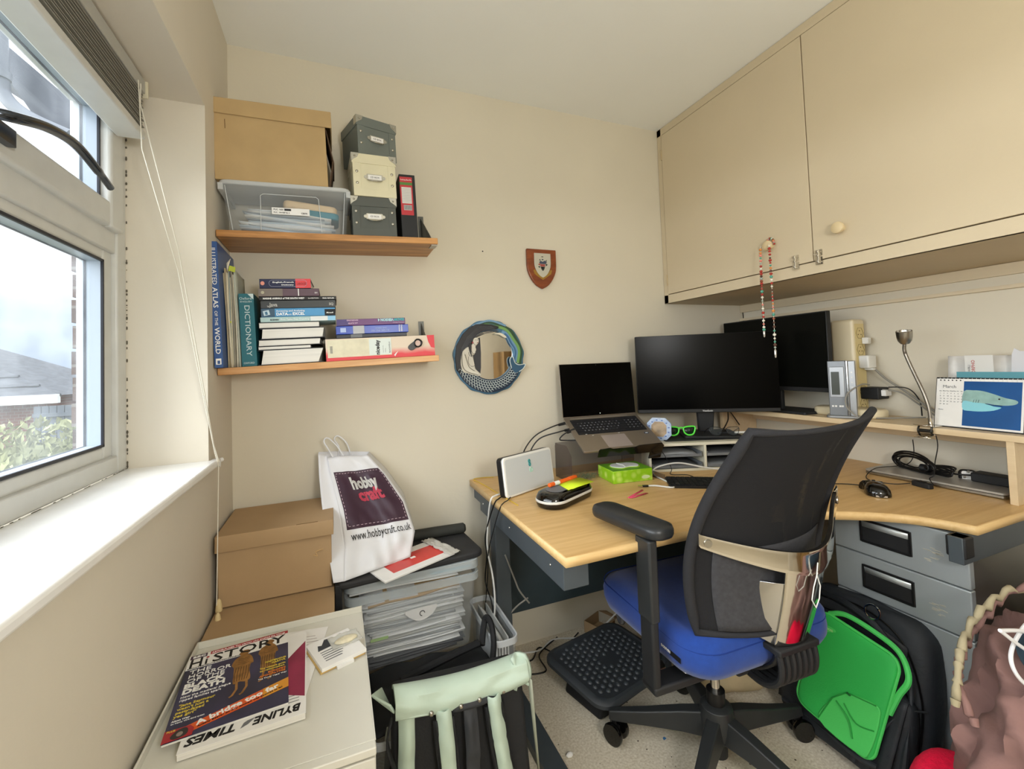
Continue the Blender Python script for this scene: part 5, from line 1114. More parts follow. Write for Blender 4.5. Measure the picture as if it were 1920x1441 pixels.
# lumbar lower pad darker band
MB().grid(lambda a, c: bk((2*a-1)*.80, .02+.40*c, .0035), 20, 12).build('lumbar_pad', mat('lumbar_mesh', '3a3a3d', .9, var=.2, vs=90, bump=.5, bs=600), ch, solid=.002)
# chrome yoke
def yk(s, t_):   # s -1..1 across, t_ 0 bottom 1 top
    u = s*1.04; v = .36+.115*abs(s)**1.5+.09*max(0, s)**2; p = bk(max(-1, min(1, u)), v)
    hgt = .030+.028*(1-abs(s))
    x = p[0]*(1+.10*max(0, s)**3)+.028*(1-s*s); return (x, p[1]-.014-.052*(1-s*s)**2, p[2]+hgt*(t_-.5))
MB().grid(lambda a, c: yk(2*a-1, c), 40, 6).build('chrome_yoke', CHROME, ch, solid=.010, bevel=.0015)
MB().lathe([(.002, .003), (.009, .003), (.010, 0)], 20, T(*yk(-.90, .5)) @ T(-.0, -.006, 0) @ RZ(-28) @ RX(90)).build('bolt_cap', STEELB, ch)
MB().lathe([(.002, .003), (.009, .003), (.010, 0)], 20, T(*yk(.90, .5)) @ T(.0, -.006, 0) @ RZ(28) @ RX(90)).build('bolt_cap', STEELB, ch)
# spine
def sp_(a, c):   # a across, c 0 top..1 bottom
    x = .028+(a-.5)*(.134-.014*c); z = .735-.248*c; f = -.292+.055*c-.016*(1-(2*a-1)**2)-.006*sin(pi*c)
    return (x, f, z)
MB().grid(sp_, 14, 20).build('chrome_spine', CHROME, ch, solid=.006)
for s in (-1, 1):
    MB().add([(.028+s*.060, -.278, .66), (.028+s*.092, -.235, .655), (.028+s*.094, -.215, .515), (.028+s*.056, -.238, .492)], [(0, 1, 2, 3)]).build('spine_wing', mat('soft_chrome', 'c3c4c6', .16, 1), ch, solid=.005, bevel=.001)
MB().box(-.040, -.262, .474, .096, -.205, .490).build('spine_collar', BLKM, ch, bevel=.004, bseg=3)
for k in range(7):
    x = -.030+k*.0195
    P = spline([(x, -.250, .474), (x, -.255, .44), (x, -.245, .405), (x, -.20, .375), (x, -.13, .378), (x, -.08, .39)], 4)
    MB().tube(P, .0078, 8).build('gaiter_rib', BLKM, ch)
MB().grid(lambda a, c: (-.034+.126*a, -.242+.10*c*c, .474-.09*c), 2, 10).build('gaiter', BLK, ch, solid=.01)
MB().tube([(.018, -.322, .690), (.030, -.320, .662), (.027, -.318, .632), (.012, -.320, .615), (.000, -.320, .635), (.006, -.322, .665), (.021, -.322, .695)], .0014, 6).tube([(.018, -.322, .690), (.018, -.326, .72)], .0014, 6).build('string_loop', CABLEW, ch)
# arms
for s in (-1, 1):
    AX = s*(.295 if s < 0 else .268); AY = -.105 if s < 0 else 0
    MB().box(AX-.011, AY-.022, .372, AX+.011, AY+.030, .60).build('arm_upright', BLKM, ch, bevel=.006, bseg=3)
    MB().box(AX-.0135, AY-.026, .545, AX+.0135, AY+.034, .752).build('arm_sleeve', ARMB, ch, bevel=.006, bseg=3)
    x0_, x1_ = sorted((AX+s*.011, s*.06)); MB().box(x0_, AY-.024, .366, x1_, AY+.034, .388).build('arm_bracket', BLKM, ch, bevel=.006, bseg=3)
    MB().lathe([(.001, .004), (.008, .003), (.010, 0)], 14, T(s*.19, AY, .388)).build('arm_bolt', STEELB, ch)
    A_ = T(AX+.004, AY+.075, .758) @ RZ(10 if s < 0 else -8)
    V = []; n = len(rrect(-.043, -.130, .043, .130, .035, 6))
    L_ = [(.70, 0), (.93, .002), (1.0, .010), (1.0, .020), (.93, .029), (.75, .0325), (.3, .034)]
    for q, z in L_: V += [(x*q, y*(1-(1-q)*.35), z) for x, y in rrect(-.043, -.130, .043, .130, .035, 6)]
    MB().add(V, [(i*n+k, i*n+(k+1) % n, (i+1)*n+(k+1) % n, (i+1)*n+k) for i in range(len(L_)-1) for k in range(n)]+[tuple(range(n))[::-1], tuple(range((len(L_)-1)*n, len(L_)*n))], A_).build('arm_pad', mat('arm_pad_rubber', '26282a', .35), ch, ang=60)
MB().tube([(-.05, .04, .37), (-.16, .03, .362), (-.20, .0, .35)], .006, 8).build('lever', BLKM, ch); MB().hexa([(-.24, -.03, .340), (-.19, -.022, .340), (-.185, .0, .344), (-.235, .0, .344)], [(-.24, -.03, .349), (-.19, -.022, .349), (-.185, .0, .353), (-.235, .0, .353)]).build('lever_paddle', STEELB, ch, bevel=.002)
MB().tube([(-.07, .14, .385), (-.20, .17, .385)], .007, 8).build('lever', BLKM, ch); MB().sph((-.205, .172, .388), (.014, .018, .024)).build('knob', mat('smoky_knob', '3c3d40', .2), ch)

# ================================================================ footrest
fo = thing('footrest', 'dark grey plastic footrest covered in round bumps under the desk', 'footrest', (1.265, -.365, 0), (0, 0, 14))
FR = mat('slate_plastic', '34383c', .5, var=.08, vs=20)
FT = T(0, 0, .102) @ RX(3) @ RY(2)
V = []; base_ = rrect(-.198, -.158, .198, .158, .055, 6); n = len(base_)
L_ = [(.93, -.022), (1, -.016), (1.0, -.004), (.965, .004), (.90, .0065), (.875, .0035), (.86, .0025), (.1, .0025)]
for q, z in L_: V += [(x*q, y*q, z) for x, y in base_]
MB().add(V, [(i*n+k, i*n+(k+1) % n, (i+1)*n+(k+1) % n, (i+1)*n+k) for i in range(len(L_)-1) for k in range(n)]+[tuple(range(n))[::-1], tuple(range((len(L_)-1)*n, len(L_)*n))], FT).build('platform', FR, fo)
dm = MB()
for i in range(13):
    for j in range(11):
        if (i+j) % 1 == 0:
            x = -.150+i*.025; y = -.122+j*.0243+(.012 if i % 2 else 0)
            if abs(x) > .155 or y > .125 or abs(x)+abs(y) > .262: continue
            if 5 <= i <= 7 and 4 <= j <= 5: continue
            dm.sph((x, y, .0025), (.0088, .0088, .0062), 10, 6, FT)
o = dm.build('massage_bumps', mat('slate_bump', '3c4146', .38), fo); o['kind'] = 'stuff'
MB().prism([(-.15, .0), (.15, .0), (.11, .085), (-.11, .085)], -.09, .09, 'y', T(0, 0, .0) ).build('stand', BLKM, fo, bevel=.01)
MB().box(-.13, -.09, 0, .13, .10, .016).build('foot', BLKM, fo, bevel=.006)

# ================================================================ riser and wall things on the right
R0 = ZR
t = thing('power_strip', 'tall cream tower socket strip leaning upright against the wall beside the second monitor', 'power strip', (2.405, -.578, R0), (0, 0, 0))
CS = mat('cream_socket_side', 'd6c48e', .4)
MB().prism(rrect(-.040, -.046, .040, .046, .012), .0, .405).build('casing', CREAMP, t, bevel=.010, bseg=3)
MB().box(-.030, -.0475, .012, .030, -.0462, .385).build('socket_face', CS, t)
for z in (.345, .275, .10, .05):
    sk = MB().tube([(x, -.0482, z+y) for x, y in ((-.024, 0), (-.012, .022), (.012, .022), (.024, 0), (.012, -.022), (-.012, -.022))], .0009, 5, closed=True).build('socket', mat('socket_line', '8e7f55', .5), t)
    for x, y in ((-.009, -.006), (.009, -.006), (0, .010)): MB().box(x-.0025, -.0485, z+y-.002, x+.0025, -.0475, z+y+.002).build('socket_hole', mat('socket_hole_brown', '6d5734', .6), sk, smooth=False)
MB().box(.018, -.056, .300, .030, -.0475, .318).build('switch', WHT, t, bevel=.002)
t = thing('mains_plug', 'white square mains plug pushed into the cream tower socket', 'plug', (2.412, -.642, R0+.222), (0, 0, 0))
MB().box(-.028, -.022, -.026, .028, .0165, .028).build('body', WHT, t, bevel=.006, bseg=3); MB().box(-.010, -.027, -.034, .012, .006, -.026).build('cable_exit', WHT, t, bevel=.003)
t = thing('mains_plug', 'small white night light plug at the side of the cream tower socket', 'plug', (2.425, -.636, R0+.312), (0, 0, 0)); MB().box(-.012, -.014, -.014, .014, .0095, .014).build('body', WHT, t, bevel=.004)
t = thing('mains_plug', 'wide black adapter plug at the bottom of the cream tower socket', 'plug', (2.42, -.648, R0+.095), (0, 0, 0)); MB().box(-.036, -.045, -.026, .036, .022, .022).build('body', BLKM, t, bevel=.004); MB().box(-.02, -.062, -.012, .02, -.045, .012).build('label', PAPER, t, bevel=.002)
t = thing('wireless_hub', 'low cream plastic hub behind the silver clock radio', 'hub', (2.395, -.575, R0), (0, 0, 0))
MB().prism(rrect(-.055, -.135, .055, .13, .05, 8), 0.0, .036).build('casing', CREAMP, t, bevel=.012, bseg=4)
bpy.data.objects[t.name].location = (2.34, -.60, R0)
for o in (t,): o.location = (2.338, -.605, R0)
cr_ = thing('clock_radio', 'upright silver clock radio with a dark display on the riser shelf', 'clock radio', (2.262, -.635, R0), (0, 0, -62))
SV = mat('silver_plastic', '9a9c9e', .32, .5); SVD = mat('dark_silver_plastic', '74777a', .35, .5)
MB().prism(rrect(-.060, -.030, .055, .045, .015), 0, .011).build('foot', SV, cr_, bevel=.003)
MB().box(-.048, -.022, .010, .012, .040, .232).build('body', SVD, cr_, bevel=.002)
MB().box(.012, -.024, .010, .019, .040, .232).build('chrome_strip', mat('bright_strip', 'd6d8da', .15, .9), cr_, bevel=.002)
MB().box(.019, -.020, .010, .042, .040, .231).build('side_panel', SV, cr_, bevel=.002)
MB().box(-.043, -.0255, .085, .006, -.022, .208).build('display_frame', SV, cr_, bevel=.002); MB().box(-.037, -.0268, .095, -.010, -.0254, .188).build('display', mat('lcd_dark', '2b3022', .3), cr_)
for z in (.185, .165, .145, .125, .105): MB().cyl((.030, -.020, z), (.030, -.0225, z), .003, seg=10).build('button', STEELB, cr_)
for x in (-.036, -.026, -.012, -.004): MB().box(x-.0035, -.0235, .045, x+.0035, -.0222, .052).build('button', WHT, cr_)
for i, (pts, r, m_, lb) in enumerate((
 ([(2.42, -.668, R0+.19), (2.43, -.70, R0+.15), (2.44, -.76, R0+.10), (2.44, -.82, R0+.05), (2.445, -.875, R0+.008)], .0042, CABLEG, 'thick grey cable from the white plug down to the riser shelf'),
 ([(2.40, -.664, R0+.11), (2.43, -.74, R0+.10), (2.44, -.79, R0+.06), (2.43, -.845, R0+.02), (2.43, -.865, R0+.006)], .0030, CABLEG, 'second grey cable sloping from the sockets to the riser shelf'),
 ([(2.36, -.675, R0+.13), (2.28, -.69, R0+.135), (2.235, -.665, R0+.10), (2.225, -.665, R0+.05), (2.235, -.70, R0+.010), (2.25, -.72, R0+.004)], .0026, CABLEG, 'pale grey cable looping in front of the silver clock radio'),
 ([(2.40, -.72, R0+.12), (2.43, -.77, R0+.115), (2.44, -.80, R0+.07), (2.44, -.805, R0+.01)], .0022, CABLEB, 'thin dark cable arching from the black adapter to the riser'),
 ([(2.30, -.725, R0+.004), (2.36, -.78, R0+.006), (2.40, -.835, R0+.010)], .0026, CABLEG, 'grey cable with a small connector lying flat on the riser'))):
    cable('cable', pts, r, m_, lb)
# gooseneck lamp
gl_ = thing('clamp_lamp', 'brushed steel gooseneck lamp clamped to the front of the riser shelf', 'lamp', (2.236, -.925, R0))
NK = bpy.data.materials.new('gooseneck_steel'); NK.use_nodes = True; nt = NK.node_tree; b = nt.nodes['Principled BSDF']; b.inputs['Metallic'].default_value = .9; b.inputs['Roughness'].default_value = .35; b.inputs['Base Color'].default_value = lin('8d867c')
pth = [(0, 0, .012), (0, .002, .06), (.0, .014, .115), (.004, .038, .18), (.004, .056, .235), (.002, .062, .265), (-.002, .058, .292)]
PP = spline(pth, 14); MB().tube(PP, [.0052+.0007*(i % 2) for i in range(len(PP))], 10).build('gooseneck', NK, gl_)
MB().cyl((0, 0, .0), (0, 0, .03), .0075).build('socket', CHROME, gl_)
HM = T(-.004, .056, .288) @ RX(6) @ RY(-14)
MB().lathe([(.006, 0), (.013, .002), (.0195, .012), (.0225, .026), (.0232, .040), (.0232, .048), (.0215, .048), (.0205, .040), (.016, .034), (.001, .033)], 28, HM).build('lamp_head', STEELB, gl_)
MB().lathe([(.0205, .0405), (.001, .0415)], 20, HM).build('lens', mat('lamp_lens', 'd5d5cf', .2), gl_)
for x in (-.006, .006): MB().sph((x, 0, .042), (.0025, .0025, .001), 8, 6, HM).build('led', BLKM, gl_)
MB().box(-.028, -.020, .001, .030, .060-.04, .0035).build('clamp_jaw', CHROME, gl_, bevel=.001); MB().box(-.024, -.020, -.0265, .034, .020, -.022).build('clamp_jaw', CHROME, gl_, bevel=.001)
MB().tube(spline([(-.032, -.018, .004), (-.040, -.018, -.01), (-.032, -.018, -.024)], 5), .003, 8).tube(spline([(-.032, .018, .004), (-.040, .018, -.01), (-.032, .018, -.024)], 5), .003, 8).cyl((-.036, -.02, -.010), (-.036, .02, -.010), .006).build('clamp_spring', mat('dark_spring', '3a3936', .3, .8), gl_)
MB().add([(-.03, -.02, .002), (-.03, .02, .002), (-.055, .024, .010), (-.055, -.024, .010)], [(0, 1, 2, 3)]).add([(-.03, -.02, -.024), (-.03, .02, -.024), (-.055, .024, -.032), (-.055, -.024, -.032)], [(0, 1, 2, 3)]).build('clamp_grip', CHROME, gl_, solid=.0015)
# calendar
cl = thing('desk_calendar', 'spiral bound desk calendar open at March with a shark photograph', 'calendar', (2.262, -1.030, R0), (0, 0, -93))
CT = RX(-12)
MB().box(-.112, .0, .0, .112, .0025, .170, CT).build('front_board', BLKM, cl); MB().add([(-.112, .037, .1665), (.112, .037, .1665), (.112, .090, 0), (-.112, .090, 0)], [(0, 1, 2, 3)]).build('back_board', BLKM, cl, solid=.0025)
MB().box(-.1095, -.0018, .004, .1075, -.0004, .166, CT).build('page', PAPER, cl)
MC = CT @ T(0, -.0020, 0) @ RX(90)
sh_ = MB().prism(rect(-.036, .010, .102, .158), 0, .0003, M=MC).build('photo', mat('shark_sea', '10508f', .35, var=.2, vs=9), cl)
MB().prism(spl2([(-.0355, .124), (-.011, .1285), (.012, .127), (.0407, .1176), (.0656, .1075), (.0886, .102), (.0945, .095), (.0867, .0874), (.0656, .0835), (.0407, .0845), (.020, .087), (.0, .080), (-.0355, .078)], 3), .0003, .0006, M=MC).build('shark', mat('shark_body', '8fb3ae', .4, var=.2, vs=45), sh_)
MB().prism(spl2([(-.0355, .092), (-.01, .089), (.020, .0865), (.040, .079), (.058, .0765), (.0407, .066), (.012, .0605), (-.0168, .0600), (-.0355, .064)], 3), .0006, .0009, M=MC).build('shark_belly', mat('shark_belly', '86c9d6', .4), sh_)
MB().tube([(.020, .0865, .001), (.032, .083, .001), (.045, .0835, .001), (.060, .0825, .001)], .0009, 4, M=MC).build('shark_mouth', mat('shark_dark', '24424e', .5), sh_)
MB().prism(ell(.052, .103, .0026, .0026, 10), .0006, .0010, M=MC).build('shark_eye', INKB, sh_)
for k in range(3): MB().tube([(-.008+k*.006, .098, .0009), (-.010+k*.006, .088, .0009)], .0006, 4, M=MC).build('shark_gill', mat('shark_dark', '24424e', .5), sh_)
text('month', 'March', .0145, GREY, cl, MC @ T(-.074, .134, .0003), align='CENTER')
itm = []
for i, d_ in enumerate(('Sun', 'Mon', 'Tue', 'Wed', 'Thu', 'Fri', 'Sat')): itm.append((d_, .0045, MC @ T(-.101+i*.0095, .122, .0003), dict(bold=.01)))
for k in range(1, 32):
    i, r_ = (k-1) % 7, (k-1)//7; itm.append((str(k), .0052, MC @ T(-.099+i*.0095, .1135-r_*.0092, .0003), {}))
itm.append(('Notes:', .005, MC @ T(-.101, .058, .0003), {}))
join_text('dates', itm, GREY, cl)
for k in range(20):
    x = -.102+k*.0107
    MB().tube([(x, -.003+.006*cos(q)+.006, .163+.007*sin(q)) for q in [2*pi*i/10 for i in range(10)]], .0008, 5, closed=True, M=CT).build('ring', mat('wire_white', 'dedede', .3, .3), cl)
for k in range(6): MB().prism(ell(-.099+k*.0107, .1605, .0022, .0022, 8), 0, .0003, M=MC).build('punch_hole', INKB, cl, smooth=False)
# papers behind the calendar
pp = tag(MB().grid(lambda u, v: (.012*sin(u*2.2)+.03*v*0, -.22*u, .02+.235*v-(.02*max(0, u-.8)/.2 if v > .9 else 0)), 14, 6).build('paper', PAPER, solid=.0012), 'large white sheet of paper standing behind the calendar, against the wall', 'paper', loc=(2.375, -.912, R0-.015), rot=(0, 6, 0))
tg2 = thing('card_label', 'small glossy white card with red lettering clipped to the paper behind the calendar', 'card', (2.352, -1.012, R0+.155), (0, 0, -92)); MB().box(-.036, 0, 0, .036, .0015, .085).build('card', mat('glossy_card', 'd9d9d6', .15), tg2); text('print', 'MORPHO', .013, mat('ink_soft_red', 'b8605a', .5), tg2, T(-.010, -.0008, .014) @ RX(90) @ RZ(90), bold=.01); text('print', 'TWIRLI', .009, GREY, tg2, T(-.022, -.0008, .024) @ RX(90) @ RZ(90))
tag(MB().box(0, -.19, 0, .004, 0, .185).build('folder', mat('teal_card', '5b9aa6', .6)), 'pale teal card folder standing directly behind the calendar', 'folder', loc=(2.335, -.955, R0), rot=(0, 4, 0))
dt = thing('torn_leaflet', 'torn leaflet with a black circular mark at the top right behind the calendar', 'leaflet', (2.385, -1.10, R0), (0, 0, -92)); MB().prism(spl2([(-.02, 0), (.07, 0), (.07, .15), (.03, .155), (.032, .19), (.055, .21), (.05, .245), (.0, .25), (-.02, .24)], 2), 0, .0015, M=RX(90)).build('sheet', mat('leaflet_paper', 'd2d3d8', .6), dt, smooth=False)
MB().tube([(.038+.010*cos(q), -.002, .228+.007*sin(q)) for q in [2*pi*i/12 for i in range(12)]], .002, 5, closed=True).build('mark', INKB, dt)
tag(MB().box(-.03, -.06, 0, .03, 0, .12).build('document_box', mat('dark_box', '23242c', .6), bevel=.002), 'dark box standing at the right end of the calendar', 'box', loc=(2.33, -1.152+.06, R0)) if False else None
# ================================================================ left corner: cardboard boxes
from mathutils import noise as NZ
def fold(p, s=6., a=.01, seed=0.): return a*NZ.noise(Vector(p)*s+Vector((seed, seed*1.7, seed*.3)))
t = thing('archive_box', 'brown archive box with a fold over lid, above the lower box in the left corner', 'cardboard box', (.166, -.160, .542))
MB().box(-.150, -.135, 0, .152, .135, .165).build('body', CARDD, t, bevel=.002)
MB().add([(-.154, -.140, .203), (.158, -.140, .203), (.158, .138, .203), (-.154, .138, .203), (-.154, -.142, .158), (.158, -.144, .160), (.158, .138, .158), (-.154, .138, .158)], [(0, 1, 2, 3), (0, 4, 5, 1), (1, 5, 6, 2), (2, 6, 7, 3), (3, 7, 4, 0)]).build('lid', CARDD, t, solid=.003, bevel=.0015)
MB().box(.055, -.1400, .2040, .115, -.1375, .2050).build('lid_slot', mat('slot_shadow', '6e5330', .9), t, smooth=False)
MB().tube(spline([(.100, -.1365, .105), (.112, -.1375, .100), (.108, -.137, .113), (.128, -.1375, .118)], 4), .0012, 5).build('crease', mat('crease_pale', 'c2a06e', .8), t)
t = thing('cardboard_box', 'larger plain cardboard box on the floor in the left corner, under the lidded one', 'cardboard box', (.168, -.240, 0))
MB().box(-.157, -.222, 0, .157, .222, .5385).build('body', CARDD, t, bevel=.002)
MB().box(-.157, -.001, .5385, .157, .001, .5395).build('flap_seam', mat('slot_shadow', '6e5330', .9), t, smooth=False)
tag(MB().box(.3265, -.335, 0, .346, -.03, .556).build('ring_binder', BLKM, bevel=.002), 'black ring binder standing upright between the cardboard boxes and the clear crate', 'binder')
# ================================================================ white cabinet in front
UW = mat('cabinet_offwhite', 'cfcdc2', .4, var=.03, vs=6, bump=.06, bs=200)
un = thing('storage_cabinet', 'low off white metal cabinet with a raised rim, magazines on top', 'cabinet', (.205, -.71, 0))
MU = T(-.205, .71, 0)
MB().box(.012, -.935, 0, .028, -.478, .536, MU).box(.380, -.935, 0, .396, -.478, .536, MU).box(.028, -.492, 0, .380, -.478, .536, MU).box(.012, -.935, .520, .396, -.478, .5365, MU).build('body', UW, un, bevel=.001, smooth=False)
MB().box(.012, -.482, .5365, .396, -.478, .553, MU).build('rear_rim', UW, un, bevel=.001); MB().box(.012, -.938, .5365, .016, -.482, .553, MU).build('side_rim', UW, un, bevel=.001); MB().box(.394, -.938, .5365, .3965, -.482, .5385, MU).build('side_rim', UW, un)
MB().box(.014, -.952, .275, .394, -.936, .517, MU).build('drawer', UW, un, bevel=.002); MB().box(.014, -.952, .02, .394, -.936, .270, MU).build('drawer', UW, un, bevel=.002)
MB().box(.012, -.954, .522, .396, -.935, .5365, MU).build('top_edge', UW, un, bevel=.002)
MB().box(.17, -.962, .38, .27, -.952, .395, MU).build('handle', STEELB, un, bevel=.002)
# ---- magazines
zt = .537
def mag(name, label, loc, rz, w, h, th, m, cat='magazine'):
    t = thing(name, label, cat, loc, (0, 0, rz))
    MB().box(-w/2+.001, -h/2+.001, 0, w/2-.001, h/2-.001, th-.0006).build('pages', PAGES, t, smooth=False)
    c = MB().box(-w/2, -h/2, th-.0006, w/2, h/2, th).build('cover', m, t, smooth=False)
    return t, c
t, c = mag('letter', 'printed white letter sheet poking out behind the magazines', (.215, -.640, zt), -9, .15, .27, .0015, PAPER, 'letter')
join_text('print', [(s, .006, T(-.0+.0, .11-i*.012, .0016), {}) for i, s in enumerate(('lorem dolor sit', 'amet consect', 'adipis elit sed', 'tempor incidid', 'labore magna', 'aliqua enim', 'minim veniam'))], mat('ink_rose_grey', '9a8588', .6), t) if False else None
for i in range(8): decal('print_line', rect(.005, .10-i*.012, .05+.012*((i*7) % 3)/2, .102-i*.012), mat('ink_rose_grey', 'a59a98', .6), t, T(0, 0, .0015), h=.0002)
t, c = mag('newspaper', 'folded newspaper magazine lying upside down beneath the history magazine', (.165, -.690, zt+.002), 3, .205, .300, .012, PAPER)
tp = .0125
M180 = T(0, 0, tp) @ RZ(180)
text('title', 'BYLINE', .027, INKB, c, M180 @ T(-.094, .118, 0), bold=.03, shear=.2, fit=.082); text('title', 'TIMES', .027, INKB, c, M180 @ T(.014, .118, 0), bold=.03, shear=.2, fit=.078)
decal('logo', [(-.010, .0), (.0, .012), (.012, .018), (.008, .006), (.002, .002)], GREY, c, M180 @ T(-.004, .118, 0)); decal('picture', [(.03, -.06), (.100, -.10), (.100, .10), (.055, .03)], mat('cerise_print', '8c2a4a', .5, var=.2, vs=20), c, T(0, 0, tp-.0003))
for i in range(6): decal('print_line', rect(.0, -.108+i*.009, .06, -.1065+i*.009), GREY, c, T(.03, .0, tp-.0003), h=.0002)
t, c = mag('magazine', 'glossy history magazine with gilt skeletons on a dark cover, uppermost on the cabinet', (.128, -.672, zt+.0147), 5.5, .203, .272, .0045, mat('magazine_navy', '232437', .3, var=.2, vs=9, col2='3a3a5c'))
W2, H2, tz = .1015, .136, .0046
decal('masthead', rect(-W2, .082, W2, H2), PAPER, c, T(0, 0, tz)); decal('top_strip', rect(-.060, .124, W2, H2-.0005), mat('mag_crimson', 'a3242f', .3), c, T(0, 0, tz+.0003)); decal('logo_panel', rect(-W2+.003, .121, -.066, H2-.001), mat('mag_plum', '3c2540', .3), c, T(0, 0, tz+.0003))
text('logo', 'BBC', .0095, INKW, c, T(-.094, .1245, tz+.0009), bold=.03, fit=.024)
text('strap_line', 'AETHELFLAED The warrior who crushed the Vikings', .0068, INKW, c, T(-.057, .1265, tz+.0009), bold=.01, fit=.152)
text('title', 'H', .047, INKB, c, T(-.098, .087, tz+.0007), bold=.01, width=.8); text('title', 'i', .030, INKB, c, T(-.068, .089, tz+.0007), bold=.02); decal('title_dot', ell(-.0635, .1145, .003, .003), mat('mag_crimson', 'a3242f', .3), c, T(0, 0, tz+.0008)); text('title', 'STORY', .045, INKB, c, T(-.054, .089, tz+.0007), bold=.008, fit=.148)
text('subtitle', "BRITAIN'S BESTSELLING HISTORY MAGAZINE", .0045, INKB, c, T(-.098, .0832, tz+.0007), fit=.10)
join_text('headline', [('THE', .0185, T(-.092, .064, tz+.0003), dict(fit=.040)), ('HORROR', .0185, T(-.092, .048, tz+.0003), dict(fit=.078)), ('OF THE', .0185, T(-.092, .032, tz+.0003), dict(fit=.068)), ('BLACK', .020, T(-.094, .015, tz+.0003), dict(bold=.045, fit=.072)), ('DEATH', .020, T(-.094, -.003, tz+.0003), dict(bold=.045, fit=.074))], INKW, c)
join_text('standfirst', [('How the medieval plague', .0092, T(-.094, -.016, tz+.0003), dict(fit=.086)), ('ripped families apart', .0092, T(-.094, -.0255, tz+.0003), dict(fit=.070)), ('Alison Weir', .0058, T(-.096, -.083, tz+.0003), dict(bold=.02)), ('on Henry VIII\'s third queen', .0048, T(-.096, -.0895, tz+.0003), {})], INKW, c)
YL = mat('mag_yellow', 'd6c04a', .35)
join_text('quote', [('"Jane Seymour', .0098, T(-.092, -.042, tz+.0003), dict(bold=.02, fit=.060)), ("wasn't just a", .0098, T(-.093, -.052, tz+.0003), dict(bold=.02, fit=.052)), ('pasty-faced', .0098, T(-.094, -.062, tz+.0003), dict(bold=.02, fit=.046)), ('yes girl"', .0098, T(-.095, -.072, tz+.0003), dict(bold=.02, fit=.036))], YL, c)
join_text('cover_lines', [('MASTERMIND', .0072, T(.055, .020, tz+.0012), dict(bold=.03, fit=.042)), ('MARTYR', .0072, T(.068, .0115, tz+.0012), dict(bold=.03, fit=.028)), ('The ultimate guide', .0072, T(.046, -.001, tz+.0012), dict(bold=.02, fit=.050)), ('to reformation', .0072, T(.046, -.0095, tz+.0012), dict(bold=.02, fit=.048))], YL, c)
join_text('cover_lines', [('EUROPE\'S', .008, T(.062, -.020, tz+.0012), dict(bold=.03, fit=.034)), ('APOCALYPSE', .008, T(.046, -.0285, tz+.0012), dict(bold=.03, fit=.05))], mat('mag_orange_ink', 'd0762f', .35), c)
join_text('cover_lines', [('The Thirty Years\' War', .006, T(.044, -.037, tz+.0012), dict(fit=.054))], INKW, c)
fg = mat('gilt_bronze', '9a6f3c', .35, .2, var=.45, vs=60)
def figure(dx, dy, s, k):
    MB().prism(spl2([(-.014, .118), (-.006, .131), (.008, .130), (.013, .118), (.008, .110), (.014, .100), (.020, .085), (.024, .060), (.018, .056), (.016, .030), (.020, -.01), (.008, -.018), (-.004, -.012), (-.018, -.016), (-.020, .02), (-.022, .055), (-.028, .07), (-.022, .095), (-.010, .106)], 3), 0, .0004, M=T(dx, dy, tz+.0002) @ Matrix.Scale(s, 4)).build('figure', fg, c, smooth=False)
    for x in (-.010, .012):
        MB().tube([(x, -.012, 0), (x+.002*k, -.040, 0), (x-.006, -.062, 0), (x-.012, -.066, 0)], .0032, 5, M=T(dx, dy, tz+.0003) @ Matrix.Scale(s, 4) @ Matrix.Scale(.12, 4, (0, 0, 1))).build('figure_leg', fg, c)
    g = MB()
    for i in range(6): g.tube([(-.016+i*.006, .052, 0), (-.018+i*.0065, .02, 0), (-.016+i*.0055, -.008, 0)], .0008, 4, M=T(dx, dy, tz+.0007) @ Matrix.Scale(s, 4) @ Matrix.Scale(.2, 4, (0, 0, 1)))
    for i in range(4): g.tube([(-.014, .092-i*.008, 0), (0, .088-i*.008, 0), (.014, .092-i*.008, 0)], .0008, 4, M=T(dx, dy, tz+.0007) @ Matrix.Scale(s, 4) @ Matrix.Scale(.2, 4, (0, 0, 1)))
    g.build('figure_folds', mat('bronze_dark', '4c3218', .5), c)
figure(.012, -.008, .82, 1); figure(.062, .012, .78, -1)
decal('orange_band', [(-W2, -.116), (W2, -.056), (W2, -.086), (-W2, -.1355)], mat('mag_orange', 'd85a22', .3, var=.1, vs=6), c, T(0, 0, tz+.0002)); decal('band_end', [(.055, -.0695), (W2, -.056), (W2, -.086), (.055, -.098)], mat('mag_amber', 'd8932c', .3), c, T(0, 0, tz+.0004))
ab = math.degrees(math.atan2(.06, .203))*.86
text('band_title', 'A bridge too far', .0185, INKW, c, T(-.052, -.1135, tz+.0010) @ RZ(ab), bold=.035, fit=.142)
text('band_text', 'Antony Beevor on why Arnhem was doomed to fail', .006, INKB, c, T(-.050, -.1195, tz+.0010) @ RZ(ab), bold=.01, fit=.145)
decal('portrait_panel', [(-W2, -.105), (-.062, -.108), (-.055, -.118), (-.056, -.1355), (-W2, -.1355)], mat('mag_crimson', 'a3242f', .3), c, T(0, 0, tz+.0009)); decal('portrait', spl2([(-.082, -.113), (-.070, -.110), (-.064, -.118), (-.066, -.130), (-.082, -.134), (-.090, -.126)], 3), mat('portrait_dark', '33302f', .5), c, T(0, 0, tz+.0013))
decal('portrait_face', ell(-.076, -.124, .005, .0055), mat('portrait_skin', '8e8078', .5), c, T(0, 0, tz+.0017)); text('tag_line', 'PLUS', .0062, YL, c, T(-.098, -.1115, tz+.0013), bold=.02)
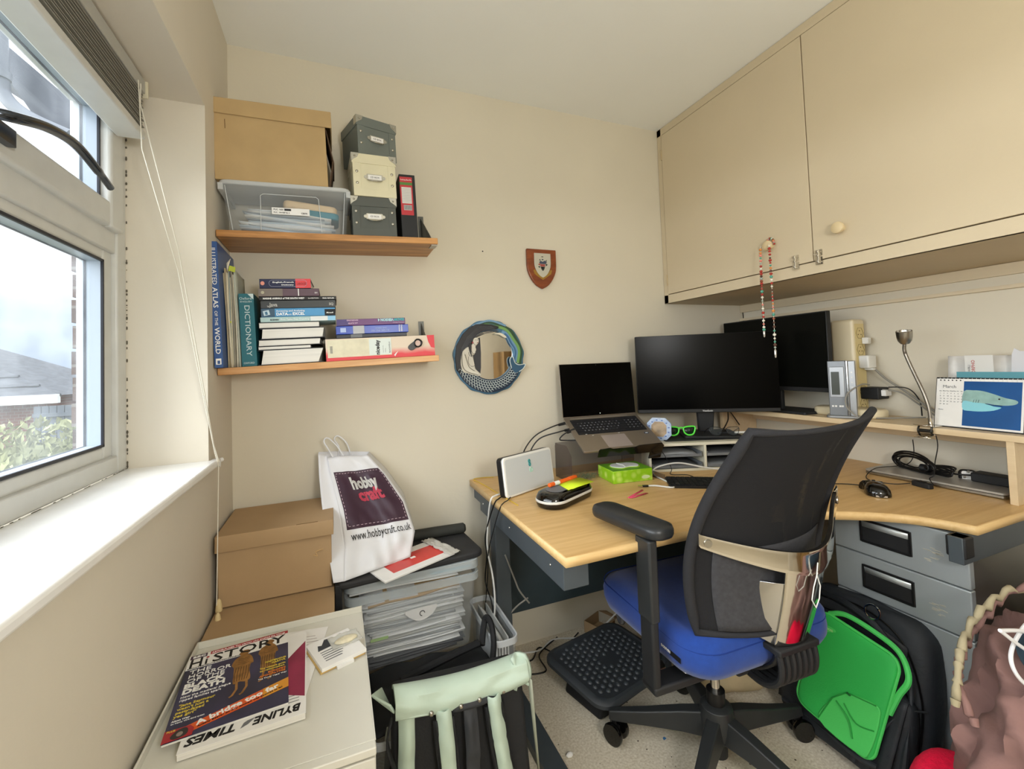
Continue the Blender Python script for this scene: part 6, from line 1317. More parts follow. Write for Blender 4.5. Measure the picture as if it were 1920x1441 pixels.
# ---- gift tags / jewellery card
t = thing('card_stack', 'small stack of white printed cards at the right of the cabinet top', 'cards', (.327, -.640, zt), (0, 0, 20))
MB().box(-.052, -.056, 0, .050, .060, .006).build('card', mat('tan_card', 'c8a868', .6), t, bevel=.0005); MB().box(-.050, -.060, .006, .052, .054, .014).build('card', PAPER, t, bevel=.0005)
decal('picture', [(-.036, .008), (-.030, .030), (-.022, .026), (-.010, .046), (-.002, .044), (.004, .010)], mat('charcoal_sketch', '3b3e44', .7, var=.3, vs=90), t, T(0, 0, .014))
for i in range(5): 
    decal('handwriting', [(-.034, .000-i*.009), (-.028+.03, .001-i*.009), (.02-.004*i, -.0005-i*.009), (.02-.004*i, -.003-i*.009), (-.034, -.003-i*.009)], GREY, t, T(0, 0, .014), h=.0002)
MB().box(-.018, -.066, .0, .02, -.058, .006).build('white_tab', PAPER, t)
t = thing('shell_brooch', 'pearly oval shell on a clear plastic bag lying on the white cards', 'shell', (.352, -.628, zt+.0155), (0, 0, 15))
MB().sph((0, 0, .003), (.027, .014, .006)).build('shell', mat('pearl_gold', 'd8d0b4', .3, 0, var=.2, vs=60), t)
MB().grid(lambda u, v: (-.035+.07*u, -.02+.055*v, .001+.003*NZ.noise(Vector((u*6, v*6, 2)))), 14, 10).build('plastic_bag', clearmat('thin_bag', 'e4e4dc', .28, .15), t, solid=.0004)
# ================================================================ clear crate stack in the middle
PMS = [mat('stack_'+n, c, .65) for n, c in (('a', 'd9dbda'), ('b', 'c3c5c2'), ('c', 'e3e4e3'), ('d', 'b1b2ad'), ('e', 'cfd3d4'), ('f', '9a9d9e'))]
cr1 = thing('plastic_crate', 'clear plastic lidded crate full of papers, standing beside the cardboard boxes', 'storage box', (.572, -.172, .250))
clear_box(cr1, .375, .425, .275, .240, CLEAR, wall=.003)
def rimr(w, d, z0, z1, m, name, par, t_=.010): 
    o_ = rrect(-w/2, -d/2, w/2, d/2, .03, 4); i_ = rrect(-w/2+t_, -d/2+t_, w/2-t_, d/2-t_, .022, 4); n = len(o_)
    v = [(x, y, z0) for x, y in o_]+[(x, y, z1) for x, y in o_]+[(x, y, z1) for x, y in i_]+[(x, y, z0) for x, y in i_]
    f = [(a*n+k, a*n+(k+1) % n, ((a+1) % 4)*n+(k+1) % n, ((a+1) % 4)*n+k) for a in range(4) for k in range(n)]
    return MB().add(v, f).build(name, m, par, bevel=.001)
rimr(.440, .290, .222, .246, CLEARR2, 'rim', cr1)
MB().prism(rrect(-.218, -.143, .218, .143, .03), .287, .290).build('lid', CLEARR2, cr1); rimr(.440, .290, .262, .2905, CLEARR2, 'lid_rim', cr1, .006)
ld = thing('lid_papers', 'flat sheets and envelopes pressed under the lid of the paper filled clear crate', 'papers', (.572, -.172, .488+.012)); sheets(ld, 5, -.205, .20, -.13, .13, .0, .006, PMS, 31, name='envelope', thick=.002)
MB().box(.10, -.138, .028, .20, -.05, .031).build('white_label', PAPER, ld)
MB().box(.05, -.14, .020, .19, .0, .023).build('blue_card', mat('pale_blue_card', '9cc6d4', .5), ld)
pc = thing('paper_stack', 'thick untidy stack of letters and torn envelopes inside the clear crate', 'papers', (.572, -.172, .2535))
random.seed(12)
for i in range(34):
    z = .004+i*.0060; w = .165+.010*(i/34); a = -w+random.uniform(0, .03); b_ = w-random.uniform(0, .045); th_ = random.choice([.0012, .002, .0035]); m_ = PMS[(i*5+i//3) % 6]
    if i < 5: m_ = mat('dark_folder', '4b4d50', .5)
    ph = random.random()*6; y0 = -.125+random.uniform(0, .008); sl = random.uniform(-.006, .006)
    MB().grid(lambda u, v: (a+(b_-a)*u, y0+.24*v, z+sl*(u-.5)+.0022*sin(u*6+ph)), 8, 2).build('sheet', m_, pc, solid=th_)
MB().grid(lambda u, v: (-.15+.30*u, -.126+.2*v, .196+.012*u+.003*sin(u*9)), 10, 2).build('brown_envelope', mat('manila', 'c6a77c', .7), pc, solid=.007)
en = MB().prism(spl2([(-.055, .030), (.03, .034), (.05, .03), (.035, .006), (.0, -.008), (-.03, .0)], 3), 0, .0012, M=T(.02, -.1272, .128) @ RX(90)).build('envelope_flap', PAPER, pc, smooth=False)
MB().tube([(.02+.008*cos(q), -.1295, .143+.008*sin(q)) for q in [2*pi*i/12*.8 for i in range(12)]], .0011, 5).build('printed_mark', INKB, pc)
MB().box(-.145, -.1275, .088, -.09, -.124, .096).build('green_print', mat('soft_green', 'a8c48a', .6), pc)
# lower crates
cr2 = thing('plastic_crate', 'low clear crate of dark folders between the white cabinet and the backpack', 'storage box', (.505, -.485, 0))
clear_box(cr2, .165, .195, .245, .265, CLEAR, wall=.003); rimr(.206, .258, .250, .268, CLEARRIM, 'rim', cr2, .008)
p3 = thing('folder_bundle', 'dark and red document folders in the low crate beside the white cabinet', 'folders', (.50, -.485, .006))
for i in range(7): MB().box(-.05+i*.014, -.095, 0, -.042+i*.014, .090, .215+.008*((i*3) % 4), RY(5)).build('folder', (mat('dark_folder', '4b4d50', .5), mat('maroon_folder', '8d2f2c', .5), mat('olive_folder', '4a4634', .5))[i % 3], p3)
cr3 = thing('plastic_crate', 'narrow clear box of upright papers between the clear crate and the desk leg', 'storage box', (.834, -.300, 0))
clear_box(cr3, .066, .082, .29, .325, CLEAR, wall=.003, taper=.012); rimr(.090, .300, .308, .328, CLEARRIM, 'rim', cr3, .006)
p2 = thing('paper_bundle', 'upright white papers in the narrow clear box beside the desk leg', 'papers', (.834, -.300, .006))
for i in range(5): MB().box(-.026+i*.010, -.115, 0, -.022+i*.010, .115, .285+.012*((i*5) % 3)).build('sheet', PMS[i % 3], p2)
# black fabric between the crate and the backpack
BF = mat('black_nylon_fabric', '17181b', .7, var=.15, vs=30, bump=.3, bs=200)
bf = thing('black_bag', 'crumpled black fabric bag with straps lying behind the mint and black backpack', 'bag', (.600, -.475, .262))
MB().grid(lambda u, v: (-.185+.36*u, -.125+.255*v, .012+.022*sin(pi*u)**.6*sin(pi*v)**.6+.024*NZ.noise(Vector((u*4, v*3, .3)))), 30, 18).build('fabric', BF, bf, solid=.004)
MB().tube(spline([(.16, .06, .05), (.178, .095, .085), (.190, .10, .11), (.197, .07, .10), (.19, .03, .06), (.16, -.03, .03)], 6), .010, 8).build('strap', BF, bf)
MB().tube(spline([(-.10, .02, .04), (.0, .035, .05), (.08, .05, .055), (.15, .06, .06)], 6), .011, 8).build('strap', BF, bf)
MB().grid(lambda u, v: (-.15+.012*u+.006*sin(v*7), -.135-.006*v, .01-.14*v), 2, 10).build('strap', BF, bf, solid=.002); MB().box(-.163, -.146, -.018, -.135, -.138, .012, RY(12)).build('strap_tab', mat('grey_tab', '9a9c94', .6), bf, bevel=.002)
# backpack mint/black
MINT = mat('mint_leatherette', 'b3c4b4', .5, var=.08, vs=7, bump=.15, bs=70)
bp_ = thing('backpack', 'black backpack with mint green trim and shoulder straps standing beside the white cabinet', 'backpack', (.618, -.70, 0))
def bpf(u, v, off=0):  # u 0..1 across (x), v 0..1 up; front face
    x = -.165+.325*u; y = -.075+.060*v-.015*sin(pi*u)*sin(pi*v)-off; z = .01+.44*v-.012*sin(pi*u)*(v > .9)
    return (x, y-.015*v*u, z)
MB().hexa([(-.172, -.07, .0), (.158, -.09, .0), (.158, .06, .0), (-.172, .075, .0)], [(-.170, -.012, .43), (.150, -.035, .43), (.148, .045, .43), (-.165, .070, .43)]).build('body', BF, bp_, bevel=.012, bseg=3)
def flap(u, v):
    p = Vector(bpf(u, .905+.095*min(1, v*2), .014+.006*sin(pi*min(1, v*2))))
    if v > .5: w = (v-.5)*2; p.y += .060*w; p.z += .012*sin(pi*w)-.012*w
    p += Vector((0, -1, .6))*fold((u*3.2, v*2, 0), 2, .007)
    return tuple(p)
MB().grid(flap, 30, 16).build('top_flap', MINT, bp_, solid=.008, bevel=.001)
MB().tube([tuple(Vector(flap(u/20, 0))+Vector((0, -.003, .003))) for u in range(21)], .0022, 6).build('flap_seam', MINT, bp_)
MB().add([(-.175, -.03, .44), (-.215, .0, .455), (-.190, .03, .445), (-.17, .01, .40), (-.165, -.03, .42)], [(0, 1, 4), (1, 2, 3, 4)]).build('corner_tab', MINT, bp_, solid=.006, bevel=.002)
MB().grid(lambda u, v: (.122+.038*u+.01*sin(pi*v), -.055+.02*sin(pi*u)+.02*v-.0, .40+.065*v+.0), 6, 6).build('corner_fold', MINT, bp_, solid=.008)
def strap(name, u0, u1, v0, v1, m, off=.012, bulge=.010, drift=0, ph=0):
    return MB().grid(lambda a, c: bpf(u0+(u1-u0)*a+drift*(1-c)+.006*sin(c*8+ph), v0+(v1-v0)*c, off+bulge*sin(pi*a)+fold((a*.5, c*3, ph), 3, .008)), 8, 30).build(name, m, bp_, solid=.005, bevel=.001)
strap('side_gusset', .02, .125, .0, .93, MINT, .004, .012, -.02, 0)
strap('shoulder_strap', .285, .385, .0, .90, MINT, .014, .012, .02, 2)
strap('shoulder_strap', .665, .765, .0, .92, MINT, .014, .012, .10, 4)
strap('strap_edge', .262, .290, .0, .85, BF, .010, .003, .02, 2); strap('strap_edge', .385, .41, .0, .85, BF, .010, .003, .02, 2); strap('strap_edge', .645, .668, .0, .85, BF, .010, .003, .10, 4); strap('strap_edge', .765, .79, .0, .85, BF, .010, .003, .10, 4)
strap('centre_strap', .475, .575, .18, .87, mat('charcoal_webbing', '2b2d31', .6), .012, .004, .0, 1)
MB().grid(lambda a, c: bpf(.40+.32*a, .87+.05*c, .014+.006*sin(pi*a)), 10, 4).build('grab_panel', mat('charcoal_webbing', '2b2d31', .6), bp_, solid=.004)
for u, v in ((.245, .895), (.46, .89), (.60, .895), (.79, .90)): MB().sph(bpf(u, v, .018), (.006, .005, .0065)).build('snap', STEELB, bp_)
MB().grid(lambda a, c: (-.178+.004*a-.02*sin(c*7)*.5, -.06+.02*a, .42-.20*c), 3, 12).build('side_strap', BF, bp_, solid=.004)
MB().add([(.158, -.05, .42), (.164, -.065, .42), (.170, -.085, .17), (.168, -.08, .17)], [(0, 1, 2, 3)]).build('seam_piping', mat('pale_piping', '8f917f', .5), bp_, solid=.001)
# ================================================================ on top of the crate: folder, cushion, magazine, carrier bag
ZT = .5415
t = thing('laptop_sleeve', 'flat black padded laptop sleeve lying on the clear crate lid', 'sleeve', (.568, -.20, ZT), (0, 0, 5))
MB().prism(rrect(-.245, -.125, .235, .125, .03, 6), 0, .020).build('cover', mat('worn_black_vinyl', '2b2b2c', .75, var=.25, vs=9, bump=.2, bs=80), t, bevel=.006, bseg=3)
t = thing('umbrella', 'rolled black fabric tube lying behind the carrier bag, against the wall', 'roll', (.69, -.110, ZT+.0395), (0, 0, -3))
MB().lathe([(.010, -.13), (.019, -.125), (.0195, 0), (.019, .10), (.012, .108)], 18, RY(90)).build('fabric_tube', mat('worn_black_vinyl2', '2e2f2b', .8, var=.25, vs=12, bump=.2, bs=90), t)
t = thing('catalogue', 'red and white magazine in a torn plastic wrapper under the carrier bag', 'magazine', (.565, -.275, ZT+.0205), (0, -1, 22))
MB().box(-.135, -.075, 0, .125, .085, .006).build('pages', PAPER, t, bevel=.001); decal('red_panel', [(-.09, -.045), (.105, -.045), (.112, .045), (-.09, .05)], mat('catalogue_red', 'cf3d38', .3, var=.1, vs=15), t, T(0, 0, .006)); decal('white_mark', rect(.0, .0, .018, .012), INKW, t, T(0, 0, .0065))
random.seed(6)
MB().grid(lambda u, v: (.098+.045*u+.008*NZ.noise(Vector((v*9, u*3, 0))), -.085+.18*v, .008+.010*abs(NZ.noise(Vector((u*6, v*11, 1))))), 8, 24).build('torn_wrapper', clearmat('crinkled_wrap', 'd9d7d0', .55, .2, .3), t, solid=.0005)
# carrier bag
BAGP = mat('white_paper_bag', 'd9dade', .55, var=.03, vs=10)
hb = thing('carrier_bag', 'white paper carrier bag with a purple printed panel leaning against the wall', 'bag', (.45, -.20, ZT+.02))
MBG = T(-.45, .20, -(ZT+.02))
P_TL, P_TR, P_SR, P_R2, P_BR, P_BL = map(Vector, ((.306, -.072, .897), (.442, -.072, .893), (.562, -.165, .729), (.586, -.225, .640), (.563, -.265, .572), (.352, -.338, .567)))
def front(u, v):   # v 0 bottom .. 1 top
    def edge_(pts, t_):
        n = len(pts)-1; k = min(n-1, int(t_*n)); f = t_*n-k; return pts[k].lerp(pts[k+1], f)
    L_ = [P_BL, Vector((.358, -.262, .645)), Vector((.345, -.185, .735)), Vector((.322, -.115, .825)), P_TL]
    R_ = [P_BR, P_R2, P_SR, Vector((.503, -.105, .822)), P_TR]
    p = edge_(L_, v).lerp(edge_(R_, v), u)
    k = fold((u*1.0, v*1.4, 0), 3.2, .014, 3)+fold((u+v*.6, v, 1), 8, .009, 5)*(1.4-v)
    k *= min(1, 4*u, 4*(1-u))*.9+.1
    p = p + Vector((-.25, -.85, .45))*k
    return p
MB().grid(front, 30, 34, MBG).build('front_panel', BAGP, hb, solid=.0015, ang=28)
GL = [Vector((.322, -.336, .567)), Vector((.300, -.232, .682)), Vector((.288, -.162, .765)), Vector((.280, -.10, .84)), Vector((.277, -.068, .915))]
def gus(u, v):
    n = 4; k = min(3, int(v*4)); f = v*4-k; a = GL[k].lerp(GL[k+1], f); b_ = front(0, v); mid = Vector((.010, .012, 0))*sin(pi*u)*v
    return a.lerp(b_, u)+mid
MB().grid(gus, 8, 30, MBG).build('side_gusset', BAGP, hb, solid=.0012, ang=28)
def back(u, v): p = gus(0, v).lerp(front(1, v)+Vector((.012, .075, .0)), u); p.y = min(-.012, p.y+.06*(1-v)+.03); return p
MB().grid(back, 10, 16, MBG).build('back_panel', BAGP, hb, solid=.0012)
MB().grid(lambda u, v: (front(1, v)).lerp(back(1, v), u), 6, 16, MBG).build('side_gusset', BAGP, hb, solid=.0012)
MB().grid(lambda u, v: front(u, 0).lerp(back(u, 0), v), 10, 6, MBG).build('base', BAGP, hb, solid=.0012)
PUR = mat('aubergine_print', '3b2434', .45)
def on_bag(u, v, h=.0016):
    e = .01; a = front(u, v); n_ = (front(u+e, v)-front(u-e, v)).cross(front(u, v+e)-front(u, v-e)).normalized()
    if n_.y > 0: n_ = -n_
    return a+n_*h
PU0, PU1, PV0, PV1 = .06, .97, .35, .83
MB().grid(lambda u, v: on_bag(PU0+(PU1-PU0)*u+(.02 if v > .5 else 0)*0, PV0+(PV1-PV0)*v), 26, 26, MBG).build('printed_panel', PUR, hb, smooth=True)
def bag_text(name, s, size, u, v, m, fit_, bold=.03, h=.0046, du=1, hgt=None):
    """lettering laid on the bag panel: local x -> u, y -> v"""
    cu = text('x', s, 1, m, hb, Matrix.Identity(4), bold=bold); me = cu.data
    xs = [q.co.x for q in me.vertices]; w = max(xs)-min(xs)
    for q in me.vertices:
        uu = u+(q.co.x-min(xs))/w*fit_; vv = v+q.co.y*size; q.co = MBG @ on_bag(min(.99, uu), vv, h)
    cu.name = name; return cu
bag_text('lettering', 'hobby', .135, .30, .655, INKW, .47, .045); bag_text('lettering', 'craft', .135, .335, .555, mat('coral_print', 'e0566e', .45), .42, .045)
bag_text('web_address', 'www.hobbycraft.co.uk', .085, .10, .27, INKB, .86, .0, .0034)
g = MB()
for k in range(15):
    for (a, b_, fx) in ((PU0+.03, PU1-.03, 0), (PV0+.025, PV1-.025, 1)):
        s0 = a+(b_-a)*k/15; s1 = s0+(b_-a)/15*.55
        for e_ in (0, 1):
            if fx == 0: vv = PV0+.022 if e_ == 0 else PV1-.022; P = [on_bag(s0, vv, .0030), on_bag(s1, vv, .0030)]
            else: uu = PU0+.025 if e_ == 0 else PU1-.025; P = [on_bag(uu, s0, .0030), on_bag(uu, s1, .0030)]
            g.tube([MBG @ p for p in P], .0009, 4)
st_ = g.build('stitch_print', mat('stitch_pale', 'c9b3bd', .5), hb); st_['kind'] = 'stuff'
for dx, dy, sx_ in ((0, 0, 1), (.035, .03, .8)):
    MB().tube(spline([(.335+dx*.3, -.068+dy, .880), (.312+dx, -.066+dy, .925), (.297+dx, -.064+dy, .955), (.310+dx, -.062+dy, .966), (.340+dx, -.064+dy, .935), (.368+dx*.6, -.068+dy, .885)], 8), .0024, 7, M=MBG).build('handle', BAGP, hb)
# ================================================================ right floor
BN = mat('black_ripstop', '23272c', .6, var=.25, vs=14, bump=.6, bs=90)
bg = thing('trolley_backpack', 'black fabric rucksack leaning against the drawer pedestal with a green sleeve strapped on', 'rucksack', (1.80, -.87, 0))
MBK = T(1.775, -.885, .012) @ RZ(-90) @ RX(-15)      # local x along the width (towards the camera), y into the bag, z up
def pillow(w, d, h, seed=0, sq=.28, amp=.010, nu=36, nv=26, top=0):
    V = []; F = []
    for j in range(nv+1):
        tt = -pi/2+pi*j/nv
        for i in range(nu):
            a = 2*pi*i/nu
            sg = lambda q, e: math.copysign(abs(q)**e, q)
            x = w*sg(cos(a), sq*2)*sg(cos(tt), sq); z = h*sg(sin(tt), sq*1.3); y = d*sg(sin(a), sq*2)*sg(cos(tt), sq)
            x *= 1-top*max(0, z/h)**3
            p = Vector((x, y, z)); k = 1+fold(p, 9, amp*6, seed)+fold(p, 22, amp*2.5, seed+2)
            V.append((x*k, y*k, z*k))
    for j in range(nv):
        for i in range(nu): F.append((j*nu+i, j*nu+(i+1) % nu, (j+1)*nu+(i+1) % nu, (j+1)*nu+i))
    return V, F
V, F = pillow(.195, .065, .215, 3, top=.15); MB().add(V, F, MBK @ T(0, .03, .215)).build('body', BN, bg, ang=70)
V, F = pillow(.185, .032, .12, 8); MB().add(V, F, MBK @ T(0, -.050, .115)).build('front_pocket', BN, bg, ang=70)
MB().grid(lambda u, v: (-.185+.365*u, -.062-.012*sin(pi*u), .03+.05*v+.01*sin(u*6)), 16, 4, MBK).build('base_panel', BN, bg, solid=.012)
MB().tube([tuple(MBK @ Vector(p)) for p in spline([(-.10, -.03, .40), (-.02, -.055, .405), (.06, -.06, .385), (.10, -.05, .35)], 6)], .010, 8, M=Matrix.Identity(4)).build('strap', BN, bg)
for q in (bg.children[-1],): q.data.transform(T(-1.80, .87, 0))
for q in bg.children[:-1]: q.data.transform(T(-1.80, .87, 0))
def bgp(name, mb, m, **k): o = mb.build(name, m, bg, **k); o.data.transform(T(-1.80, .87, 0)); return o
bgp('buckle', MB().tube([tuple(MBK @ Vector((.060+.020*cos(q), -.062, .415+.020*sin(q)))) for q in [2*pi*i/16 for i in range(16)]], .003, 6, closed=True), CHROME)
bgp('zip_line', MB().tube([tuple(MBK @ Vector(p)) for p in spline([(-.17, -.02, .25), (-.12, -.035, .37), (0, -.04, .41), (.12, -.035, .37), (.175, -.025, .24), (.18, -.03, .10)], 8)], .0028, 6), mat('zip_black', '0c0c0d', .3))
bgp('seam', MB().tube([tuple(MBK @ Vector(p)) for p in spline([(.10, -.085, .02), (.12, -.09, .12), (.16, -.07, .20), (.19, -.03, .22)], 8)], .003, 6), BN)
bgp('compression_strap', MB().grid(lambda u, v: tuple(MBK @ Vector((.12+.03*u+.02*v, -.095+.02*v, .03+.20*v))), 3, 10), BN, solid=.004)
for k, P in enumerate(([(.17, -.075, .02), (.175, -.080, .12), (.170, -.060, .20), (.15, -.035, .30)], [(.06, -.085, .01), (.08, -.095, .08), (.10, -.098, .15), (.13, -.080, .22)], [(-.16, -.075, .03), (-.05, -.090, .035), (.08, -.092, .03), (.17, -.080, .05)])):
    bgp('fabric_fold', MB().tube([tuple(MBK @ Vector(p)) for p in spline(P, 8)], [.005+.004*sin(i*.35+k) for i in range(25)], 8), BN)
bgp('carry_strap', MB().grid(lambda u, v: tuple(MBK @ Vector((-.12+.26*v, -.035-.012*sin(pi*v)-.0, .385+.022*sin(pi*v)-.03*u-.03*v))), 3, 14), mat('charcoal_webbing', '2b2d31', .6), solid=.004)
# green sleeve
GN = mat('bright_green_nylon', '2fb350', .6, var=.05, vs=12, bump=.25, bs=300); GN2 = mat('bright_green_nylon_light', '4cc860', .6, bump=.25, bs=300)
gs = thing('laptop_case', 'bright green fabric laptop case lying on the front of the black rucksack', 'case', (1.72, -.90, .20))
MG0 = frame((1.735, -.912, .232), (0.0, -.985, -.16), (.25, -.33, .91))   # x: across (down right), y: up
MG = T(-1.72, .90, -.20) @ MG0
V, F = pillow(.108, .016, .148, 5, sq=.16, amp=.003); MB().add(V, F, MG @ RX(90)).build('body', GN, gs, ang=70)
MB().tube([(x, y, .006) for x, y in rrect(-.110, -.150, .110, .150, .035, 8)], .0042, 7, closed=True, M=MG).build('piping', GN2, gs)
MB().tube(spline([(-.085, .150, .0), (-.04, .176, .004), (.04, .178, .004), (.100, .165, .004), (.130, .115, .0), (.120, .06, .0), (.112, .0, .0)], 8), .0075, 8, M=MG).build('handle', GN2, gs)
MB().prism([(p[0], p[1]) for p in spl2([(-.03, -.146), (-.01, -.06), (.02, -.02), (.09, .005), (.104, -.03), (.102, -.12), (.08, -.147)], 4)], .014, .020, M=MG).build('corner_pocket', GN2, gs, bevel=.004, bseg=3)
g = MB(); g.tube([(-.03, -.14, .021), (-.01, -.06, .022), (.02, -.018, .022), (.09, .004, .021)], .0016, 5, M=MG).tube(spline([(.0, -.06, .022), (.04, -.08, .024), (.06, -.12, .022)], 5), .0022, 5, M=MG).tube(spline([(.10, -.06, .022), (.06, -.075, .024), (.02, -.05, .022)], 5), .0018, 5, M=MG)
g.build('crease', mat('green_crease', '23953c', .7), gs); MB().box(.020, -.020, .020, .030, -.016, .026, MG).build('zip_pull', mat('dark_green_pull', '1d5a2a', .4), gs)
lb_ = MB().prism([(p[0]+(-.060), p[1]+.118) for p in spl2([(-.026, -.006), (-.01, .008), (.018, .010), (.028, .004), (.01, -.006), (-.012, -.010)], 4)], .016, .0185, M=MG @ RZ(8)).build('logo_badge', GN2, gs)
text('brand', 'INOXIS', .0085, mat('badge_pale', 'b8dc9a', .4), gs, MG @ RZ(8) @ T(-.080, .117, .019), fit=.040)
# beige bag under the chair
bc = thing('cloth_bag', 'crumpled beige cotton bag lying on the carpet behind the chair base', 'cloth bag', (1.74, -.50, 0), (0, 0, -10))
V, F = pillow(.19, .135, .075, 12, sq=.5, amp=.022); V = [(x, y, max(.002, z+.065)) for x, y, z in V]; MB().add(V, F).build('cloth', mat('beige_cotton', 'c2b08c', .9, var=.15, vs=14, bump=.3, bs=120), bc, ang=80)
# brown bedspread heap
BRN = mat('dusty_brown_quilt', '866660', .95, var=.10, vs=10, bump=.3, bs=200)
bl_ = thing('bedspread', 'heaped dusty brown quilted bedspread beside the drawer pedestal', 'bedspread', (1.98, -1.425, 0))
def heap(cx, rx, ry, hh, seed, nu=96, nv=60, amp=.05):
    V = []; F = []
    for j in range(nv+1):
        tt = (pi/2)*j/nv
        for i in range(nu):
            a = 2*pi*i/nu; e = .55
            r = cos(tt)**e; z = sin(tt)**.8; r *= 1/(abs(cos(a))**3.2+abs(sin(a))**3.2)**(1/3.2)
            p = Vector((cos(a)*r, sin(a)*r, z*1.2))
            k = 1 + amp*1.8*(1-2*abs(NZ.noise(p*1.9+Vector((seed, 0, 0)))))*.6 + amp*.7*(1-3*abs(NZ.noise(Vector((p.x*5.0, p.y*5.0, p.z*2.2+p.x*3))+Vector((0, seed, 0))))) + amp*.12*NZ.noise(p*16+Vector((0, 0, seed)))
            k2 = 1+(k-1)*(.5+.5*min(1, 6*z))
            V.append((cx+rx*r*cos(a)*k2, ry*r*sin(a)*k2, hh*z*(1+(k-1)*.8)))
    for j in range(nv):
        for i in range(nu): F.append((j*nu+i, j*nu+(i+1) % nu, (j+1)*nu+(i+1) % nu, (j+1)*nu+i))
    return V, F
V, F = heap(0, .44, .262, .59, 3.3, amp=.075); MB().add(V, F).build('quilt', BRN, bl_, ang=80)
def on_heap(a, t_, k=1.04):
    r = cos(t_)**.55/(abs(cos(a))**3.2+abs(sin(a))**3.2)**(1/3.2); z = sin(t_)**.8; return (.44*r*cos(a)*k, .262*r*sin(a)*k, .56*z*k)
for aa, kk in ((RAD(150), 0), (RAD(128), 1)):
    P = [(x-1.98, y+1.425, z) for x, y, z in spline([(1.545, -1.255-kk*.03, .455-.02*kk), (1.575, -1.25, .515-.02*kk), (1.63, -1.24, .565-.018*kk), (1.72, -1.24, .610-.02*kk), (1.84, -1.25, .63), (2.0, -1.3, .63)], 8)]
    MB().tube([Vector(p)+Vector((0, 0, .007*sin(i*1.7))) for i, p in enumerate(P)], [.0070+.0026*sin(i*2.3) for i in range(len(P))], 8).build('ruffled_edge', mat('sage_ruffle', 'a3987c', .95, bump=.3, bs=200) if kk == 0 else BRN, bl_, ang=80)
jn = thing('jeans', 'folded blue denim jeans lying on the brown bedspread', 'jeans', (1.700, -1.385, .570), (0, 0, 20))
V, F = pillow(.115, .085, .038, 4, sq=.4, amp=.012); MB().add(V, F, RX(25)).build('denim', mat('blue_denim', '42586a', .9, var=.3, vs=40, bump=.4, bs=400), jn, ang=70)
wcab = [[(1.540, -1.335, .655), (1.62, -1.34, .635), (1.68, -1.35, .60), (1.74, -1.37, .57), (1.80, -1.40, .57)], [(1.80, -1.36, .66), (1.70, -1.33, .64), (1.62, -1.33, .622), (1.572, -1.335, .592), (1.585, -1.345, .55), (1.65, -1.36, .51), (1.74, -1.40, .50)], [(1.540, -1.335, .655), (1.60, -1.345, .61), (1.66, -1.36, .575), (1.74, -1.38, .55)]]
wct = thing('white_cable', 'loose loops of white cable lying across the bedspread and jeans', 'cable', (1.66, -1.50, .55))
for P in wcab: MB().tube(spline(P, 8), .0036, 8, M=T(-1.66, 1.50, -.55)).build('loop', mat('white_cable_clean', 'e2e2e4', .35), wct)
pk = thing('pink_cushion', 'bright pink fluffy cushion on the floor in front of the bedspread', 'cushion', (1.645, -1.245, .0), (0, 0, 15))
V, F = pillow(.13, .12, .12, 9, sq=.45, amp=.012); V = [(x, y, max(.002, z+.125)) for x, y, z in V]; MB().add(V, F).build('cover', mat('hot_pink_fleece', 'f0063e', .95, var=.12, vs=90, bump=1, bs=300), pk, ang=80)
wp = tag(MB().grid(lambda u, v: (.10*u, -.12*v, .012+.03*abs(NZ.noise(Vector((u*4, v*4, 5))))), 10, 10).build('crumpled_paper', mat('cream_crumple', 'd6d0b8', .8), solid=.001), 'crumpled cream paper between the rucksack and the bedspread', 'paper', loc=(1.98, -1.19, .0), rot=(0, 0, 0))
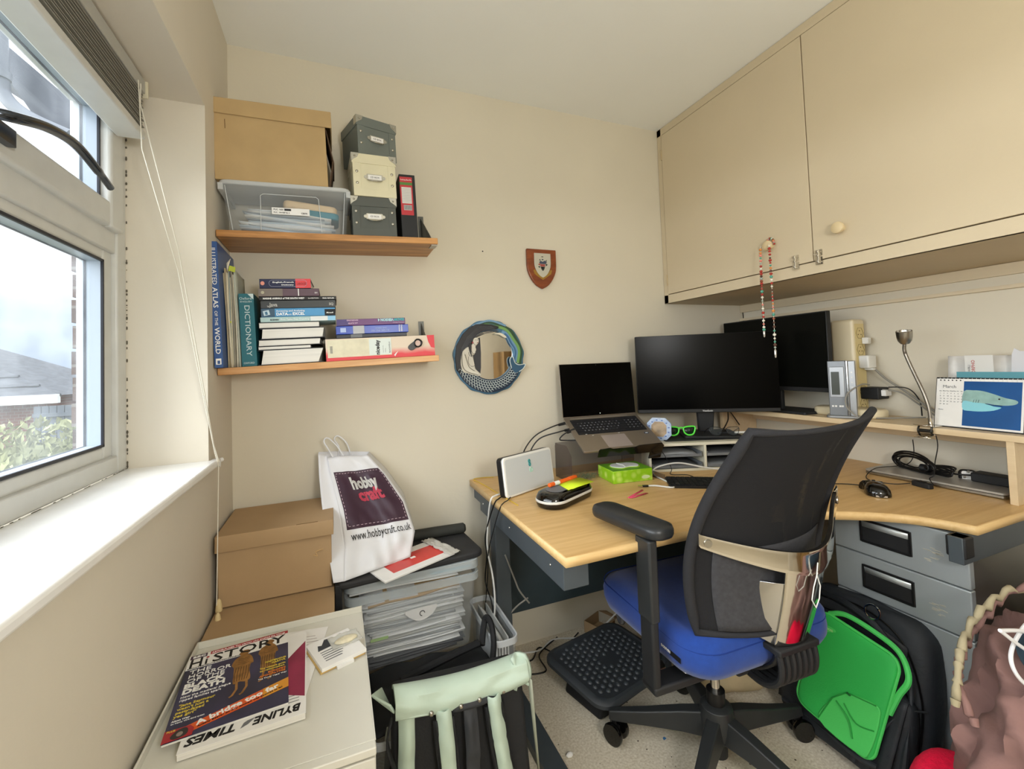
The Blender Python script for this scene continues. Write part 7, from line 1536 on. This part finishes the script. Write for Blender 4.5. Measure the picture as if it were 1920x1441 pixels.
# ================================================================ floor details
t = thing('open_carton', 'small opened brown cardboard carton on the floor under the desk', 'cardboard box', (1.42, .0-.06, 0), (0, 0, 22))
MB().box(-.055, -.045, 0, .055, -.043, .05).box(-.055, .043, 0, .055, .045, .05).box(-.055, -.045, 0, -.053, .045, .05).box(-.055, -.045, 0, .055, .045, .002).build('body', CARDD, t, smooth=False)
MB().add([(-.055, -.045, .05), (.055, -.045, .05), (.045, -.075, .075), (-.045, -.075, .07)], [(0, 1, 2, 3)]).build('flap', CARDD, t, solid=.0015); MB().add([(.055, -.045, .05), (.055, .045, .05), (.095, .035, .04), (.09, -.04, .035)], [(0, 1, 2, 3)]).build('flap', CARDD, t, solid=.0015)
for i, (pts, r, m_, lb) in enumerate((
 ([(.915, -.275, .738), (.87, -.285, .7385), (.846, -.29, .72), (.848, -.24, .60), (.850, -.23, .52), (.853, -.27, .44), (.853, -.28, .34), (.852, -.22, .20), (.858, -.15, .06), (.90, -.10, .012)], .0034, CABLEW, 'white cable hanging from the desk corner beside the leg, palest of the bundle'),
 ([(.925, -.285, .740), (.885, -.315, .741), (.862, -.335, .741), (.845, -.33, .72), (.846, -.22, .58), (.848, -.22, .50), (.846, -.20, .40), (.85, -.26, .34), (.86, -.24, .2), (.862, -.20, .08), (.88, -.10, .012)], .0024, CABLEB, 'black cable hanging from the router down beside the desk leg'),
 ([(.93, -.30, .740), (.885, -.365, .741), (.862, -.385, .741), (.848, -.38, .72), (.85, -.30, .62), (.848, -.24, .52), (.852, -.21, .42), (.85, -.16, .25), (.86, -.06, .02)], .0018, CABLEB, 'thinnest black cable hanging over the left edge of the desk'),
 ([(.90, -.42, .7365), (.875, -.12, .7375), (.862, -.03, .738), (.90, -.02, .7385), (.95, -.03, .737)], .0018, mat('yellow_cable', 'c9a93a', .5), 'short yellow cable lying at the back left corner of the desk'),
 ([(.95, -.03, .008), (1.10, -.08, .008), (1.20, .0-.04, .008), (1.35, -.10, .02), (1.50, -.11, .10), (1.62, -.13, .16)], .0034, CABLEW, 'white cable running along the carpet under the desk'),
 ([(.95, -.06, .006), (1.05, -.12, .006), (1.12, -.06, .006), (1.18, -.14, .006), (1.26, -.08, .006), (1.32, -.04, .006)], .0028, CABLEB, 'tangled black cable on the carpet under the modesty panel'),
 ([(1.02, -.04, .006), (.98, -.16, .006), (1.08, -.20, .006), (1.10, -.10, .006), (1.22, -.03, .006)], .0028, CABLEB, 'looped black cable on the carpet behind the desk foot'),
 ([(.915, -.235, .50), (.95, -.24, .40), (.965, -.245, .36), (1.0, -.25, .31)], .0030, CABLEG, 'grey cable end dangling in front of the dark panel'),
 ([(.93, -.22, .27), (.96, -.23, .30), (1.0, -.24, .325)], .0030, CABLEG, 'lower cable end dangling in front of the dark panel'),
 ([(1.925, -.018, 1.49), (1.93, -.016, 1.40), (1.945, -.02, 1.25)], .0022, CABLEB, 'black cable hanging in the corner below the wall cupboard'),
 ([(1.95, -.30, .87), (2.1, -.20, .90), (2.22, -.10, .93), (2.30, -.09, .85)], .003, CABLEB, 'black monitor cable running behind the main monitor'))):
    if i == 9: pts = [(2.455, -.012, 1.49), (2.458, -.016, 1.40), (2.450, -.02, 1.20), (2.44, -.03, .96)]
    cable('cable', pts, r, m_, lb)
random.seed(17)
cb_ = MB()
for i in range(140):
    x = random.uniform(.92, 1.8); y = random.uniform(-1.15, -.2); r = random.uniform(.001, .0032)
    cb_.sph((x, y, .001), (r, r*random.uniform(.4, 1.3), .0008), 6, 4)
tag(cb_.build('carpet_crumbs', mat('dark_fluff', '4d4438', .9)), 'dark crumbs and fluff scattered over the carpet', 'crumbs', kind='stuff')
tag(MB().sph((0, 0, .006), (.012, .008, .007), 8, 6).build('paper_scrap', PAPER, smooth=False), 'small screwed up white scrap on the carpet near the desk foot', 'paper scrap', loc=(.985, -.56, 0))
tag(MB().prism([(0, 0), (.012, .002), (.009, .010), (.002, .008)], 0, .001).build('plastic_scrap', mat('blue_scrap', '3f77a8', .5)), 'tiny blue scrap on the carpet beneath the chair', 'scrap', loc=(1.285, -.632, .001))
